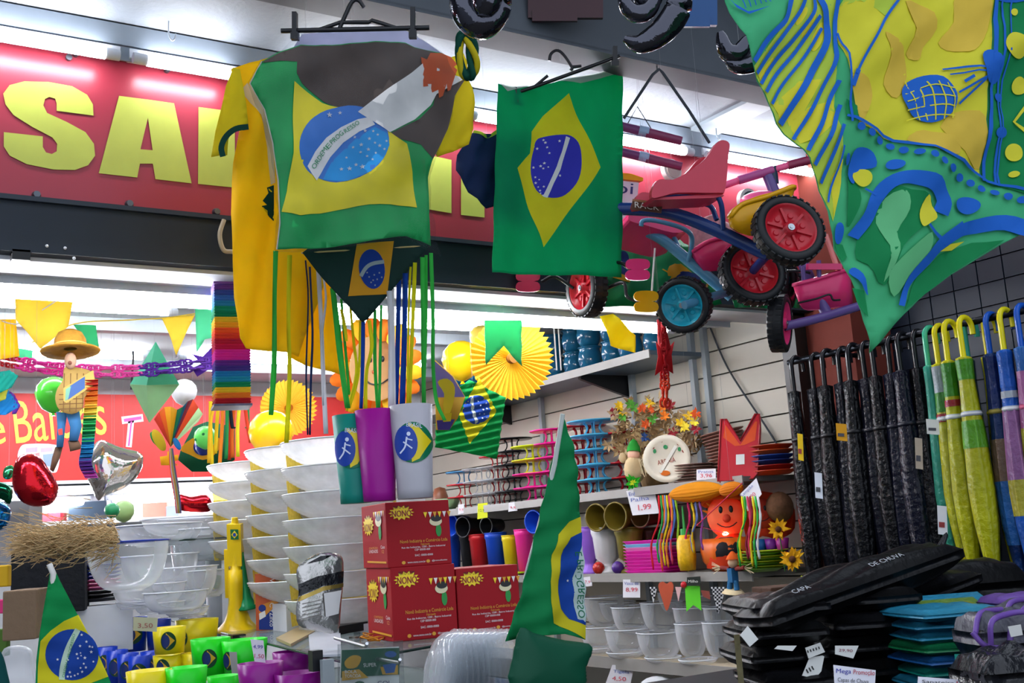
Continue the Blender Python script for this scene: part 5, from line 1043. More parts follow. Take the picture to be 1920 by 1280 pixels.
decal('print', pps, [(mat('#15161a', 'wrap'), [[(558,1095),(590,1080),(642,1070),(641,1092),(600,1098),(557,1118)], [(572,1056),(598,1042),(620,1040),(600,1050)]]), (mat('#b59a52', 'foil', rough=.35), [[(557,1119),(600,1099),(641,1093),(641,1100),(600,1107),(557,1127)]]), (mat('#cfcccb', 'plastic'), [[(600,1112),(636,1106),(630,1150),(604,1156)]]), (mat('#7a7672', 'plastic'), [band([(562, 1132 + i * 7), (596, 1124 + i * 7)], 1.6) for i in range(5)])], po, cell=6, off0=.002)
sm = [('beige_sachet', [(518,1200),(585,1165),(592,1186),(545,1212)], '#b09a70', .006, 'flat beige sachet lying left of the pouch'), ('white_card', [(578,1186),(638,1178),(640,1230),(582,1232)], '#b9bcc4', .004, 'white price card under the snack pouch'), ('black_case', [(630,1152),(680,1150),(690,1180),(636,1190)], '#1b1b1f', .02, 'black case at the foot of the red cartons'), ('dark_packet', [(588,1166),(618,1162),(620,1182),(590,1186)], '#17181c', .01, 'small black packet in front of the pouch')]
for nm, pts, c_, th, lb in sm: MB().prism([P(x, y, Z=ZG + .002) for x, y in pts], (0, 0, th)).build(nm, mat(c_, 'plastic'), None, lb, 'packet')
rbm = MB()
for i in range(5):
    c = P(690 + i * 5, 1192 + (i % 2) * 5, Z=ZG + .006); rbm.torus(c, Vector((.3 * math.sin(i), .3 * math.cos(i * 2), 1)), .018 + .003 * (i % 3), .0014, 20, 5)
rbm.build('rubber_bands', mat('#c9801e', 'matte'), None, 'tangle of orange rubber bands before the red cartons', 'rubber bands', kind='stuff')
MB().cyl(P(664, 1196, Z=ZG), P(664, 1196, Z=ZG) + e3 * .004, .012, n=18).build('coin', mat('#8a8780', 'metal'), None, 'grey coin beside the rubber bands', 'coin')
# white stacked cups behind the horn, clear tumbler, sachets
for i, (x, yb) in enumerate(((418, 1172), (418, 1108))): cup(('lower', 'upper')[i] + ' frosted white cup in the pair behind the yellow horn', x, yb, 60, 54, 64, P(418, 1172, Z=ZG).z + i * .085, mat('#b8bac0', 'sheer', clear=.05), (lambda sh, t: decal('badge', sh, [(mat('#12704a', 'plastic'), [[(402,1096),(416,1078),(440,1085),(440,1104),(405,1104)]]), (mat('#e0c81e', 'plastic'), [[(402,1092),(412,1104),(402,1104)]])], t, cell=5)) if i else None, 'white cups behind the horn', 'white_cup', P(418, 1172, Z=ZG) + e3 * i * 64 * depth(P(418, 1172, Z=ZG)) / F)
tb_ = thing('clear_tumbler', 'large clear plastic tumbler left of the yellow horn', 'tumbler', P(370, 1168, Z=ZG)); c = P(372, 1166, Z=ZG); s_ = depth(c) / F
MB().lathe([(0, .002), (36 * s_, .002), (50 * s_, 152 * s_), (48.5 * s_, 152 * s_), (35 * s_, .004), (0, .004)], c, (0, 0, 1), 28).build('tumbler_wall', mat('#eef0f6', 'clear', rough=.05, lo=.08, hi=.8, blend=.25, bc=.5), tb_); MB().torus(c + e3 * 152 * s_, (0, 0, 1), 49.5 * s_, .002, 28, 5).build('lip', mat('#c9ccd4', 'plastic', rough=.1), tb_)
for i in range(4):
    MB().prism([P(x + i * 6, y - i * 3, Z=ZG + .002 + i * .004) for x, y in smooth_closed([(338,1152),(370,1142),(400,1146),(402,1158),(365,1164)], 3)], (0, 0, .003)).build('cork_disc', mat('#c2b3a0', 'rough'), None, '%s pale disc from the bottom of the pile under the clear tumbler' % ORD[i], 'disc', 'pale discs under the tumbler')
# ---- clear bowls at left
def clear_bowl(label, x, yr, R_px, h_px, d_, m, foot=.4, rimm=None, group='clear plastic bowls at left', nm='clear_bowl', zc=None):
    c = Q(x, yr + h_px, d_); s_ = d_ / F; R = R_px * s_; h = h_px * s_; t = thing(nm, label, 'bowl', c, group)
    pr = [(0, .002), (R * foot, .002), (R * foot, .006)] + [(R * (foot + (1 - foot) * math.sin(f_ * math.pi / 2)), .006 + (h - .006) * (1 - math.cos(f_ * math.pi / 2))) for f_ in (.15, .3, .45, .6, .75, .9, 1)]
    MB().lathe(pr, c, (0, 0, 1), 32).build('bowl_wall', m, t)
    MB().lathe([(R, h - .001), (R * 1.05, h), (R * 1.05, h + .003), (R, h + .003)], c, (0, 0, 1), 32).build('rim', rimm or mat('#dfe2ea', 'plastic', rough=.1), t)
    return t
clear_bowl('clear plastic punch bowl with blue rim at far left of the counter', 240, 1018, 74, 92, 2.75, CLR, rimm=mat('#2a3fb0', 'plastic', rough=.2))
for i, (x, y, R_, h_, d_) in enumerate(((300,985,78,40,3.3),(350,972,80,34,3.4),(392,992,60,60,3.35),(300,1042,70,60,3.2),(345,1065,62,62,3.15),(280,1096,66,42,3.05),(330,1110,58,40,3.0),(390,1070,40,50,3.2))):
    clear_bowl('%s clear bowl counted from the top left of the clear pile' % ORD[i], x, y, R_, h_, d_, CLR, foot=.55)
for i, (x, y, w_, h_) in enumerate(((300,1130,90,20),(255,1128,70,14),(350,1140,80,16))): clear_bowl('shallow clear tray %s from the left on the counter' % ORD[i], x, y, w_ / 2, h_, 3.05, CLR, foot=.8, nm='clear_tray')
pc = ['#2a3fae', '#2a3fae', '#3348b4', '#2a3fae', '#d65a9a', '#d65a9a', '#d65a9a', '#1b1b24', '#1b1b24', '#1b1b24']
for i in range(10):
    c = Q(180, 1064 + i * 7, 3.1); MB().lathe([(0, 0), (.05, 0), (.066, .008), (.068, .0085), (.05, .002), (0, .002)], c, (0, 0, 1), 24).build('party_plate', mat(pc[i], 'plastic'), None, '%s plate from the top in the blue, pink and black plate stack' % ORD[i], 'plate', 'plates under the straw bundle')
MB().b2(tuple(Q(180, 1150, 3.1) - Vector((.08, .08, .1))), tuple(Q(180, 1134, 3.1) + Vector((.08, .08, 0)))).build('white_box', mat('#d8dbe0', 'matte'), None, 'white box below the plate stack at left', 'box')
# straw bundle
sbn = thing('straw_bundle', 'bundle of loose straw lying over the dark goods at left', 'straw', Q(130, 1045, 2.6)); mb = MB()
for i in range(1000):
    f_ = random.random(); x = 40 + 185 * f_; y = 1014 + random.gauss(0, 17) - 6 * f_; dd = 2.6 + random.uniform(-.06, .06); L_ = random.uniform(25, 70); a = math.radians(random.gauss(176 - 10 * f_, 16) if f_ < .85 else random.gauss(180, 25))
    p0 = Q(x, y, dd); p1 = Q(x + L_ * math.cos(a) * .7, y - L_ * math.sin(a) * random.choice((-1, 1)) * .8 + random.uniform(-8, 12), dd + random.uniform(-.03, .03)); mb.tube([p0, p1], .0014, 3, .0006)
mb.build('straw', mat('#b59a70', 'rough', var=.4, scale=9), sbn, kind='stuff')
MB().tube(smooth_open([Q(60, 1015, 2.62), Q(130, 1012, 2.62), Q(215, 1004, 2.62)], 5), .024, 10, .018).build('core', mat('#8f7650', 'rough', var=.4, scale=60), sbn)
# left-hand dark goods, boxes
def pbox(name, label, cat, x, y, d_, w_, h_, dp, c_, kind='matte', rot=0.0, group=None):
    """box with its lower front edge centred at the pixel"""
    c = Q(x, y, d_); s_ = d_ / F; ex = Vector((right.x, right.y, 0)).normalized(); ex = Matrix.Rotation(rot, 3, 'Z') @ ex; ey = Vector((-ex.y, ex.x, 0))
    o = MB().box(c + ey * dp / 2 + e3 * h_ * s_ / 2, (w_ * s_, dp, h_ * s_), (ex, ey, e3)).build(name, mat(c_, kind), None, label, cat, group); bv = o.modifiers.new('bevel', 'BEVEL'); bv.width = .003; bv.segments = 2; return o
pbox('black_bag', 'black cloth bag heap below the straw bundle', 'bag', 90, 1150, 2.9, 130, 120, .2, '#14161b', 'rough', .3)
pbox('red_tub', 'red tub lid behind the straw bundle', 'tub', 76, 985, 5.45, 74, 22, .1, '#b81f2c', 'plastic')
pbox('dark_crate', 'dark slatted crate behind the straw bundle', 'crate', 164, 976, 5.45, 72, 36, .12, '#1f2a35', 'plastic')
pbox('cardboard_box', 'brown cardboard box left of the small table flag', 'box', 36, 1200, 2.4, 60, 92, .2, '#7a6450', 'rough', .2)
pbox('cardboard_box', 'narrow brown cardboard box nearest the small table flag', 'box', 62, 1196, 2.5, 24, 84, .15, '#6b5644', 'rough', .2)
puffy('plastic_bag', smooth_closed([(2,1225),(25,1210),(58,1216),(66,1250),(66,1290),(0,1290)], 3), 2.0, CLR, 'crumpled clear plastic bag at the lower left corner', 'bag', k=2.0)
puffy('teal_cloth', smooth_closed([(-20,1215),(2,1222),(14,1260),(18,1300),(-20,1300)], 3), 1.7, mat('#12504f', 'cloth'), 'teal cloth corner at the lower left edge', 'cloth', k=1.5)
balloon('green balloon with cream panel behind the straw bundle', 232, 958, 20, 4.6, mat('#8fb070', 'plastic'), False); balloon('dark green balloon beside the dark crate', 210, 957, 14, 4.4, mat('#1f7a4c', 'plastic'), False)
pbox('salmon_box', 'salmon coloured box on the lower rear shelf', 'box', 290, 972, 5.5, 46, 30, .1, '#d98a78'); pbox('silver_box', 'pale box on the rear shelf beside the salmon box', 'box', 322, 972, 5.5, 26, 24, .1, '#a9b4c0')
pbox('flower_strip', 'red and yellow paper flowers at the left edge', 'flowers', 4, 1100, 2.6, 22, 40, .02, '#c9a01e'); pbox('pink_strip', 'pink paper piece at the left edge below the flowers', 'paper', 2, 1150, 2.6, 14, 26, .02, '#d63a78'); pbox('green_strip', 'green leafy strip at the lower left edge', 'paper', 2, 1230, 2.6, 22, 50, .02, '#4a6a2a')
pbox('wall_goods', 'grey packed goods stacked at the left edge', 'package', 14, 1090, 3.4, 80, 150, .1, '#77777a')
# ---- mugs under the glass
def mug(label, x, yt, w_, h_, d_, c_, bx=None):
    s_ = d_ / F; c = Q(x, yt + h_, d_); r = w_ / 2 * s_; h = h_ * s_; t = thing('printed_mug', label, 'mug', c, 'coloured plastic mugs under the glass')
    MB().lathe([(0, 0), (r * .86, 0), (r, h), (r - .003, h), (r * .86 - .003, .004), (0, .004)], c, (0, 0, 1), 28).build('mug_wall', mat(c_, 'plastic', rough=.3), t)
    if bx is not None:
        sh = ConeSheet(c, r * .86, r, h, x, yt + h_, yt); cy = yt + h_ * .5
        decal('badge', sh, [(mat('#12402a', 'plastic'), [ell(x + bx, cy, 13, 17)]), (mat('#d9a82a', 'plastic'), [[(x + bx - 3, cy - 15), (x + bx + 11, cy), (x + bx - 3, cy + 14)]]), (mat('#1c2f6e', 'plastic'), [ell(x + bx - 4, cy, 7, 12)])], t, cell=4, off0=.001)
    return t
BLm, YLm, GRm, PUm = '#0a33a8', '#e0cc12', '#16d11c', '#86107f'
for i, (x, y, w_, h_, d_, c_, bx, lb) in enumerate((
    (206,1158,50,62,3.1,BLm,-10,'first blue mug of the top row, at its left end'),(252,1158,48,62,3.1,BLm,6,'second blue mug of the top row, beside the first'),(298,1162,46,60,3.1,BLm,8,'third blue mug of the top row, next to the yellow mugs'),
    (200,1214,40,60,2.95,BLm,2,'first blue mug of the lower row'),(220,1220,40,60,2.92,BLm,4,'second blue mug of the lower row'),(240,1226,40,60,2.89,BLm,4,'third blue mug of the lower row'),(262,1230,42,60,2.86,BLm,4,'fourth blue mug of the lower row'),(286,1222,44,60,2.9,BLm,6,'fifth blue mug of the lower row, nearest the yellow ones'),
    (318,1176,62,48,2.8,YLm,6,'yellow mug at the upper left of the yellow group'),(370,1162,80,60,3.05,YLm,-20,'tall yellow mug under the clear tumbler'),(318,1228,60,44,2.8,YLm,-4,'yellow mug in the middle of the yellow group'),(376,1224,70,50,2.8,YLm,None,'plain yellow mug behind the green mugs'),(280,1258,84,60,2.35,YLm,None,'plain yellow mug at the bottom left of the yellow group'),
    (396,1198,74,68,2.62,GRm,6,'bright green mug below the yellow horn'),(460,1200,86,70,2.6,GRm,-22,'bright green mug next to the purple mugs'),(350,1252,78,60,2.35,GRm,None,'bright green mug cut by the bottom edge'),(420,1268,60,60,2.4,GRm,None,'bright green mug low between yellow and purple'),
    (490,1244,86,70,2.3,PUm,None,'purple mug at the left of the purple group'),(548,1222,72,52,2.5,PUm,None,'purple mug at the upper right of the purple group'),(560,1262,90,60,2.28,PUm,None,'purple mug cut by the bottom edge'))): mug(lb, x, y, w_, h_, d_, c_, bx)
glass_shelf('bottom glass shelf under the coloured mugs', [(.55, 1.9), (1.6, 1.9), (1.6, 3.4), (.9, 3.4)], 1.24)
# price tags hung on the glass
def tag(label, pts, d_, lines, nrm=FAC, c_='#d5d2dc', parent=None, name='price_tag'):
    s_ = px_sheet(*pts[0], d_, nrm); t = thing(name, label, 'price tag', s_.hit(*pts[-1]), 'handwritten price tags')
    MB().prism([s_.at(*p) for p in pts], -s_.n * .0015).build('card', mat(c_, 'matte', var=.04), t)
    if lines: decal('writing', s_, [(mat(cc, 'matte'), [txt(s_, tx, x, y, w_, h_, a)]) for tx, x, y, w_, h_, a, cc in lines], t, cell=0)
    return t
tag('price tag clipped to the glass edge between green and purple mugs', [(470,1198),(494,1200),(498,1242),(478,1240)], 2.3, [('4,99', 474, 1216, 18, 8, -4, '#4a4a9a'), ('1,50', 476, 1234, 18, 9, -4, '#b04a5a')])
tag('pale price tag behind the glass by the blue mugs', [(250,1156),(296,1158),(294,1184),(250,1182)], 2.6, [('3,50', 258, 1178, 28, 10, 0, '#a05a5a')], c_='#b9b59a')
tag('grey sticker strip on the bright green mug', [(430,1222),(444,1222),(447,1268),(436,1268)], 2.535, [], c_='#a8a4a4')
# hanging card on peg hooks
hc_ = thing('hanging_card', 'green and white printed card in a clear sleeve on a peg hook', 'card', Q(698, 1285, 1.95)); hs = px_sheet(698, 1245, 1.95, FAC)
MB().prism([hs.at(x, y) for x, y in ((640,1218),(748,1212),(748,1300),(638,1300))], (0, .003, 0)).build('card_board', mat('#d3d6d2', 'plastic'), hc_)
decal('print', hs, [(mat('#14543a', 'plastic'), [[(640,1218),(748,1214),(748,1264),(638,1270)]]), (mat('#c9992a', 'plastic'), [smooth_closed([(645,1240),(660,1228),(676,1232),(668,1250),(650,1252)], 3), [(640,1258),(672,1254),(690,1270),(640,1276)], [(712,1250),(745,1246),(745,1264),(716,1264)]]), (mat('#2a5fa0', 'plastic'), [ell(731, 1226, 11, 6), [(716,1246),(742,1242),(738,1260),(722,1262)]]), (mat('#e6e8e0', 'plastic'), [txt(hs, 'SUPER', 680, 1250, 24, 7, 3), txt(hs, 'BOLA', 645, 1262, 22, 6, 2), txt(hs, 'TORCIDA', 645, 1270, 30, 6, 2)]), (mat('#3a3a6a', 'plastic'), [txt(hs, 'GOL', 706, 1284, 26, 8, 2)]), (mat('#14543a', 'plastic'), [ell(672, 1282, 10, 6)])], hc_, cell=0)
cloth('clear_sleeve', px_sheet(698, 1240, 1.93, FAC, folds((2, 20, 60, 0))), [(634,1208),(756,1200),(758,1300),(632,1300)], mat('#f0f3f5', 'clear', lo=.05, hi=.5, bc=.2), parent=hc_)
for (a, b, lb) in (((628,1196), (686,1212), 'upper white peg hook before the hanging card'), ((690,1232), (748,1242), 'lower white peg hook in front of the hanging card')):
    MB().tube([Q(*a, 2.0), Q(*b, 1.85), Q(b[0] + 2, b[1] - 6, 1.84)], .0028, 6).build('peg_hook', mat('#c9ccd0', 'metal', rough=.3), None, lb, 'hook')
MB().box(Q(592, 1238, 2.02), (.02, .02, .036)).build('glass_clip', BLK, None, 'black clip at the near corner of the glass shelf', 'clip')
MB().b2(tuple(Q(614, 1300, 2.0) - Vector((.012, .012, .03))), tuple(Q(614, 1236, 2.0) + Vector((.012, .012, 0)))).build('shelf_upright', GALV, None, 'grey metal upright left of the hanging card', 'upright')
# ---- nested clear dome lids
for i in range(11):
    x0 = 800 + i * 10; d_ = 2.05 + i * .008; R = 92 * d_ / F; c = Q(x0 + 44, 1278, d_)
    axd = (right * -.93 - fwd * .32 + up * .12).normalized()
    t = MB().lathe([(R * 1.06, -.004), (R, 0), (R * .97, R * .17), (R * .85, R * .3), (R * .6, R * .41), (R * .3, R * .46), (0, R * .47)], c, axd, 30)
    t.build('dome_lid', mat('#eef1f4', 'clear', rough=.06, lo=.02, hi=.8, blend=.2, bc=.9, bst=.15), None, '%s clear dome lid from the left in the nested row' % ORD[i], 'lid', 'nested clear dome lids')
# ---- table flags in the foreground
f1 = thing('table_flag', 'Brazilian flag on a short white pole at the lower left', 'flag', Q(90, 1290, 1.55))
s1 = px_sheet(130, 1180, 1.55, (-.2, -1, .1), folds((5, 30, 90, 0), (2, 100, 40, 1)))
cloth('cloth', s1, [(95,1062),(103,1068),(112,1088),(135,1132),(160,1178),(186,1228),(212,1290),(66,1290),(68,1240),(74,1190),(82,1140),(92,1085)], mat('#0c8a48', 'cloth', tr=.3), parent=f1, cell=9)
decal('print', s1, [(YLW, [[(147,1152),(163,1184),(186,1230),(203,1268),(160,1284),(70,1290),(71,1250),(76,1202),(95,1182),(120,1164)]]), (mat('#123a8c', 'cloth', tr=.2), [ell(135, 1227, 50, 48, 0, 36)]), (mat('#b9d0b8', 'cloth'), [band([(146,1180),(128,1215),(118,1250),(116,1274)], 11)]), (mat('#4a8a5a', 'cloth'), [txt(s1, 'ORDEM E PROGRESSO', 121, 1270, 84, 5, 76)]), (WHT, [star(x, y, r) for x, y, r in ((153,1190,3),(162,1203,3),(168,1212,3),(173,1213,2.5),(150,1211,3),(171,1222,3.5),(144,1226,3),(151,1224,2),(152,1229,2),(146,1234,2.5),(159,1233,3.5),(175,1240,2.5),(157,1244,2.5),(161,1251,3),(151,1252,2.5),(154,1259,3),(131,1260,3),(127,1268,3),(133,1268,2.5),(140,1266,2.5),(146,1263,2.5),(108,1236,3),(128,1237,2))])], f1, cell=9)
MB().tube([Q(92, 1057, 1.56), Q(100, 1075, 1.56), Q(96, 1150, 1.57), Q(80, 1290, 1.58)], .004, 8).build('pole', mat('#d9d6d0', 'plastic'), f1)
f2 = thing('table_flag', 'tall folded Brazilian flag on a white pole in the centre foreground', 'flag', Q(1050, 1200, 1.8))
s2_ = px_sheet(1050, 1000, 1.8, (-.1, -1, .05), folds((6, 10, 70, 0), (3, 60, 50, 1), (2.2, 82, 44, 0)))
cloth('cloth', s2_, [(1057,778),(1064,800),(1075,850),(1084,910),(1091,968),(1093,1060),(1096,1199),(1060,1188),(1000,1192),(944,1202),(958,1165),(978,1110),(996,1045),(1012,975),(1032,890),(1046,830)], mat('#0c7a44', 'cloth', tr=.3), parent=f2, cell=10)
decal('print', s2_, [(mat('#c9bc22', 'cloth', tr=.3), [[(1091,968),(1066,978),(1045,1002),(1033,1040),(1029,1090),(1032,1150),(1040,1168),(1065,1180),(1095,1198)]]), (mat('#123f94', 'cloth', tr=.2), [[(1092,997),(1068,1008),(1054,1030),(1046,1065),(1045,1110),(1052,1140),(1068,1160),(1094,1172)]]), (mat('#b3c6c0', 'cloth'), [[(1093,1022),(1084,1050),(1076,1085),(1075,1125),(1080,1160),(1093,1166)]]), (mat('#1f6a4a', 'cloth'), [lambda mb, off: s2_.text('E PROGRESSO', 1091, 1034, 124, 10, off, mb, (0, 1), (-1, 0))]), (WHT, [star(1067, 1088, 3)])], f2, cell=10)
MB().tube([Q(1055, 776, 1.81), Q(1040, 870, 1.82), Q(1010, 990, 1.83), Q(985, 1085, 1.84)], .004, 8).build('pole', mat('#b9c2bd', 'plastic'), f2)
gb = thing('green_cloth', 'dark green folded cloth at the foot of the tall folded flag', 'cloth', Q(1030, 1290, 1.7))
puffy('folded_cloth', smooth_closed([(976,1176),(1000,1186),(1060,1200),(1104,1206),(1110,1222),(1098,1250),(1086,1300),(960,1300),(962,1230)], 2), 1.7, mat('#0a4a34', 'cloth', rough=.5, tr=.1), '', k=1.6, parent=gb)
# ================================================================ GOODS ON THE RIGHT-HAND SHELVES
ZA, ZB_, ZC_, ZD = 2.3, 1.765, 1.43, 1.105
def onshelf(px, py, x, z):
    p = P(px, py, X=x); return Vector((x, p.y, z))
# dark blue pots, two rows
NB = mat('#1a5878', 'plastic', rough=.12, var=.15)
t0 = thing('blue_pot', 'x', 'pot', (0, 0, 0), 'dark blue pots on the top shelf'); t0['_o'] = (0, 0, 0)
MB().lathe([(0, 0), (.036, 0), (.048, .02), (.054, .05), (.05, .075), (.045, .09), (.052, .1), (.049, .1), (.042, .088), (.04, .01)], (0, 0, 0), (0, 0, 1), 20).build('pot_wall', NB, t0)
MB().torus((0, 0, .1), (0, 0, 1), .051, .003, 20, 6).build('rim', NB, t0)
for r in range(2):
    for i in range(13):
        loc = (2.925 + (.0 if i % 2 else .02), 3.47 + i * .142, ZA + r * .104); lb = '%s dark blue pot from the near end of the %s row' % (ORD[i], ('lower', 'upper')[r])
        if r == 0 and i == 0: t0.location = loc; t0['label'] = lb
        else: copy_tree(t0, loc, label=lb)
# cake stands
def cake_stand(m):
    t = thing('cake_stand', 'x', 'cake stand', (0, 0, 0), 'stacked cake stands'); R = 1.0
    MB().lathe([(0, .90), (.97, .90), (1, .93), (1.02, 1.0), (.98, 1.0), (.95, .95), (0, .95)], (0, 0, 0), (0, 0, 1), 28).build('plate', m, t)
    MB().torus((0, 0, .06), (0, 0, 1), .46, .04, 24, 6, 1.3).build('foot_ring', m, t)
    lg = MB().tube(smooth_open([(.46, 0, .06), (.34, 0, .25), (.28, 0, .5), (.32, 0, .75), (.42, 0, .92)], 4), .032, 6).build('leg', m, t)
    for i in range(1, 6): c = lg.copy(); COL.objects.link(c); c.rotation_euler = (0, 0, i * math.pi / 3)
    return t
SM = {'blue': '#4fb0d8', 'pink': '#ec1f92', 'red': '#b01824', 'yellow': '#d8e01c', 'black': '#16171b', 'clear': None, 'teal': '#3f86b5'}
protos = {}
def stand(colr, px, level, rpx, xw, label, h=.064):
    p = onshelf(px, 925, xw, ZB_ + level * h); d_ = depth(p); R = rpx * 1.14 * d_ / F
    if colr not in protos: protos[colr] = cake_stand(mat(SM[colr], 'plastic', rough=.25) if SM[colr] else CLR); t = protos[colr]; t.location = p; t.scale = (R, R, h); t['label'] = label
    else: t = copy_tree(protos[colr], p, scale=(R, R, h), label=label)
L5 = ['lowest', 'second lowest', 'middle', 'fourth', 'topmost']
for i in range(5): stand('blue', 1122, i, 43, 2.955, L5[i] + ' light blue cake stand in its stack')
for i in range(5): stand('red', 1100, i, 40, 3.04, L5[i] + ' red cake stand in the stack behind the blue ones')
for i in range(5): stand('red', 1180, i, 40, 3.05, L5[i] + ' red cake stand in the stack nearest the husk flowers') if i < 4 else None
for i in range(5): stand('pink', 1042, i, 36, 2.97, L5[i] + ' pink cake stand in the taller pink stack')
for i, c_ in enumerate(('pink', 'pink', 'yellow', 'yellow')): stand(c_, 1004, i, 36, 2.92, ('lower ' if i % 2 == 0 else 'upper ') + c_ + ' cake stand in the yellow over pink stack')
for i in range(5): stand('black', 966, i, 34, 2.99, L5[i] + ' black cake stand in its stack')
for i in range(3): stand('clear', 930, i, 32, 2.95, L5[i] + ' clear cake stand in the right clear stack'); stand('clear', 905, i, 32, 2.92, L5[i] + ' clear cake stand in the left clear stack')
for i in range(4): stand('red', 936, i, 30, 3.05, L5[i] + ' red cake stand behind the clear stacks')
for i, c_ in enumerate(('red', 'red', 'teal')): stand(c_, 872, i, 30, 2.93, L5[i] + ' cake stand in the far stack by the paper flag')
p = onshelf(840, 945, 2.93, ZB_); MB().lathe([(0, 0), (.035, 0), (.06, .06), (.07, .065), (.05, .02)], p, (0, 0, 1), 20).build('green_bowl', mat('#7a9a70', 'plastic'), None, 'sage green footed bowl at the far end of the cake stands', 'bowl')
p = onshelf(826, 945, 2.98, ZB_); MB().lathe([(0, 0), (.04, 0), (.045, .08), (.03, .13), (0, .14)], p, (0, 0, 1), 18).build('brown_jar', mat('#7a4a34', 'plastic'), None, 'brown jar at the far end of the cake stand shelf', 'jar')
# pots on the middle shelf
def flared(name, label, p, r0, r1, h, c_, cat='pot', flut=16, amp=.02, group='ribbed flower pots', foot=False):
    p = Vector(p); t = thing(name, label, cat, p, group); m = mat(c_, 'plastic', rough=.35)
    pr = [(0, .002), (r0, .002), (r1 * .93, h * .86), (r1, h * .88), (r1, h), (r1 - .004, h), (r0 * .9, .01), (0, .01)] if not foot else [(0, 0), (r0 * 1.25, 0), (r0 * 1.2, .012), (r0 * .62, h * .16), (r0 * .6, h * .24), (r0 * 1.1, h * .34), (r1 * .9, h * .8), (r1, h * .9), (r1, h), (r1 - .004, h), (r0 * .8, h * .4), (0, h * .36)]
    MB().lathe(pr, p, (0, 0, 1), 32, flut=flut, famp=amp).build('pot_wall', m, t); MB().torus(p + e3 * h, (0, 0, 1), r1, .003, 28, 6).build('rim', m, t); return t
for x, w_, h_, c_, lb in ((848,38,58,'#1746b8','blue ribbed pot at the far end'),(880,34,56,'#15161a','black ribbed pot beside the far blue one'),(900,38,56,'#c01f26','red ribbed pot'),(932,42,58,'#1746b8','blue ribbed pot right of the red one'),(985,36,62,'#ec2f96','pink ribbed pot'),(958,30,54,'#e0c81c','yellow ribbed pot left of the pink one')):
    p = onshelf(x, 1050, 2.93, ZC_); s_ = depth(p) / F; flared('flower_pot', lb + ' on the middle shelf', p, w_ * .36 * s_, w_ * .5 * s_, h_ * s_ * 1.35, c_)
for x, w_, h_, c_, lb in ((1108,46,86,'#8f5fc9','lilac footed urn on the middle shelf'),(1142,56,84,'#d4d3d6','white footed urn on the middle shelf'),(1186,56,84,'#6a5f1e','olive footed urn on the middle shelf'),(1226,50,80,'#4a2c1c','brown footed urn behind the trays'),(1262,46,76,'#5a2a20','dark red footed urn behind the trays')):
    p = onshelf(x, 1078, 2.93 if x < 1200 else 3.03, ZC_); s_ = depth(p) / F; flared('footed_urn', lb, p, w_ * .36 * s_, w_ * .5 * s_, h_ * s_, c_, 'urn', 20, .025, 'footed garden urns', True)
def lying_pot(label, x, y, xw, rpx, L_, c_):
    p = P(x, y, X=xw); s_ = depth(p) / F; R = rpx * s_; a = Vector((1, .25, 0)).normalized(); m = mat(c_, 'plastic', rough=.3); t = thing('lying_pot', label, 'pot', p, 'pots lying on their side')
    MB().lathe([(R, 0), (R * .96, .006), (R * .75, L_), (0, L_), (0, L_ - .004), (R * .72, L_ - .004), (R * .92, .0)], p, a, 28).build('pot_wall', m, t); MB().torus(p, a, R, .004, 28, 6).build('rim', m, t)
for x, y, xw, r, L_, c_, lb in ((845,984,2.86,20,.12,'#1746b8','blue pot lying on its side at the far end'),(868,988,2.86,19,.16,'#15161a','black pot lying on its side beside the blue one'),(912,986,2.9,16,.1,'#15161a','smaller black pot lying on its side'),(1000,978,2.86,21,.1,'#1746b8','blue pot lying on its side left of the folded flag'),(1118,970,2.84,25,.2,'#6a5a1c','olive pot lying on its side above the lilac urn'),(1154,968,2.84,26,.2,'#6a5a1c','olive pot lying on its side above the white urn'),(1200,966,2.9,22,.2,'#5a3a1e','brown pot lying on its side at the right end')): lying_pot(lb, x, y, xw, r, L_, c_)
st_ = thing('yellow_stool', 'small lime plastic stand in front of the pink pot', 'stand', onshelf(962, 1072, 2.86, ZC_ - .03)); p = onshelf(962, 1072, 2.86, ZC_ - .035)
MB().lathe([(0, .045), (.06, .045), (.06, .052), (0, .052)], p, (0, 0, 1), 20).build('plate', mat('#c8e02a', 'plastic'), st_)
for i in range(4): a = i * math.pi / 2; MB().tube([p + Vector((.04 * math.cos(a), .04 * math.sin(a), 0)), p + Vector((.03 * math.cos(a), .03 * math.sin(a), .046))], .004, 6).build('leg', mat('#c8e02a', 'plastic'), st_)
for x, c_, lb in ((1122, '#a8281e', 'dark orange ball between the lilac and white urns'), (1158, '#4a2a7a', 'violet ball between the white and olive urns')):
    p = onshelf(x, 1060, 2.875, ZC_ + .026); MB().ball(p, .026, 18).build('glossy_ball', mat(c_, 'plastic', rough=.2), None, lb, 'ball')
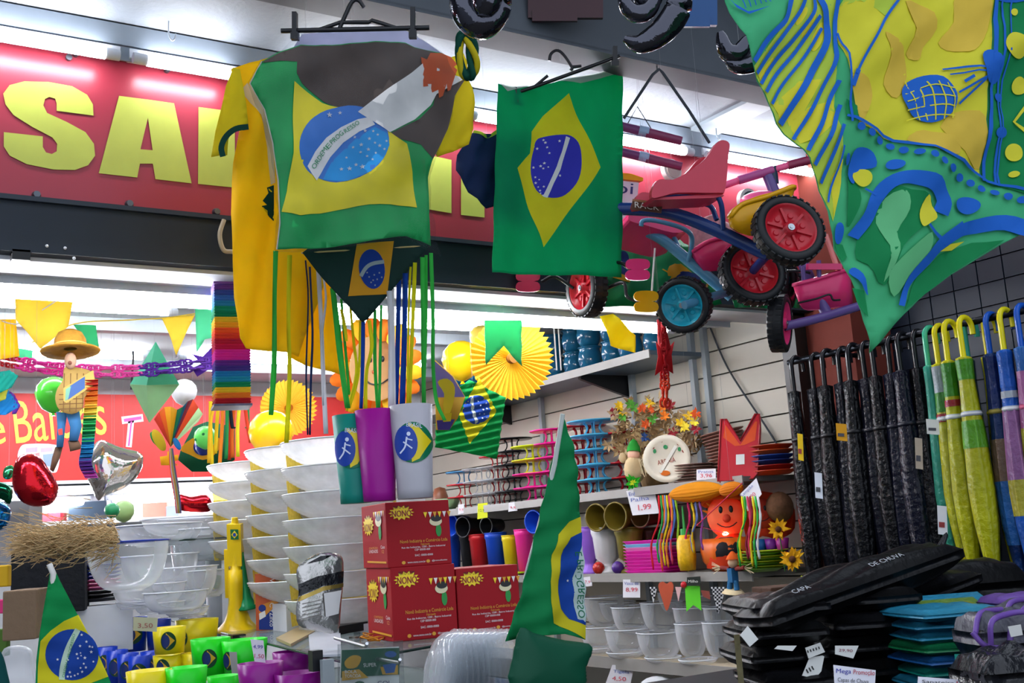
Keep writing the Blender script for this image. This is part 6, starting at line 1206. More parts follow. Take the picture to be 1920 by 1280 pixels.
# pink trays
tc = ['#d81aa0', '#d81aa0', '#cf1898', '#d81aa0', '#c81590', '#d81aa0', '#d81aa0', '#e07ab8', '#6fb8d8', '#d81aa0']
p = onshelf(1232, 1075, 2.93, ZC_)
def tray(p, w_, l_, h, m, label):
    pts = smooth_closed([(-w_, -l_), (w_, -l_), (w_, l_), (-w_, l_)], 1); R = []
    for cx, cy, a0 in ((w_ - .02, l_ - .02, 0), (-w_ + .02, l_ - .02, 90), (-w_ + .02, -l_ + .02, 180), (w_ - .02, -l_ + .02, 270)):
        for k in range(5): a = math.radians(a0 + k * 22.5); R.append(Vector((cx + .02 * math.cos(a), cy + .02 * math.sin(a), 0)))
    n = len(R); V = [p + r * .92 for r in R] + [p + r + e3 * h * .8 for r in R] + [p + r * 1.03 + e3 * h * .8 for r in R] + [p + r * 1.03 + e3 * h for r in R] + [p + r * .97 + e3 * h for r in R] + [p + r * .9 + e3 * .003 for r in R]
    mb = MB().add(V, [(j*n+i, j*n+(i+1)%n, (j+1)*n+(i+1)%n, (j+1)*n+i) for j in range(5) for i in range(n)]); mb.add(V[-n:], [tuple(range(n))]); mb.add(V[:n], [tuple(range(n))[::-1]])
    return mb.build('plastic_tray', m, None, label, 'tray', 'nested plastic trays')
for i in range(10): tray(p + e3 * i * .013, .065, .13, .0125, mat(tc[i], 'plastic', rough=.3), '%s tray from the bottom of the pink tray stack' % ORD[i])
# husk flower basket
fb = thing('husk_arrangement', 'large arrangement of corn husk and dried flowers on the wall shelf', 'flowers', onshelf(1228, 905, 2.97, ZB_)); cb = P(1228, 815, X=2.97); s_ = depth(cb) / F
MB().lathe([(0, 0), (.05, 0), (.075, .09), (.06, .09), (0, .08)], onshelf(1228, 905, 2.99, ZB_), (0, 0, 1), 20).build('basket', mat('#7a6040', 'rough'), fb)
HUSK = [mat(c_, 'matte', var=.2) for c_ in ('#b59a72', '#c2aa84', '#9a7e58')]; FLW = [mat(c_, 'matte') for c_ in ('#d9b01e', '#c8501e', '#4a8a2a', '#8a1f2a', '#d9731e', '#1f3a6a', '#e0c83a')]
def bloom(c, r, n, m, nm, up_=None, parent=None):
    mb = MB(); up_ = (up_ or Vector((random.gauss(0, 1), random.gauss(0, 1) - 1, random.gauss(0, .8)))).normalized(); u, v, d_ = mb.frame(up_)
    for i in range(n):
        a = 2 * math.pi * i / n + random.random(); e = u * math.cos(a) + v * math.sin(a); f = d_.cross(e)
        tip = c + e * r * random.uniform(.7, 1.2) + d_ * r * random.uniform(-.1, .6); md = c + e * r * .5 + d_ * r * .25
        mb.add([c, md + f * r * .24, tip, md - f * r * .24], [(0, 1, 2, 3)])
    o = mb.build(nm, m, parent); return o
for i in range(150):
    a = random.uniform(0, 2 * math.pi); q = math.sqrt(random.random()); x = 1228 + 82 * q * math.cos(a); y = 812 + 58 * q * math.sin(a) - (8 if abs(x - 1228) < 50 else 0)
    bloom(P(x, y, X=2.97) + Vector((random.uniform(-.07, .05), 0, 0)), 15 * s_, 6, HUSK[i % 3], 'husk_bloom', parent=fb)
for x, y, k in ((1162,760,0),(1168,772,0),(1182,757,2),(1150,772,3),(1205,766,1),(1220,770,1),(1190,765,2),(1245,762,4),(1246,780,4),(1305,775,1),(1292,780,0),(1302,790,6),(1276,792,0),(1284,800,6),(1212,796,1),(1210,820,5),(1225,785,2),(1168,782,2),(1305,805,3),(1262,812,3),(1218,757,0),(1258,760,3)):
    bloom(P(x, y, X=2.9), 11 * s_, 9, FLW[k], 'dried_flower', Vector((-.8, -.6, .2)), fb)
# gnome doll
gn = thing('gnome_doll', 'straw bearded gnome doll with green hat and bow left of the plate', 'doll', onshelf(1192, 912, 2.87, ZB_)); g_ = lambda x, y: P(x, y, X=2.86); s_ = depth(g_(1192, 880)) / F
MB().ball(g_(1190, 880), 22 * s_, 16, (1, .8, 1.2)).build('body', mat('#c2aa84', 'rough', var=.3), gn); MB().ball(g_(1188, 852), 12 * s_, 14).build('head', mat('#d9a890', 'matte'), gn)
MB().lathe([(13 * s_, 0), (12 * s_, 8 * s_), (6 * s_, 20 * s_), (0, 24 * s_)], g_(1188, 846), (.1, 0, 1), 16).build('hat', mat('#2f9a3a', 'cloth'), gn); MB().ball(g_(1190, 852), 3 * s_, 8).build('nose', mat('#d9731e', 'matte'), gn)
bd = MB()
for i in range(60): x = 1190 + random.gauss(0, 7); bd.tube([g_(x, 860), g_(x + random.gauss(0, 8), 860 + random.uniform(20, 34))], .0018, 3)
bd.build('beard', mat('#d0bc98', 'rough', var=.2), gn, kind='stuff'); bloom(g_(1190, 905) - Vector((.03, .03, 0)), 17 * s_, 10, mat('#2fa82a', 'cloth'), 'bow', Vector((-.8, -.6, 0)), gn); bloom(g_(1190, 905) - Vector((.04, .04, 0)), 7 * s_, 7, mat('#c9d22a', 'cloth'), 'bow_centre', Vector((-.8, -.6, 0)), gn)
for sg_ in (-1, 1): MB().ball(g_(1190 + 22 * sg_, 858), 8 * s_, 10, (1, 1, 1.3)).build('hand_tuft', mat('#c2aa84', 'rough'), gn)
# plate, plate stack, baskets, red popcorn box
pn = Vector((-.75, -.62, .1)).normalized(); pp = P(1251, 860, X=2.855); s_ = depth(pp) / F; PLS = px_sheet(1251, 860, depth(pp), pn)
plt_ = thing('party_plate', 'cream plate with red and green festa print standing on the shelf', 'plate', P(1251, 903, X=2.85)); R = 45 * s_
MB().lathe([(0, 0), (R * .72, 0), (R * .78, .006), (R, .012), (R, .014), (R * .77, .008), (R * .7, .002), (0, .002)], pp - pn * .002, pn, 36).build('dish', mat('#cfc6b4', 'plastic'), plt_)
decal('print', PLS, [(mat('#8a3a30', 'matte'), [txt(PLS, 'ARRAIÁ', 1234, 872, 34, 11, 12)] + [ell(1251 + 34 * math.cos(a), 860 - 36 * math.sin(a), 4, 3, 40, 8) for a in (.4, .9, 1.9, 2.5)]), (mat('#2f7a4a', 'matte'), [ell(1248, 838, 4, 4), ell(1228, 846, 3, 4), ell(1274, 842, 3, 4)]), (mat('#c8641e', 'matte'), [ell(1248, 887, 9, 5)]), (mat('#d9d6cc', 'plastic', rough=.1), [band([(1238,886),(1268,836)], 6)])], plt_, cell=0, off0=.004)  # last layer is a pale glossy stripe running diagonally over the printed motifs
MB().tube([pp + pn * -.02 + Vector((0, .03, -.05)), pp + Vector((.02, .03, -.045)), pp + Vector((.03, .0, .0))], .003, 5).build('easel', BLK, plt_)
for i in range(7):
    p = onshelf(1304, 902, 2.95, ZB_ + i * .0105); MB().lathe([(0, 0), (.06, 0), (.085, .009), (.087, .0095), (.06, .002), (0, .002)], p, (0, 0, 1), 28).build('stacked_plate', mat('#b9a294' if i % 2 else '#a87a70', 'plastic'), None, '%s plate from the bottom of the stack behind the price tag' % ORD[i], 'plate', 'stacked party plates')
for i in range(13):
    p = onshelf(1362, 890, 3.04, ZB_ + .03 + i * .0125); k = .62 + .38 * i / 12
    MB().lathe([(.05 * k, 0), (.082 * k, .008), (.086 * k, .012), (.083 * k, .012), (.05 * k, .003)], p, Vector((-.12, .1, 1)), 24).build('rattan_basket', mat('#8a5f54' if i % 2 else '#9a7468', 'rough'), None, '%s basket from the bottom of the tall nested basket stack' % ORD[i], 'basket', 'nested brown baskets')
MB().lathe([(0, 0), (.03, 0), (.03, .03), (0, .03)], onshelf(1362, 890, 3.04, ZB_), (0, 0, 1), 16).build('basket_stand', mat('#6b4a3c', 'matte'), None, 'small brown stand under the nested baskets', 'stand')
rbx = thing('popcorn_box', 'red notched popcorn tray with a white sticker standing on the shelf', 'box', P(1385, 902, X=2.87)); rs = px_sheet(1385, 850, depth(P(1385, 850, X=2.87)), pn)
o_ = [(1346,902),(1351,800),(1352,786),(1362,786),(1388,826),(1416,776),(1424,776),(1425,800),(1420,888),(1412,897)]
MB().prism([rs.at(x, y) for x, y in o_], -pn * .012).build('front', mat('#b01f2a', 'plastic', rough=.2), rbx)
decal('inner', rs, [(mat('#c8481e', 'plastic', rough=.2), [[(1356,820),(1360,796),(1388,834),(1416,790),(1420,790),(1416,825),(1396,834),(1378,836)]]), (mat('#d8d8d4', 'plastic'), [[(1380,852),(1396,851),(1396,870),(1380,871)]])], rbx, cell=0, off0=.001)
MB().prism([rs.at(x, y, -.04) for x, y in o_], -pn * .01).build('back', mat('#8c1620', 'plastic', rough=.2), rbx); MB().tube([rs.at(x, y, .002) for x, y in o_], .0035, 6, closed=True).build('raised_edge', mat('#8c1620', 'plastic', rough=.2), rbx)
for i, c_ in enumerate(('#c8401e', '#a8281e', '#1f3a80', '#2a4a98', '#c8501e', '#b8401e')):
    p = onshelf(1450, 896, 2.98, ZB_ + i * .018); MB().lathe([(0, 0), (.06, 0), (.085, .015), (.088, .016), (.06, .004), (0, .004)], p, (0, 0, 1), 24).build('orange_dish', mat(c_, 'plastic'), None, '%s dish from the bottom of the orange and blue dish stack' % ORD[i], 'dish', 'orange and blue dishes')
# honeycomb corn lanterns, ribbons under shelf B
def honeycomb(label, a, b, rpx, xw, c_, n=16):
    p0 = P(*a, X=xw); p1 = P(*b, X=xw); s_ = depth(p0) / F; t = thing('honeycomb_lantern', label, 'lantern', (p0 + p1) / 2); L_ = (p1 - p0).length
    pr = [(max(.002, rpx * s_ * math.sin(math.pi * (i + .15) / 12.3) ** .55), L_ * i / 12) for i in range(13)]
    MB().lathe(pr, p0, p1 - p0, 48, flut=16, famp=.09).build('honeycomb', mat(c_, 'cloth', tr=.4), t); return t
honeycomb('long orange yellow honeycomb paper corn below the plates', (1256, 928), (1358, 916), 17, 2.84, '#e8981a'); honeycomb('short orange honeycomb paper lantern beside the long one', (1350, 922), (1392, 912), 13, 2.83, '#d9801a')
def ribbons(label, x0, xs, y0, y1, xw, cols, spread):
    t = thing('ribbon_bunch', label, 'ribbons', P(x0, y1, X=xw), 'ribbon bunches under the shelf')
    for i, c_ in enumerate(cols):
        x = x0 + xs * (i / max(1, len(cols) - 1) - .5); off = random.uniform(-spread, spread); yy = y1 + random.uniform(-14, 8)
        q = smooth_open([P(x, y0, X=xw), P(x + off * .3 + 4, (2 * y0 + y1) / 3, X=xw - .01), P(x + off - 4, (y0 + 2 * y1) / 3, X=xw - .015), P(x + off, yy, X=xw - .01)], 5)
        e = Vector((.5, -.85, 0)) * .0045; o = MB().add([p + e * s__ * (1 if j % 3 else .6) for j, p in enumerate(q) for s__ in (-1, 1)], [(2*j, 2*j+1, 2*j+3, 2*j+2) for j in range(len(q)-1)], True).build('ribbon', mat(c_, 'cloth', tr=.3), t); o.modifiers.new('thickness', 'SOLIDIFY').thickness = .0006
ribbons('multicoloured ribbon bunch left of the corn cob', 1250, 30, 928, 1066, 2.835, ['#c8202e', '#2f9a4a', '#d96a1e', '#7a8ab8', '#d9c21e', '#c83a5a', '#e08a2a', '#4a6ab0', '#8ab02a'], 10)
ribbons('short ribbon bunch above the corn cob', 1300, 22, 940, 1040, 2.836, ['#b81f5a', '#d9b81e', '#6a7ab0', '#8a4a9a'], 8); ribbons('bright ribbon bunch in front of the orange scarecrow faces', 1406, 30, 930, 1058, 2.8, ['#d9d21e', '#2f9a3a', '#c83a5a', '#8a1f3a', '#d9c21e', '#3aa84a', '#d0d0d0'], 8)
MB().tube([P(1392, 905, X=2.81), P(1306, 985, X=2.82), P(1362, 1000, X=2.82)], .002, 5).build('pink_string', mat('#c83a5a', 'cloth'), None, 'pink cord slung before the orange scarecrow', 'cord')
# corn cob ornament
cc = thing('corn_cob', 'yellow corn cob ornament with green top on the middle shelf', 'ornament', onshelf(1292, 1095, 2.84, ZC_)); p = onshelf(1292, 1088, 2.838, ZC_ + .01); s_ = depth(p) / F
MB().lathe([(0, 0), (14 * s_, .002), (17 * s_, 25 * s_), (16 * s_, 55 * s_), (11 * s_, 66 * s_), (0, 68 * s_)], p, (0, 0, 1), 24, flut=12, famp=.06).build('cob', mat('#d9a81a', 'plastic', var=.3, scale=90), cc)
MB().cyl(p + e3 * 62 * s_, p + e3 * 78 * s_, 9 * s_, 8 * s_, 14).cyl(p + e3 * 78 * s_, p + e3 * 120 * s_, 3 * s_, 1.5 * s_, 8).build('green_top', mat('#2a8a3a', 'plastic'), cc)
for sg_ in (-1, 1): MB().tube([p, p + Vector((-.01, -.01 * sg_, .02)), p + Vector((-.012, -.016 * sg_, .045))], .004, 6, .001).build('husk_leaf', mat('#c9b03a', 'cloth'), cc)
# scarecrow head figures
def sc_face(label, x, y, r, xw, skin, hat, nm='scarecrow_figure', mouth=True):
    c = P(x, y, X=xw); s_ = depth(c) / F; t = thing(nm, label, 'scarecrow', P(x, y + 80, X=xw)); R = r * s_; V = (CAM - c); V.z = 0; V.normalize(); sd = Vector((-V.y, V.x, 0))
    MB().ball(c, R, 22, (1, .8, 1.1), (sd, V, e3)).build('head', mat(skin, 'cloth'), t)
    for k in (-1, 1): MB().ball(c + V * R * .72 + sd * k * R * .26 + e3 * R * .35, R * .14, 10, (.8, .6, 1.4), (sd, V, e3)).build('eye', BLK, t)
    MB().ball(c + V * R * .86 - e3 * R * .1, R * .22, 12).build('nose', mat('#d9482e', 'cloth'), t)
    MB().tube([c + V * R * (.80 - .1 * abs(k) ** 2) + sd * R * .5 * k - e3 * R * (.55 - .22 * k * k) for k in (-1, -.6, -.2, .2, .6, 1)], R * .03, 5).build('mouth', BLK, t)
    if hat: MB().lathe([(R * 1.15, 0), (R * 1.3, .004), (R * .95, R * .22), (R * .6, R * .6), (R * .2, R * 1.0), (0, R * 1.05)], c + e3 * R * .62, (.2, .15, 1), 20).build('hat', mat(hat, 'cloth', tr=.4), t)
    for k in range(7): a = -1.2 + 2.4 * k / 6; MB().tube([c + e3 * R * .7 * math.cos(a) + sd * R * .9 * math.sin(a), c + e3 * R * 1.1 * math.cos(a) + sd * R * 1.35 * math.sin(a) + V * R * .2], R * .1, 5, R * .02).build('hair_tuft', mat('#d98a1e', 'matte'), t)
    return t, c, R, V, sd
t, c, R, V, sd = sc_face('smiling orange scarecrow head above the black mouthed pumpkin', 1362, 968, 36, 2.93, '#d97a52', '#d9641e')
ORG = mat('#d8401c', 'cloth', tr=.5)
MB().lathe([(R * .5, 0), (R * 1.0, -.03), (R * 1.3, -.08), (R * 1.25, -.12)], c - e3 * R * .9, (0, 0, 1), 20).build('orange_coat', ORG, t)
pk = thing('pumpkin_pot', 'orange pumpkin pot with a wide black front under the scarecrow head', 'pumpkin', onshelf(1370, 1098, 2.93, ZC_)); p = onshelf(1370, 1098, 2.93, ZC_); s_ = depth(p) / F
MB().lathe([(0, 0), (30 * s_, .002), (46 * s_, 20 * s_), (50 * s_, 42 * s_), (44 * s_, 62 * s_), (40 * s_, 60 * s_), (30 * s_, 10 * s_), (0, .01)], p, (0, 0, 1), 36, flut=10, famp=.03).build('pumpkin_wall', mat('#c85a16', 'plastic'), pk)
MB().ball(p + V * 26 * s_ + e3 * 38 * s_, 34 * s_, 20, (1, .75, .8), (sd, V, e3)).build('black_mouth', mat('#17161a', 'matte'), pk); MB().cyl(p + V * 40 * s_ - e3 * .001, p + V * 40 * s_ + e3 * .014, .008, n=10).build('foot', BLK, pk)
lamp_c = p + e3 * 70 * s_ + V * 20 * s_
lb_ = thing('glowing_bulb', 'small red glowing bulb in the pumpkin pot', 'lamp', lamp_c - e3 * .02); MB().ball(lamp_c, .012, 12).build('bulb', mat('#ff5a3c', 'glow', e=70.0), lb_); MB().cyl(lamp_c - e3 * .03, lamp_c - e3 * .01, .006, n=8).build('socket', BLK, lb_)
t, c, R2, V2, sd2 = sc_face('red scarecrow head half hidden behind the ribbons', 1428, 962, 26, 2.97, '#c8402e', None)
MB().ball(P(1462, 950, X=3.0), .055, 18, (1, .8, 1)).build('brown_fur_ball', mat('#6b4a34', 'rough', var=.4, scale=80), None, 'brown furry ball behind the red scarecrow head', 'ball')
t = thing('orange_cloth', 'orange felt cloth draped behind the scarecrow heads', 'cloth', onshelf(1440, 1000, 3.06, ZC_)); s_o = px_sheet(1440, 970, depth(P(1440, 970, X=3.04)), pn, folds((4, 20, 40, 0)))
cloth('felt', s_o, smooth_closed([(1395,930),(1440,922),(1484,940),(1490,990),(1462,1010),(1430,1005),(1400,1012)], 3), mat('#d8441e', 'cloth'), parent=t)
def sunflower(label, x, y, r, xw):
    c = P(x, y, X=xw); s_ = depth(c) / F; t = thing('sunflower', label, 'flower', c); 
    for k in range(2): bloom(c + Vector((.003 * k, .003 * k, 0)), r * s_, 12, mat('#e0a81a', 'cloth', tr=.3), 'petals', Vector((-.8, -.6, .1)), t)
    MB().ball(c - Vector((.006, .005, 0)), r * .3 * s_, 10).build('centre', mat('#4a2a14', 'rough'), t); MB().tube([c + Vector((.01, .01, 0)), Vector((max(c.x + .03, 2.87), c.y + .02, ZC_))], .002, 5).build('stem', mat('#3a6a2a', 'matte'), t)
sunflower('sunflower at the right end of the middle shelf', 1486, 1048, 22, 2.84); sunflower('sunflower below the brown furry ball', 1460, 992, 20, 2.86)
for i, c_ in enumerate(('#1f5a9a', '#6a1f8a', '#8a1f7a')): p = onshelf(1428 + i * 20, 1030, 3.0, ZC_ + .06); MB().lathe([(0, 0), (.018, 0), (.025, .05), (.022, .05), (0, .004)], p, (0, 0, 1), 14).build('felt_cup', mat(c_, 'plastic'), None, ('blue', 'violet', 'purple')[i] + ' cup standing behind the lime plates', 'cup')
p = onshelf(1440, 1062, 3.0, ZC_); MB().box(p + e3 * .03, (.12, .1, .055)).build('teal_box', mat('#1f5a78', 'matte'), None, 'teal box behind the lime plates under the cups', 'box')
for i in range(8):
    p = onshelf(1436, 1100, 2.9, ZC_ - .0 + i * .0085); p.x += .012 * math.sin(i * 2); p.y += .008 * math.cos(i * 3)
    MB().lathe([(0, 0), (.05, 0), (.08, .012), (.084, .013), (.05, .003), (0, .003)], p, (0, 0, 1), 28).build('lime_plate', mat('#b8c81e' if i % 2 else '#6aa82a', 'plastic'), None, '%s plate from the bottom of the lime plate stack' % ORD[i], 'plate', 'lime plates')
# small scarecrow doll
sd_ = thing('scarecrow_doll', 'small scarecrow doll with orange hair and blue dungarees', 'doll', onshelf(1376, 1112, 2.83, ZC_ - .02)); g_ = lambda x, y: P(x, y, X=2.81); s_ = depth(g_(1376, 1080)) / F
MB().box(g_(1374, 1078), (16 * s_, 12 * s_, 26 * s_)).build('torso', mat('#2f6a98', 'cloth'), sd_)
for k in (-1, 1):
    MB().tube([g_(1374 + 5 * k, 1088), g_(1375 + 7 * k, 1106)], 5 * s_, 8).build('leg', mat('#2f6a98', 'cloth'), sd_); MB().tube([g_(1374 + 6 * k, 1066), g_(1374 + 22 * k, 1064)], 4 * s_, 8).build('arm', mat('#8a3a34', 'cloth'), sd_)
    mb = MB()
    for q in range(10): mb.tube([g_(1374 + 20 * k, 1064), g_(1374 + 36 * k + random.uniform(-4, 4), 1064 + random.uniform(-12, 12))], .0012, 3)
    mb.build('straw_hand', mat('#cdbb96', 'rough'), sd_, kind='stuff')
MB().ball(g_(1374, 1054), 10 * s_, 12).build('head', mat('#c9a888', 'matte'), sd_); MB().lathe([(13 * s_, 0), (10 * s_, 6 * s_), (3 * s_, 14 * s_), (0, 15 * s_)], g_(1374, 1048), (0, 0, 1), 14).build('hat', mat('#d9601e', 'cloth'), sd_)
MB().cyl(g_(1375, 1112), g_(1375, 1105), 22 * s_, 16 * s_, 14).build('straw_base', mat('#cdbb96', 'rough'), sd_)
# tags and tiny bunting on the shelf edges
XT = 2.835
def stag(label, pts, lines, c_='#d8d6dc', xw=XT, nrm=(-1, -.25, 0)): return tag(label, pts, depth(P(*pts[0], X=xw)), lines, nrm, c_)
stag('handwritten price tag 1,99 hanging below the gnome doll', [(1174,920),(1226,912),(1236,962),(1186,966)], [('Enfeite de', 1180, 930, 40, 7, 8, '#5a6aa8'), ('Palha', 1184, 941, 34, 7, 8, '#5a6aa8'), ('1,99', 1198, 958, 24, 12, 6, '#c03a4a')])
stag('tilted handwritten price tag below the red popcorn box', [(1388,926),(1418,896),(1428,926),(1402,958)], [('Lampião', 1394, 932, 28, 7, 44, '#5a6aa8'), ('9,90', 1406, 940, 18, 8, 44, '#c03a4a')], xw=2.8)
stag('price tag 3,96 in front of the stacked plates', [(1306,880),(1342,878),(1342,898),(1306,900)], [('Pratos', 1310, 887, 28, 5, 2, '#5a6aa8'), ('3,96', 1314, 896, 22, 8, 2, '#c03a4a')])
stag('small white tag under the far red cake stands', [(859,946),(870,944),(870,962),(859,964)], [('9,9', 861, 958, 8, 5, 0, '#c03a4a')]); stag('yellow tag under the clear cake stands', [(896,944),(914,942),(914,970),(895,973)], [('12,90', 898, 960, 14, 6, 0, '#4a6a2a')], '#cdd22a'); stag('small white tag under the black cake stands', [(954,942),(970,940),(970,957),(953,959)], [('9,9', 957, 954, 10, 5, 0, '#c03a4a')])
stag('price tag below the lilac urn', [(1094,1082),(1110,1080),(1110,1098),(1094,1100)], [('7,9', 1097, 1094, 10, 6, 0, '#c03a4a')]); stag('price tag with blue and red writing below the olive urn', [(1168,1086),(1200,1086),(1200,1120),(1168,1120)], [('Vasos de', 1171, 1096, 26, 6, 0, '#5a6aa8'), ('8,99', 1174, 1110, 22, 9, 0, '#c03a4a')]); stag('small black and yellow card on the corn cob', [(1288,1082),(1313,1080),(1313,1096),(1288,1098)], [('Milho', 1291, 1092, 18, 5, 1, '#d0d0c8')], '#1f2420', 2.815)
stag('price tag hanging from the low wooden shelf', [(1148,1246),(1190,1248),(1180,1290),(1132,1290)], [('Tigela', 1150, 1262, 30, 7, -4, '#5a6aa8'), ('4,50', 1148, 1276, 26, 9, -4, '#c03a4a')], xw=2.79)
def pen(label, pts, c_, chk=False):
    d_ = depth(P(*pts[0], X=2.825)); s_ = px_sheet(*pts[0], d_, (-1, -.3, 0)); t = thing('mini_pennant', label, 'pennant', s_.hit(*pts[-1]), 'little pennants along the shelf edge'); MB().prism([s_.at(*p) for p in pts], -s_.n * .001).build('flag', mat(c_, 'matte'), t)
    if chk:
        x0 = min(p[0] for p in pts); y0 = min(p[1] for p in pts); sq = []
        for i in range(8):
            for j in range(14):
                if (i + j) % 2 and inpoly(x0 + i * 3.6 + 1.8, y0 + j * 3.6 + 1.8, pts): sq.append([(x0 + i * 3.6, y0 + j * 3.6), (x0 + i * 3.6 + 3.6, y0 + j * 3.6), (x0 + i * 3.6 + 3.6, y0 + j * 3.6 + 3.6), (x0 + i * 3.6, y0 + j * 3.6 + 3.6)])
        decal('check', s_, [(BLK, sq)], t, cell=0)
pen('small black and white checked pennant left of the heart', [(1218,1100),(1232,1100),(1225,1130)], '#d5d5d8', True); pen('larger black and white checked pennant below the scarecrow doll', [(1333,1100),(1361,1100),(1347,1150)], '#d5d5d8', True)
pen('red straw heart hanging from the shelf edge', smooth_closed([(1234,1098),(1242,1090),(1250,1094),(1258,1090),(1263,1100),(1258,1125),(1250,1145),(1242,1125)], 3), '#a8482e'); pen('bright green swallowtail pennant hanging from the shelf edge', [(1284,1098),(1312,1098),(1315,1144),(1300,1134),(1287,1146)], '#5ac82a'); pen('small pale pennant between heart and green swallowtail', [(1266,1100),(1278,1100),(1272,1128)], '#c9a0a0'); pen('small brown pennant right of the green swallowtail', [(1314,1106),(1330,1108),(1332,1124),(1318,1118)], '#7a3a30')
MB().ball(P(1282, 1096, X=2.82), .012, 10).build('red_bead', mat('#c01f2a', 'plastic'), None, 'red bead above the green swallowtail pennant', 'bead')
# clear bowls on the low shelf
k = 0
for x, y, R_, h_, xw in ((1135,1120,40,54,2.98),(1190,1138,40,50,2.96),(1245,1130,40,56,2.98),(1300,1140,34,50,2.97),(1355,1140,32,52,2.97),(1128,1176,36,48,2.9),(1180,1180,42,50,2.88),(1240,1186,42,50,2.88),(1300,1170,30,62,2.9),(1352,1168,30,64,2.9),(1120,1215,30,16,2.85),(1175,1222,36,14,2.84),(1245,1232,34,12,2.84),(1310,1236,36,12,2.84),(1160,1130,34,36,3.05),(1270,1110,34,40,3.06),(1330,1116,34,30,3.06)):
    clear_bowl('%s clear bowl on the low shelf, counted from the upper left' % ORD[k], x, y, R_, h_, depth(P(x, y, X=xw)), CLR, foot=.5, group='clear bowls on the low wooden shelf'); k += 1
MB().ball(P(1234, 1285, X=2.8), .07, 18, (1, 1, .5)).build('white_bundle', mat('#c9ccd0', 'matte'), None, 'white round bundle below the low wooden shelf', 'bundle')
wire('slat_cable', [P(1328, 605, X=XW - .02), P(1365, 690, X=XW - .02), P(1430, 790, X=XW - .02), P(1462, 840, X=XW - .02)], .004, ROPE, 'dark cable slung across the slat wall', 'cable')
# ================================================================ UMBRELLAS
XU, ZU = 2.93, 2.17
rk = thing('umbrella_rack', 'dark metal rail on which the umbrellas hang', 'rack', (XU + .03, 2.3, ZU - .05))
MB().cyl((XU + .03, 1.45, ZU - .022), (XU + .03, 2.78, ZU - .022), .011, n=12).build('rail', mat('#22252a', 'metal', rough=.4), rk)
for y in (1.55, 2.6): MB().cyl((XU + .03, y, ZU - .022), (3.33 if y < 2.5 else 3.125, y, ZU - .022), .009, n=8).build('bracket', mat('#22252a', 'metal', rough=.4), rk)
def umbrella(label, px, cH, cB, L_=.8, dx=0.0, wrapk=1, bands=(), group='umbrellas on the rack', fat=1.0, rz=0.0):
    p = P(px, 640 - (px - 1480) * .22, X=XU); p = Vector((XU + dx, p.y, ZU - .0)); t = thing('umbrella', label, 'umbrella', p, group); t['_o'] = (0, 0, 0); o = Vector((0, 0, 0)); R = .03
    q = [o + Vector((0, 0, -.17)), o + Vector((0, 0, -.06))] + [o + Vector((R - R * math.cos(a), 0, -R - .01 + R * math.sin(a) + .0)) for a in [math.pi * k / 8 for k in range(9)]] + [o + Vector((2 * R, 0, -R - .03))]
    MB().tube(q, .0085, 8).build('handle', mat(cH, 'plastic', rough=.2), t)
    pr = [(.009, -.13), (.019 * fat, -.135), (.0175 * fat, -.19), (.02 * fat, -.26), (.026 * fat, -.38), (.031 * fat, -.52), (.027 * fat, -L_ + .16), (.017 * fat, -L_ + .06), (.011, -L_ + .02), (.009, -L_)]
    dk = max(lin(cB)) < .02; m = mat(cB, 'wrap', bs=55, sp=.22 if dk else .4) if wrapk else mat(cB, 'plastic', rough=.3)
    mb = MB().lathe(pr, o, (0, 0, 1), 24, flut=8, famp=.13); mb.cyl(o - e3 * L_, o - e3 * (L_ + .05), .007, .004, 8); mb.build('canopy', m, t)
    MB().torus(o - e3 * .3, (0, 0, 1), .0235 * fat, .004, 20, 6, 2.0).build('strap', mat(bands[0] if bands else cB, 'plastic', rough=.4), t)
    for i, (z0, z1, c_) in enumerate(bands[1:] if bands else ()):
        r = lambda z: next(pr[k][0] + (pr[k+1][0] - pr[k][0]) * (pr[k][1] - z) / (pr[k][1] - pr[k+1][1]) for k in range(1, len(pr) - 1) if pr[k][1] >= z >= pr[k+1][1])
        MB().lathe([(r(-z0 - (z1 - z0) * j / 3) * 1.04 + .0008, -z0 - (z1 - z0) * j / 3) for j in range(4)], o, (0, 0, 1), 24, flut=8, famp=.13).build('printed_band', mat(c_, 'wrap', bs=55), t)
    if not dk: sl_ = MB().lathe([(r_ * 1.12 + .002, z) for r_, z in pr[1:8]], o, (0, 0, 1), 20).build('clear_sleeve', mat('#dfe4ea', 'clear', rough=.1, lo=.02, hi=.14, bs=60, bst=1.0, bc=.1), t)
    t.rotation_euler = (random.uniform(-.02, .02), random.uniform(-.015, .02), rz); return t
blacks = [(1482,'#0d0e11'),(1512,'#0d0e14'),(1540,'#0b0b0e'),(1562,'#0e0f18'),(1588,'#0b0c0f'),(1606,'#0f101a'),(1632,'#0a0a0d'),(1655,'#0d0f1e'),(1680,'#0b0d1c'),(1702,'#0b0c0f')]
for i, (x, c_) in enumerate(blacks): umbrella('%s black umbrella from the slat wall end of the rack' % ORD[i], x, '#141519', c_, .82 if i % 3 else .86, (i % 2) * .02 - .01, fat=1.05 + .1 * (i % 3))
umbrella('teal green umbrella left of the yellow ones', 1728, '#3fae86', '#3fa886', .78, fat=.8)
umbrella('first yellow umbrella with green collar', 1746, '#d9cc14', '#cfc816', .76, bands=('#c9c9c9', (.14, .22, '#c3c6c0'), (.22, .28, '#4a9a2a'), (.285, .31, '#b02a2a')))
umbrella('second yellow umbrella with white bow at its collar', 1776, '#d9cc14', '#d2ca12', .78, -.03, bands=('#d8dad6', (.14, .24, '#4a9a1e'), (.25, .27, '#b02a2a')))
umbrella('slim dark teal umbrella between the yellow ones', 1790, '#2f9a86', '#0f5a48', .84, .03, fat=.8)
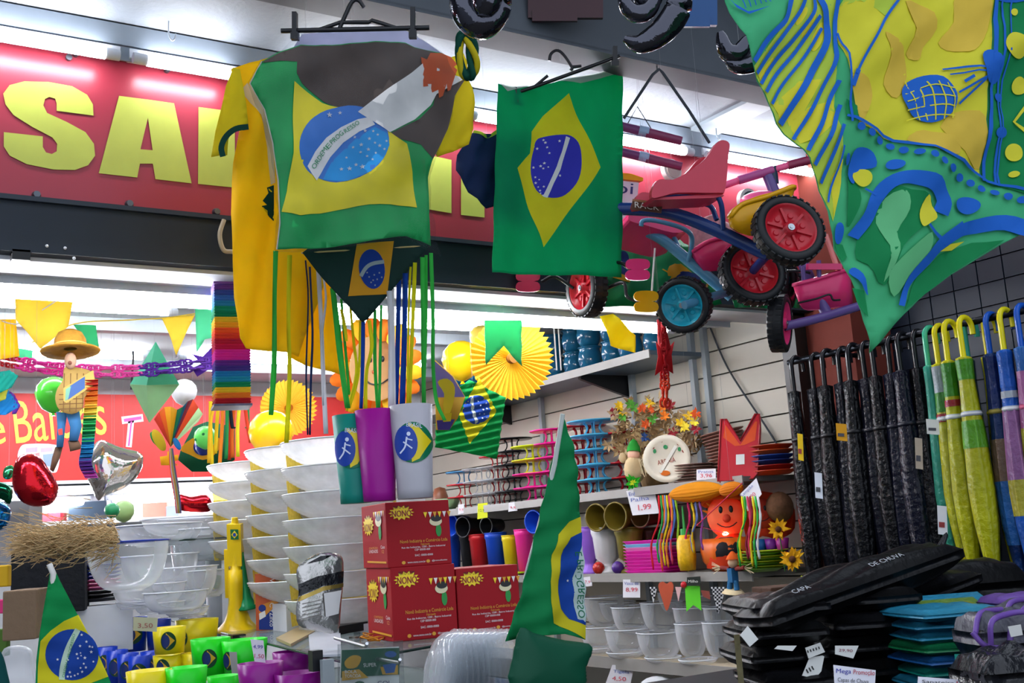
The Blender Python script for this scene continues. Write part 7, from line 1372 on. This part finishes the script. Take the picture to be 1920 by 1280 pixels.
umbrella('third yellow umbrella with spots and green collar', 1808, '#d9cc14', '#d2ca12', .78, -.04, bands=('#c9c9c9', (.14, .2, '#5aa81e'), (.32, .4, '#6aae1e')), fat=1.1)
umbrella('fourth yellow umbrella behind the spotted one', 1826, '#d9cc14', '#b8b016', .8, .03)
umbrella('first blue umbrella with printed picture panel', 1842, '#1450b0', '#15356a', .78, bands=('#9a8a3a', (.14, .3, '#1a2f6a'), (.38, .5, '#8a6a50'), (.5, .68, '#2f72b8')))
umbrella('navy umbrella next to the first blue one', 1858, '#12387a', '#14203f', .8, .03)
umbrella('yellow handled umbrella among the blue ones', 1876, '#d9cc14', '#1f62c0', .78, -.02, bands=('#d0d0d0', (.14, .24, '#1f62c0'), (.25, .27, '#c9c9c9'), (.3, .5, '#a86a9a'), (.5, .6, '#c9b83a')))
umbrella('second blue umbrella with pink flower print', 1892, '#1450b0', '#2a5aa8', .8, .02, bands=('#c0406a', (.16, .3, '#8a4a8a'), (.4, .6, '#3a8ab8')))
umbrella('third blue umbrella near the right edge', 1908, '#1450b0', '#2f6ab0', .8, -.02, bands=('#c0406a', (.2, .36, '#c06a9a'), (.36, .5, '#d9c83a')))
umbrella('blue umbrella cut by the right edge of the picture', 1930, '#1450b0', '#7a3a80', .8, 0)
for x, y, w_, h_, c_, lb in ((1500,838,10,52,'#d9b41e','yellow and white label on the second black umbrella'),(1577,810,20,34,'#c8901e','orange label on the fourth black umbrella'),(1534,910,14,50,'#d0d6e0','white paper tag on the third black umbrella'),(1748,800,24,30,'#cfcfca','barcode label on the yellow umbrella collars'),(1766,975,18,56,'#d6d8de','white tag with red print between black and yellow umbrellas'),(1722,850,14,60,'#a89a8a','small picture label left of the yellow umbrellas')):
    d_ = depth(P(x, y, X=XU - .06)); s_ = px_sheet(x, y, d_, (-.8, -.6, 0)); t = thing('hang_tag', lb, 'tag', s_.hit(x, y + h_ / 2), 'labels hung among the umbrellas'); MB().prism([s_.at(*q) for q in ((x-w_/2,y-h_/2),(x+w_/2,y-h_/2+2),(x+w_/2+2,y+h_/2),(x-w_/2+2,y+h_/2-2))], -s_.n * .001).build('card', mat(c_, 'matte'), t)
    decal('print', s_, [(mat('#8a3a3a' if 'red' in lb or 'yellow and' in lb else '#4a4a50', 'matte'), [[(x - w_*.3, y + h_*.05), (x + w_*.3, y + h_*.07), (x + w_*.3, y + h_*.25), (x - w_*.3, y + h_*.23)]])], t, cell=0)
# ================================================================ TABLE WITH BLACK BAGS
ZT = 1.2
tbl = thing('display_table', 'black draped table carrying the bag piles', 'table', (2.2, 1.6, 0))
MB().b2((1.82, 1.15, ZT - .03), (2.85, 2.45, ZT)).build('top', mat('#17181b', 'matte'), tbl); MB().b2((1.85, 1.2, 0), (2.82, 2.42, ZT - .03)).build('drape', mat('#101114', 'matte'), tbl)
def pillow(name, label, c, size, ax, m, group=None, cat='bag', parent=None, seed=0, N_=12, bulge=.5, crease=.05):
    """soft flat pack: superellipsoid with creases"""
    c = Vector(c); V = []; Fc = []; rs = random.Random(seed); ph = [rs.uniform(0, 6.28) for _ in range(6)]
    for sg_ in (1, -1):
        for i in range(N_ + 1):
            for j in range(N_ + 1):
                u = -1 + 2 * i / N_; v = -1 + 2 * j / N_; e = (1 - abs(u) ** 5) * (1 - abs(v) ** 5); h = .5 * (.25 + .75 * max(0, e) ** bulge) + crease * e * (math.sin(5 * u + ph[0] + 2 * v) + math.sin(8 * v + ph[1] - 3 * u) * .7)
                sh = 1 - .03 * math.sin(3 * u + ph[2]) - .05 * (abs(u * v) ** 2)
                V.append(c + ax[0] * u * size[0] / 2 * sh + ax[1] * v * size[1] / 2 * sh + ax[2] * sg_ * h * size[2])
    n = N_ + 1
    for s_ in range(2):
        for i in range(N_):
            for j in range(N_):
                a = s_ * n * n + i * n + j; f = (a, a + n, a + n + 1, a + 1); Fc.append(f if s_ == 0 else f[::-1])
    ring = [i * n for i in range(n)] + [N_ * n + j for j in range(1, n)] + [i * n + N_ for i in range(N_ - 1, -1, -1)] + [j for j in range(N_ - 1, 0, -1)]
    K = len(ring)
    for k in range(K): Fc.append((ring[k], ring[(k + 1) % K], n * n + ring[(k + 1) % K], n * n + ring[k]))
    return MB().add(V, Fc, True).build(name, m, parent, None if parent else label, None if parent else cat, group)
BBG = [mat(c_, 'wrap', rough=.4, bs=22, sp=.22) for c_ in ('#0d0d0f', '#101013', '#0a0a0c')]
exT = Vector((right.x, right.y, 0)).normalized(); exT = Matrix.Rotation(.12, 3, 'Z') @ exT; eyT = Vector((-exT.y, exT.x, 0))
lb5 = ['lowest', 'second lowest', 'middle', 'second highest', 'highest']
for k, (cx, d_, w_) in enumerate(((1452, 2.42, .17), (1610, 2.5, .23))):
    for i in range(5):
        c = Q(cx, 1200, d_); c.z = ZT + .026 + i * .0485; pillow('folded_raincoat_bag', '%s black bag in the %s bag stack' % (lb5[i], ('left', 'right')[k]), c + exT * .008 * math.sin(i * 2 + k) + eyT * .008 * math.cos(i * 3), (w_ - .01 * (i % 2), .24, .052), (exT, eyT, e3), BBG[(i + k) % 3], 'folded black bags', seed=i + 10 * k)
# long bags slanting over the stacks
def long_bag(label, a, b, da, db, w_, th, text, seed):
    p0 = Q(*a, da); p1 = Q(*b, db); ax0 = (p1 - p0).normalized(); ay = (e3.cross(ax0)).normalized(); az = ax0.cross(ay); t = thing('long_black_bag', label, 'bag', (p0 + p1) / 2 - e3 * th / 2, 'long black bags on the stacks')
    pillow('bag_body', '', (p0 + p1) / 2, ((p1 - p0).length, w_, th), (ax0, ay, az), BBG[seed % 3], parent=t, seed=seed, N_=16, crease=.11)
    if text:
        c = (p0 + p1) / 2; nv = (az - ay * .9).normalized(); sh = Sheet(c - ay * w_ * .36 + az * th * .52, ax0, (ay * .75 + az * .4).normalized(), (az - ay * .4).normalized())
        for body, f0, f1 in text: mb = MB(); sh.text(body, f0 * (p1 - p0).length, -.012, (f1 - f0) * (p1 - p0).length, .013, .004, mb); mb.build('lettering', mat('#b9bcc2', 'matte'), t)
    return t, p0, p1
t, p0, p1 = long_bag('long black bag with pale lettering lying slanted on top of the stacks', (1405, 1165), (1770, 1035), 2.32, 2.62, .13, .075, [('CAPA', -.36, -.28), ('DE CHUVA', .02, .19)], 3)
MB().tube(smooth_open([p1, Q(1760, 1045, 2.55), Q(1775, 1000, 2.6), Q(1745, 1050, 2.55)], 6), .004, 6).build('strap', BLK, t)
long_bag('long black bag behind the lettered one', (1600, 1150), (1790, 1080), 2.55, 2.7, .18, .06, None, 4)
pillow('black_bag', 'dark bag heap at the back of the table', Q(1790, 1105, 2.75), (.3, .22, .14), (exT, eyT, e3), BBG[2], seed=9)
# white tags on the bags
for pts, lb, ln in (([(1388,1190),(1402,1173),(1422,1198),(1406,1212)], 'white card tag at the left corner of the bag pile', []), ([(1452,1216),(1458,1210),(1494,1210),(1486,1220)], 'white sticker lying on the left bag stack', []), ([(1510,1214),(1538,1204),(1547,1222),(1516,1234)], 'white barcode tag between the two bag stacks', [('IIIII', 1514, 1224, 24, 5, 18, '#2a2a2a')]), ([(1518,1232),(1546,1228),(1540,1258),(1528,1272),(1504,1266)], 'white fold-over tag hanging between the bag stacks', [('III', 1514, 1262, 14, 8, 30, '#2a2a2a')]), ([(1566,1210),(1610,1210),(1600,1234),(1566,1226)], 'white price sticker on the right bag stack', [('29,90', 1572, 1222, 26, 6, -3, '#8a4a5a')])):
    tag(lb, pts, 2.27 if pts[0][0] < 1505 else 2.31, ln, (-.3, -1, .3), '#cfd0cc', name='bag_tag')
tag('handwritten sign Mega Promoção at the bottom edge', [(1563,1246),(1642,1256),(1640,1300),(1566,1300)], 2.12, [('Mega', 1567, 1264, 28, 11, -3, '#3a3a9a'), ('Promoção', 1599, 1266, 40, 11, -3, '#b02a3a'), ('Capas de Chuva', 1569, 1280, 58, 10, -4, '#3a3a3a')], (-.3, -1, .3), '#d3d2dc', name='shop_notice')
tag('handwritten sign at the bottom edge below the teal packets', [(1722,1268),(1830,1276),(1826,1300),(1720,1300)], 2.0, [('Sapateira', 1728, 1282, 60, 8, -3, '#4a4a4a'), ('15', 1792, 1286, 14, 9, -3, '#b02a3a')], (-.3, -1, .3), '#d3d2dc', name='shop_notice')
MB().b2(tuple(Q(1386, 1290, 2.3) - Vector((.01, .01, .05))), tuple(Q(1386, 1190, 2.3) + Vector((.01, .01, 0)))).build('camo_post', mat('#6b6448', 'rough', var=.6, scale=40), None, 'mottled post at the left side of the bag pile', 'post')
# ---- teal packets
tcs = ['#2a86a8', '#1f6f8a', '#2a86a8', '#0f7a6a', '#1f5a9a', '#1a7a4a', '#2a86a8', '#1f7090']
for i in range(9):
    c = Q(1775, 1200, 2.35); c.z = ZT + .012 + i * .0225; pillow('teal_packet', '%s teal packet from the bottom of its stack' % ORD[i], c + exT * .006 * math.sin(i * 2.3) + eyT * .01 * math.cos(i), (.2, .2, .026), (Matrix.Rotation(.08 * math.sin(i * 1.7), 3, 'Z') @ exT, Matrix.Rotation(.08 * math.sin(i * 1.7), 3, 'Z') @ eyT, e3), mat(tcs[i % 8], 'wrap', rough=.3, bs=25), 'teal packets', 'packet', seed=i, crease=.1)
tp_ = thing('picture_packet', 'teal packet with a green picture, uppermost of the packet stack', 'packet', Q(1790, 1165, 2.35)); c = Q(1790, 1150, 2.4)
axn = (e3 * .9 - eyT * .35).normalized(); ay = axn.cross(exT).normalized(); bd_ = MB().box(c, (.2, .17, .012), (exT, ay, axn)); bd_.build('packet_body', mat('#2a86a8', 'wrap', rough=.3), tp_)
sh = Sheet(c + axn * .0062, exT, ay, axn); mb = MB(); sh.fill([(-.075, -.06), (.075, -.06), (.075, .06), (-.075, .06)], 0, .0004, mb); mb.m(1); sh.fill(smooth_closed([(-.06, -.03), (-.01, .02), (.05, .04), (.06, 0), (.0, -.045)], 3), 0, .0008, mb); mb.m(2); sh.fill(smooth_closed([(-.03, -.02), (.02, .01), (.03, -.02)], 3), 0, .0012, mb); mb.m(3); sh.fill([(-.07, -.055), (.04, -.055), (.04, -.035), (-.07, -.035)], 0, .0012, mb)
mb.build('picture', [mat('#6a8a3a', 'wrap', rough=.3), mat('#8a8a2a', 'wrap'), mat('#3a2f1e', 'wrap'), mat('#b8b6a8', 'wrap')], tp_)
card('teal_ribbon', [(1790,1226),(1804,1226),(1806,1275),(1796,1272)], 2.15, mat('#1f9a8a', 'cloth'), 'teal ribbon end hanging from the packet stack', 'ribbon', nrm=(-.3, -1, .2))
# ---- purple lunch bags at the right edge
PUR = mat('#6a4a9a', 'plastic', rough=.4); GRY = mat('#4a4a55', 'wrap', rough=.4)
for k, (x, y, d_, lb) in enumerate(((1868, 1190, 2.15, 'grey bag with purple zip straps beside the teal packets'), (1925, 1170, 2.25, 'grey bag with purple straps cut by the right edge'))):
    t = thing('strapped_bag', lb, 'bag', Q(x, y + 40, d_), 'grey bags with purple straps'); pillow('bag_body', '', Q(x, y, d_), (.13, .12, .09), (exT, eyT, e3), GRY, parent=t, seed=20 + k)
    for pts in ([(x-45,y-5,d_-.07),(x-20,y+20,d_-.08),(x+20,y+22,d_-.08),(x+28,y-10,d_-.07)], [(x-10,y+18,d_-.09),(x-8,y-25,d_-.09),(x+25,y-40,d_-.06),(x+55,y-44,d_-.05)], [(x-40,y-2,d_-.07),(x-30,y-40,d_-.03),(x+10,y-48,d_)]): MB().tube(smooth_open([Q(*p) for p in pts], 6), .0055, 6).build('strap', PUR, t)
    sh = px_sheet(x + 35, y - 8, d_ - .1, (-.2, -1, .3)); MB().prism([sh.at(*p) for p in ((x+22,y-16),(x+46,y-20),(x+50,y),(x+28,y+4))], -sh.n * .001).build('barcode_label', mat('#b8b8b4', 'matte'), t)
pillow('dark_bag', 'dark crumpled bag at the lower right corner', Q(1890, 1262, 2.0), (.16, .14, .08), (exT, eyT, e3), mat('#1b1c20', 'wrap', bs=40), seed=31, crease=.12)
pillow('purple_packet', 'purple packet at the right edge above the strapped bags', Q(1905, 1130, 2.4), (.14, .1, .04), (exT, eyT, e3), PUR, seed=33, cat='packet')
t = thing('yellow_band', 'lime rubber strip sticking up behind the black bags', 'band', Q(1500, 1106, 2.8)); MB().tube(smooth_open([Q(1488, 1105, 2.8), Q(1502, 1098, 2.8), Q(1506, 1080, 2.8)], 5), .006, 6).build('strip', mat('#c8d81e', 'plastic'), t); MB().tube([Q(1488, 1104, 2.8), Q(1512, 1104, 2.8)], .004, 6).build('foot', mat('#7aa82a', 'plastic'), t)
pbox('brown_carton', 'brown carton behind the left bag stack', 'box', 1498, 1262, 2.75, 80, 160, .1, '#4a3326', 'rough', .3)
# ================================================================ nylon threads that hold the hung goods
THREAD = mat('#8f9398', 'plastic', rough=.5)
bpy.context.view_layer.update()
def hang_by_thread(o):
    pts = []
    for q in [o] + list(o.children_recursive):
        if q.type == 'MESH': pts += [q.matrix_world @ Vector(c) for c in q.bound_box]
    if not pts: return
    top = max(p.z for p in pts); cx = sum(p.x for p in pts) / len(pts); cy = sum(p.y for p in pts) / len(pts)
    zt = ZC if cy > 2.9 else (CZ if cy > 2.38 else 3.3)
    if zt - top < .004: return
    org = o.matrix_world.translation
    mb = MB().tube([Vector((cx, cy, top - .03)) - org, Vector((cx, cy, zt)) - org], .00035, 3)
    mb.build('thread', THREAD, o, base=(0, 0, 0))
for o in list(COL.objects):
    if o.parent is None and o.name.split('.')[0] in ('balloon', 'foil_balloon', 'paper_pennant', 'paper_fan', 'paper_fan_piece', 'paper_star', 'paper_lantern', 'rainbow_lantern', 'ribbon_tassel', 'fan_kite', 'paper_flag', 'balloon_card', 'smiling_sunflower', 'scarecrow_puppet', 'paper_chain', 'headband', 'navy_jersey', 'football_jersey', 'kite', 'packed_flag', 'wheel_cover', 'tricycle', 'handlebar', 'price_card', 'spotted_bag', 'white_rod', 'dark_pole', 'thin_wire', 'navy_cup', 'blue_package', 'maroon_package', 'white_string', 'printed_scarf', 'cord_triangle', 'bagged_flag_shirt', 'clip_hanger', 'hanging_rope', 'honeycomb_lantern', 'bunting_string'):
        hang_by_thread(o)
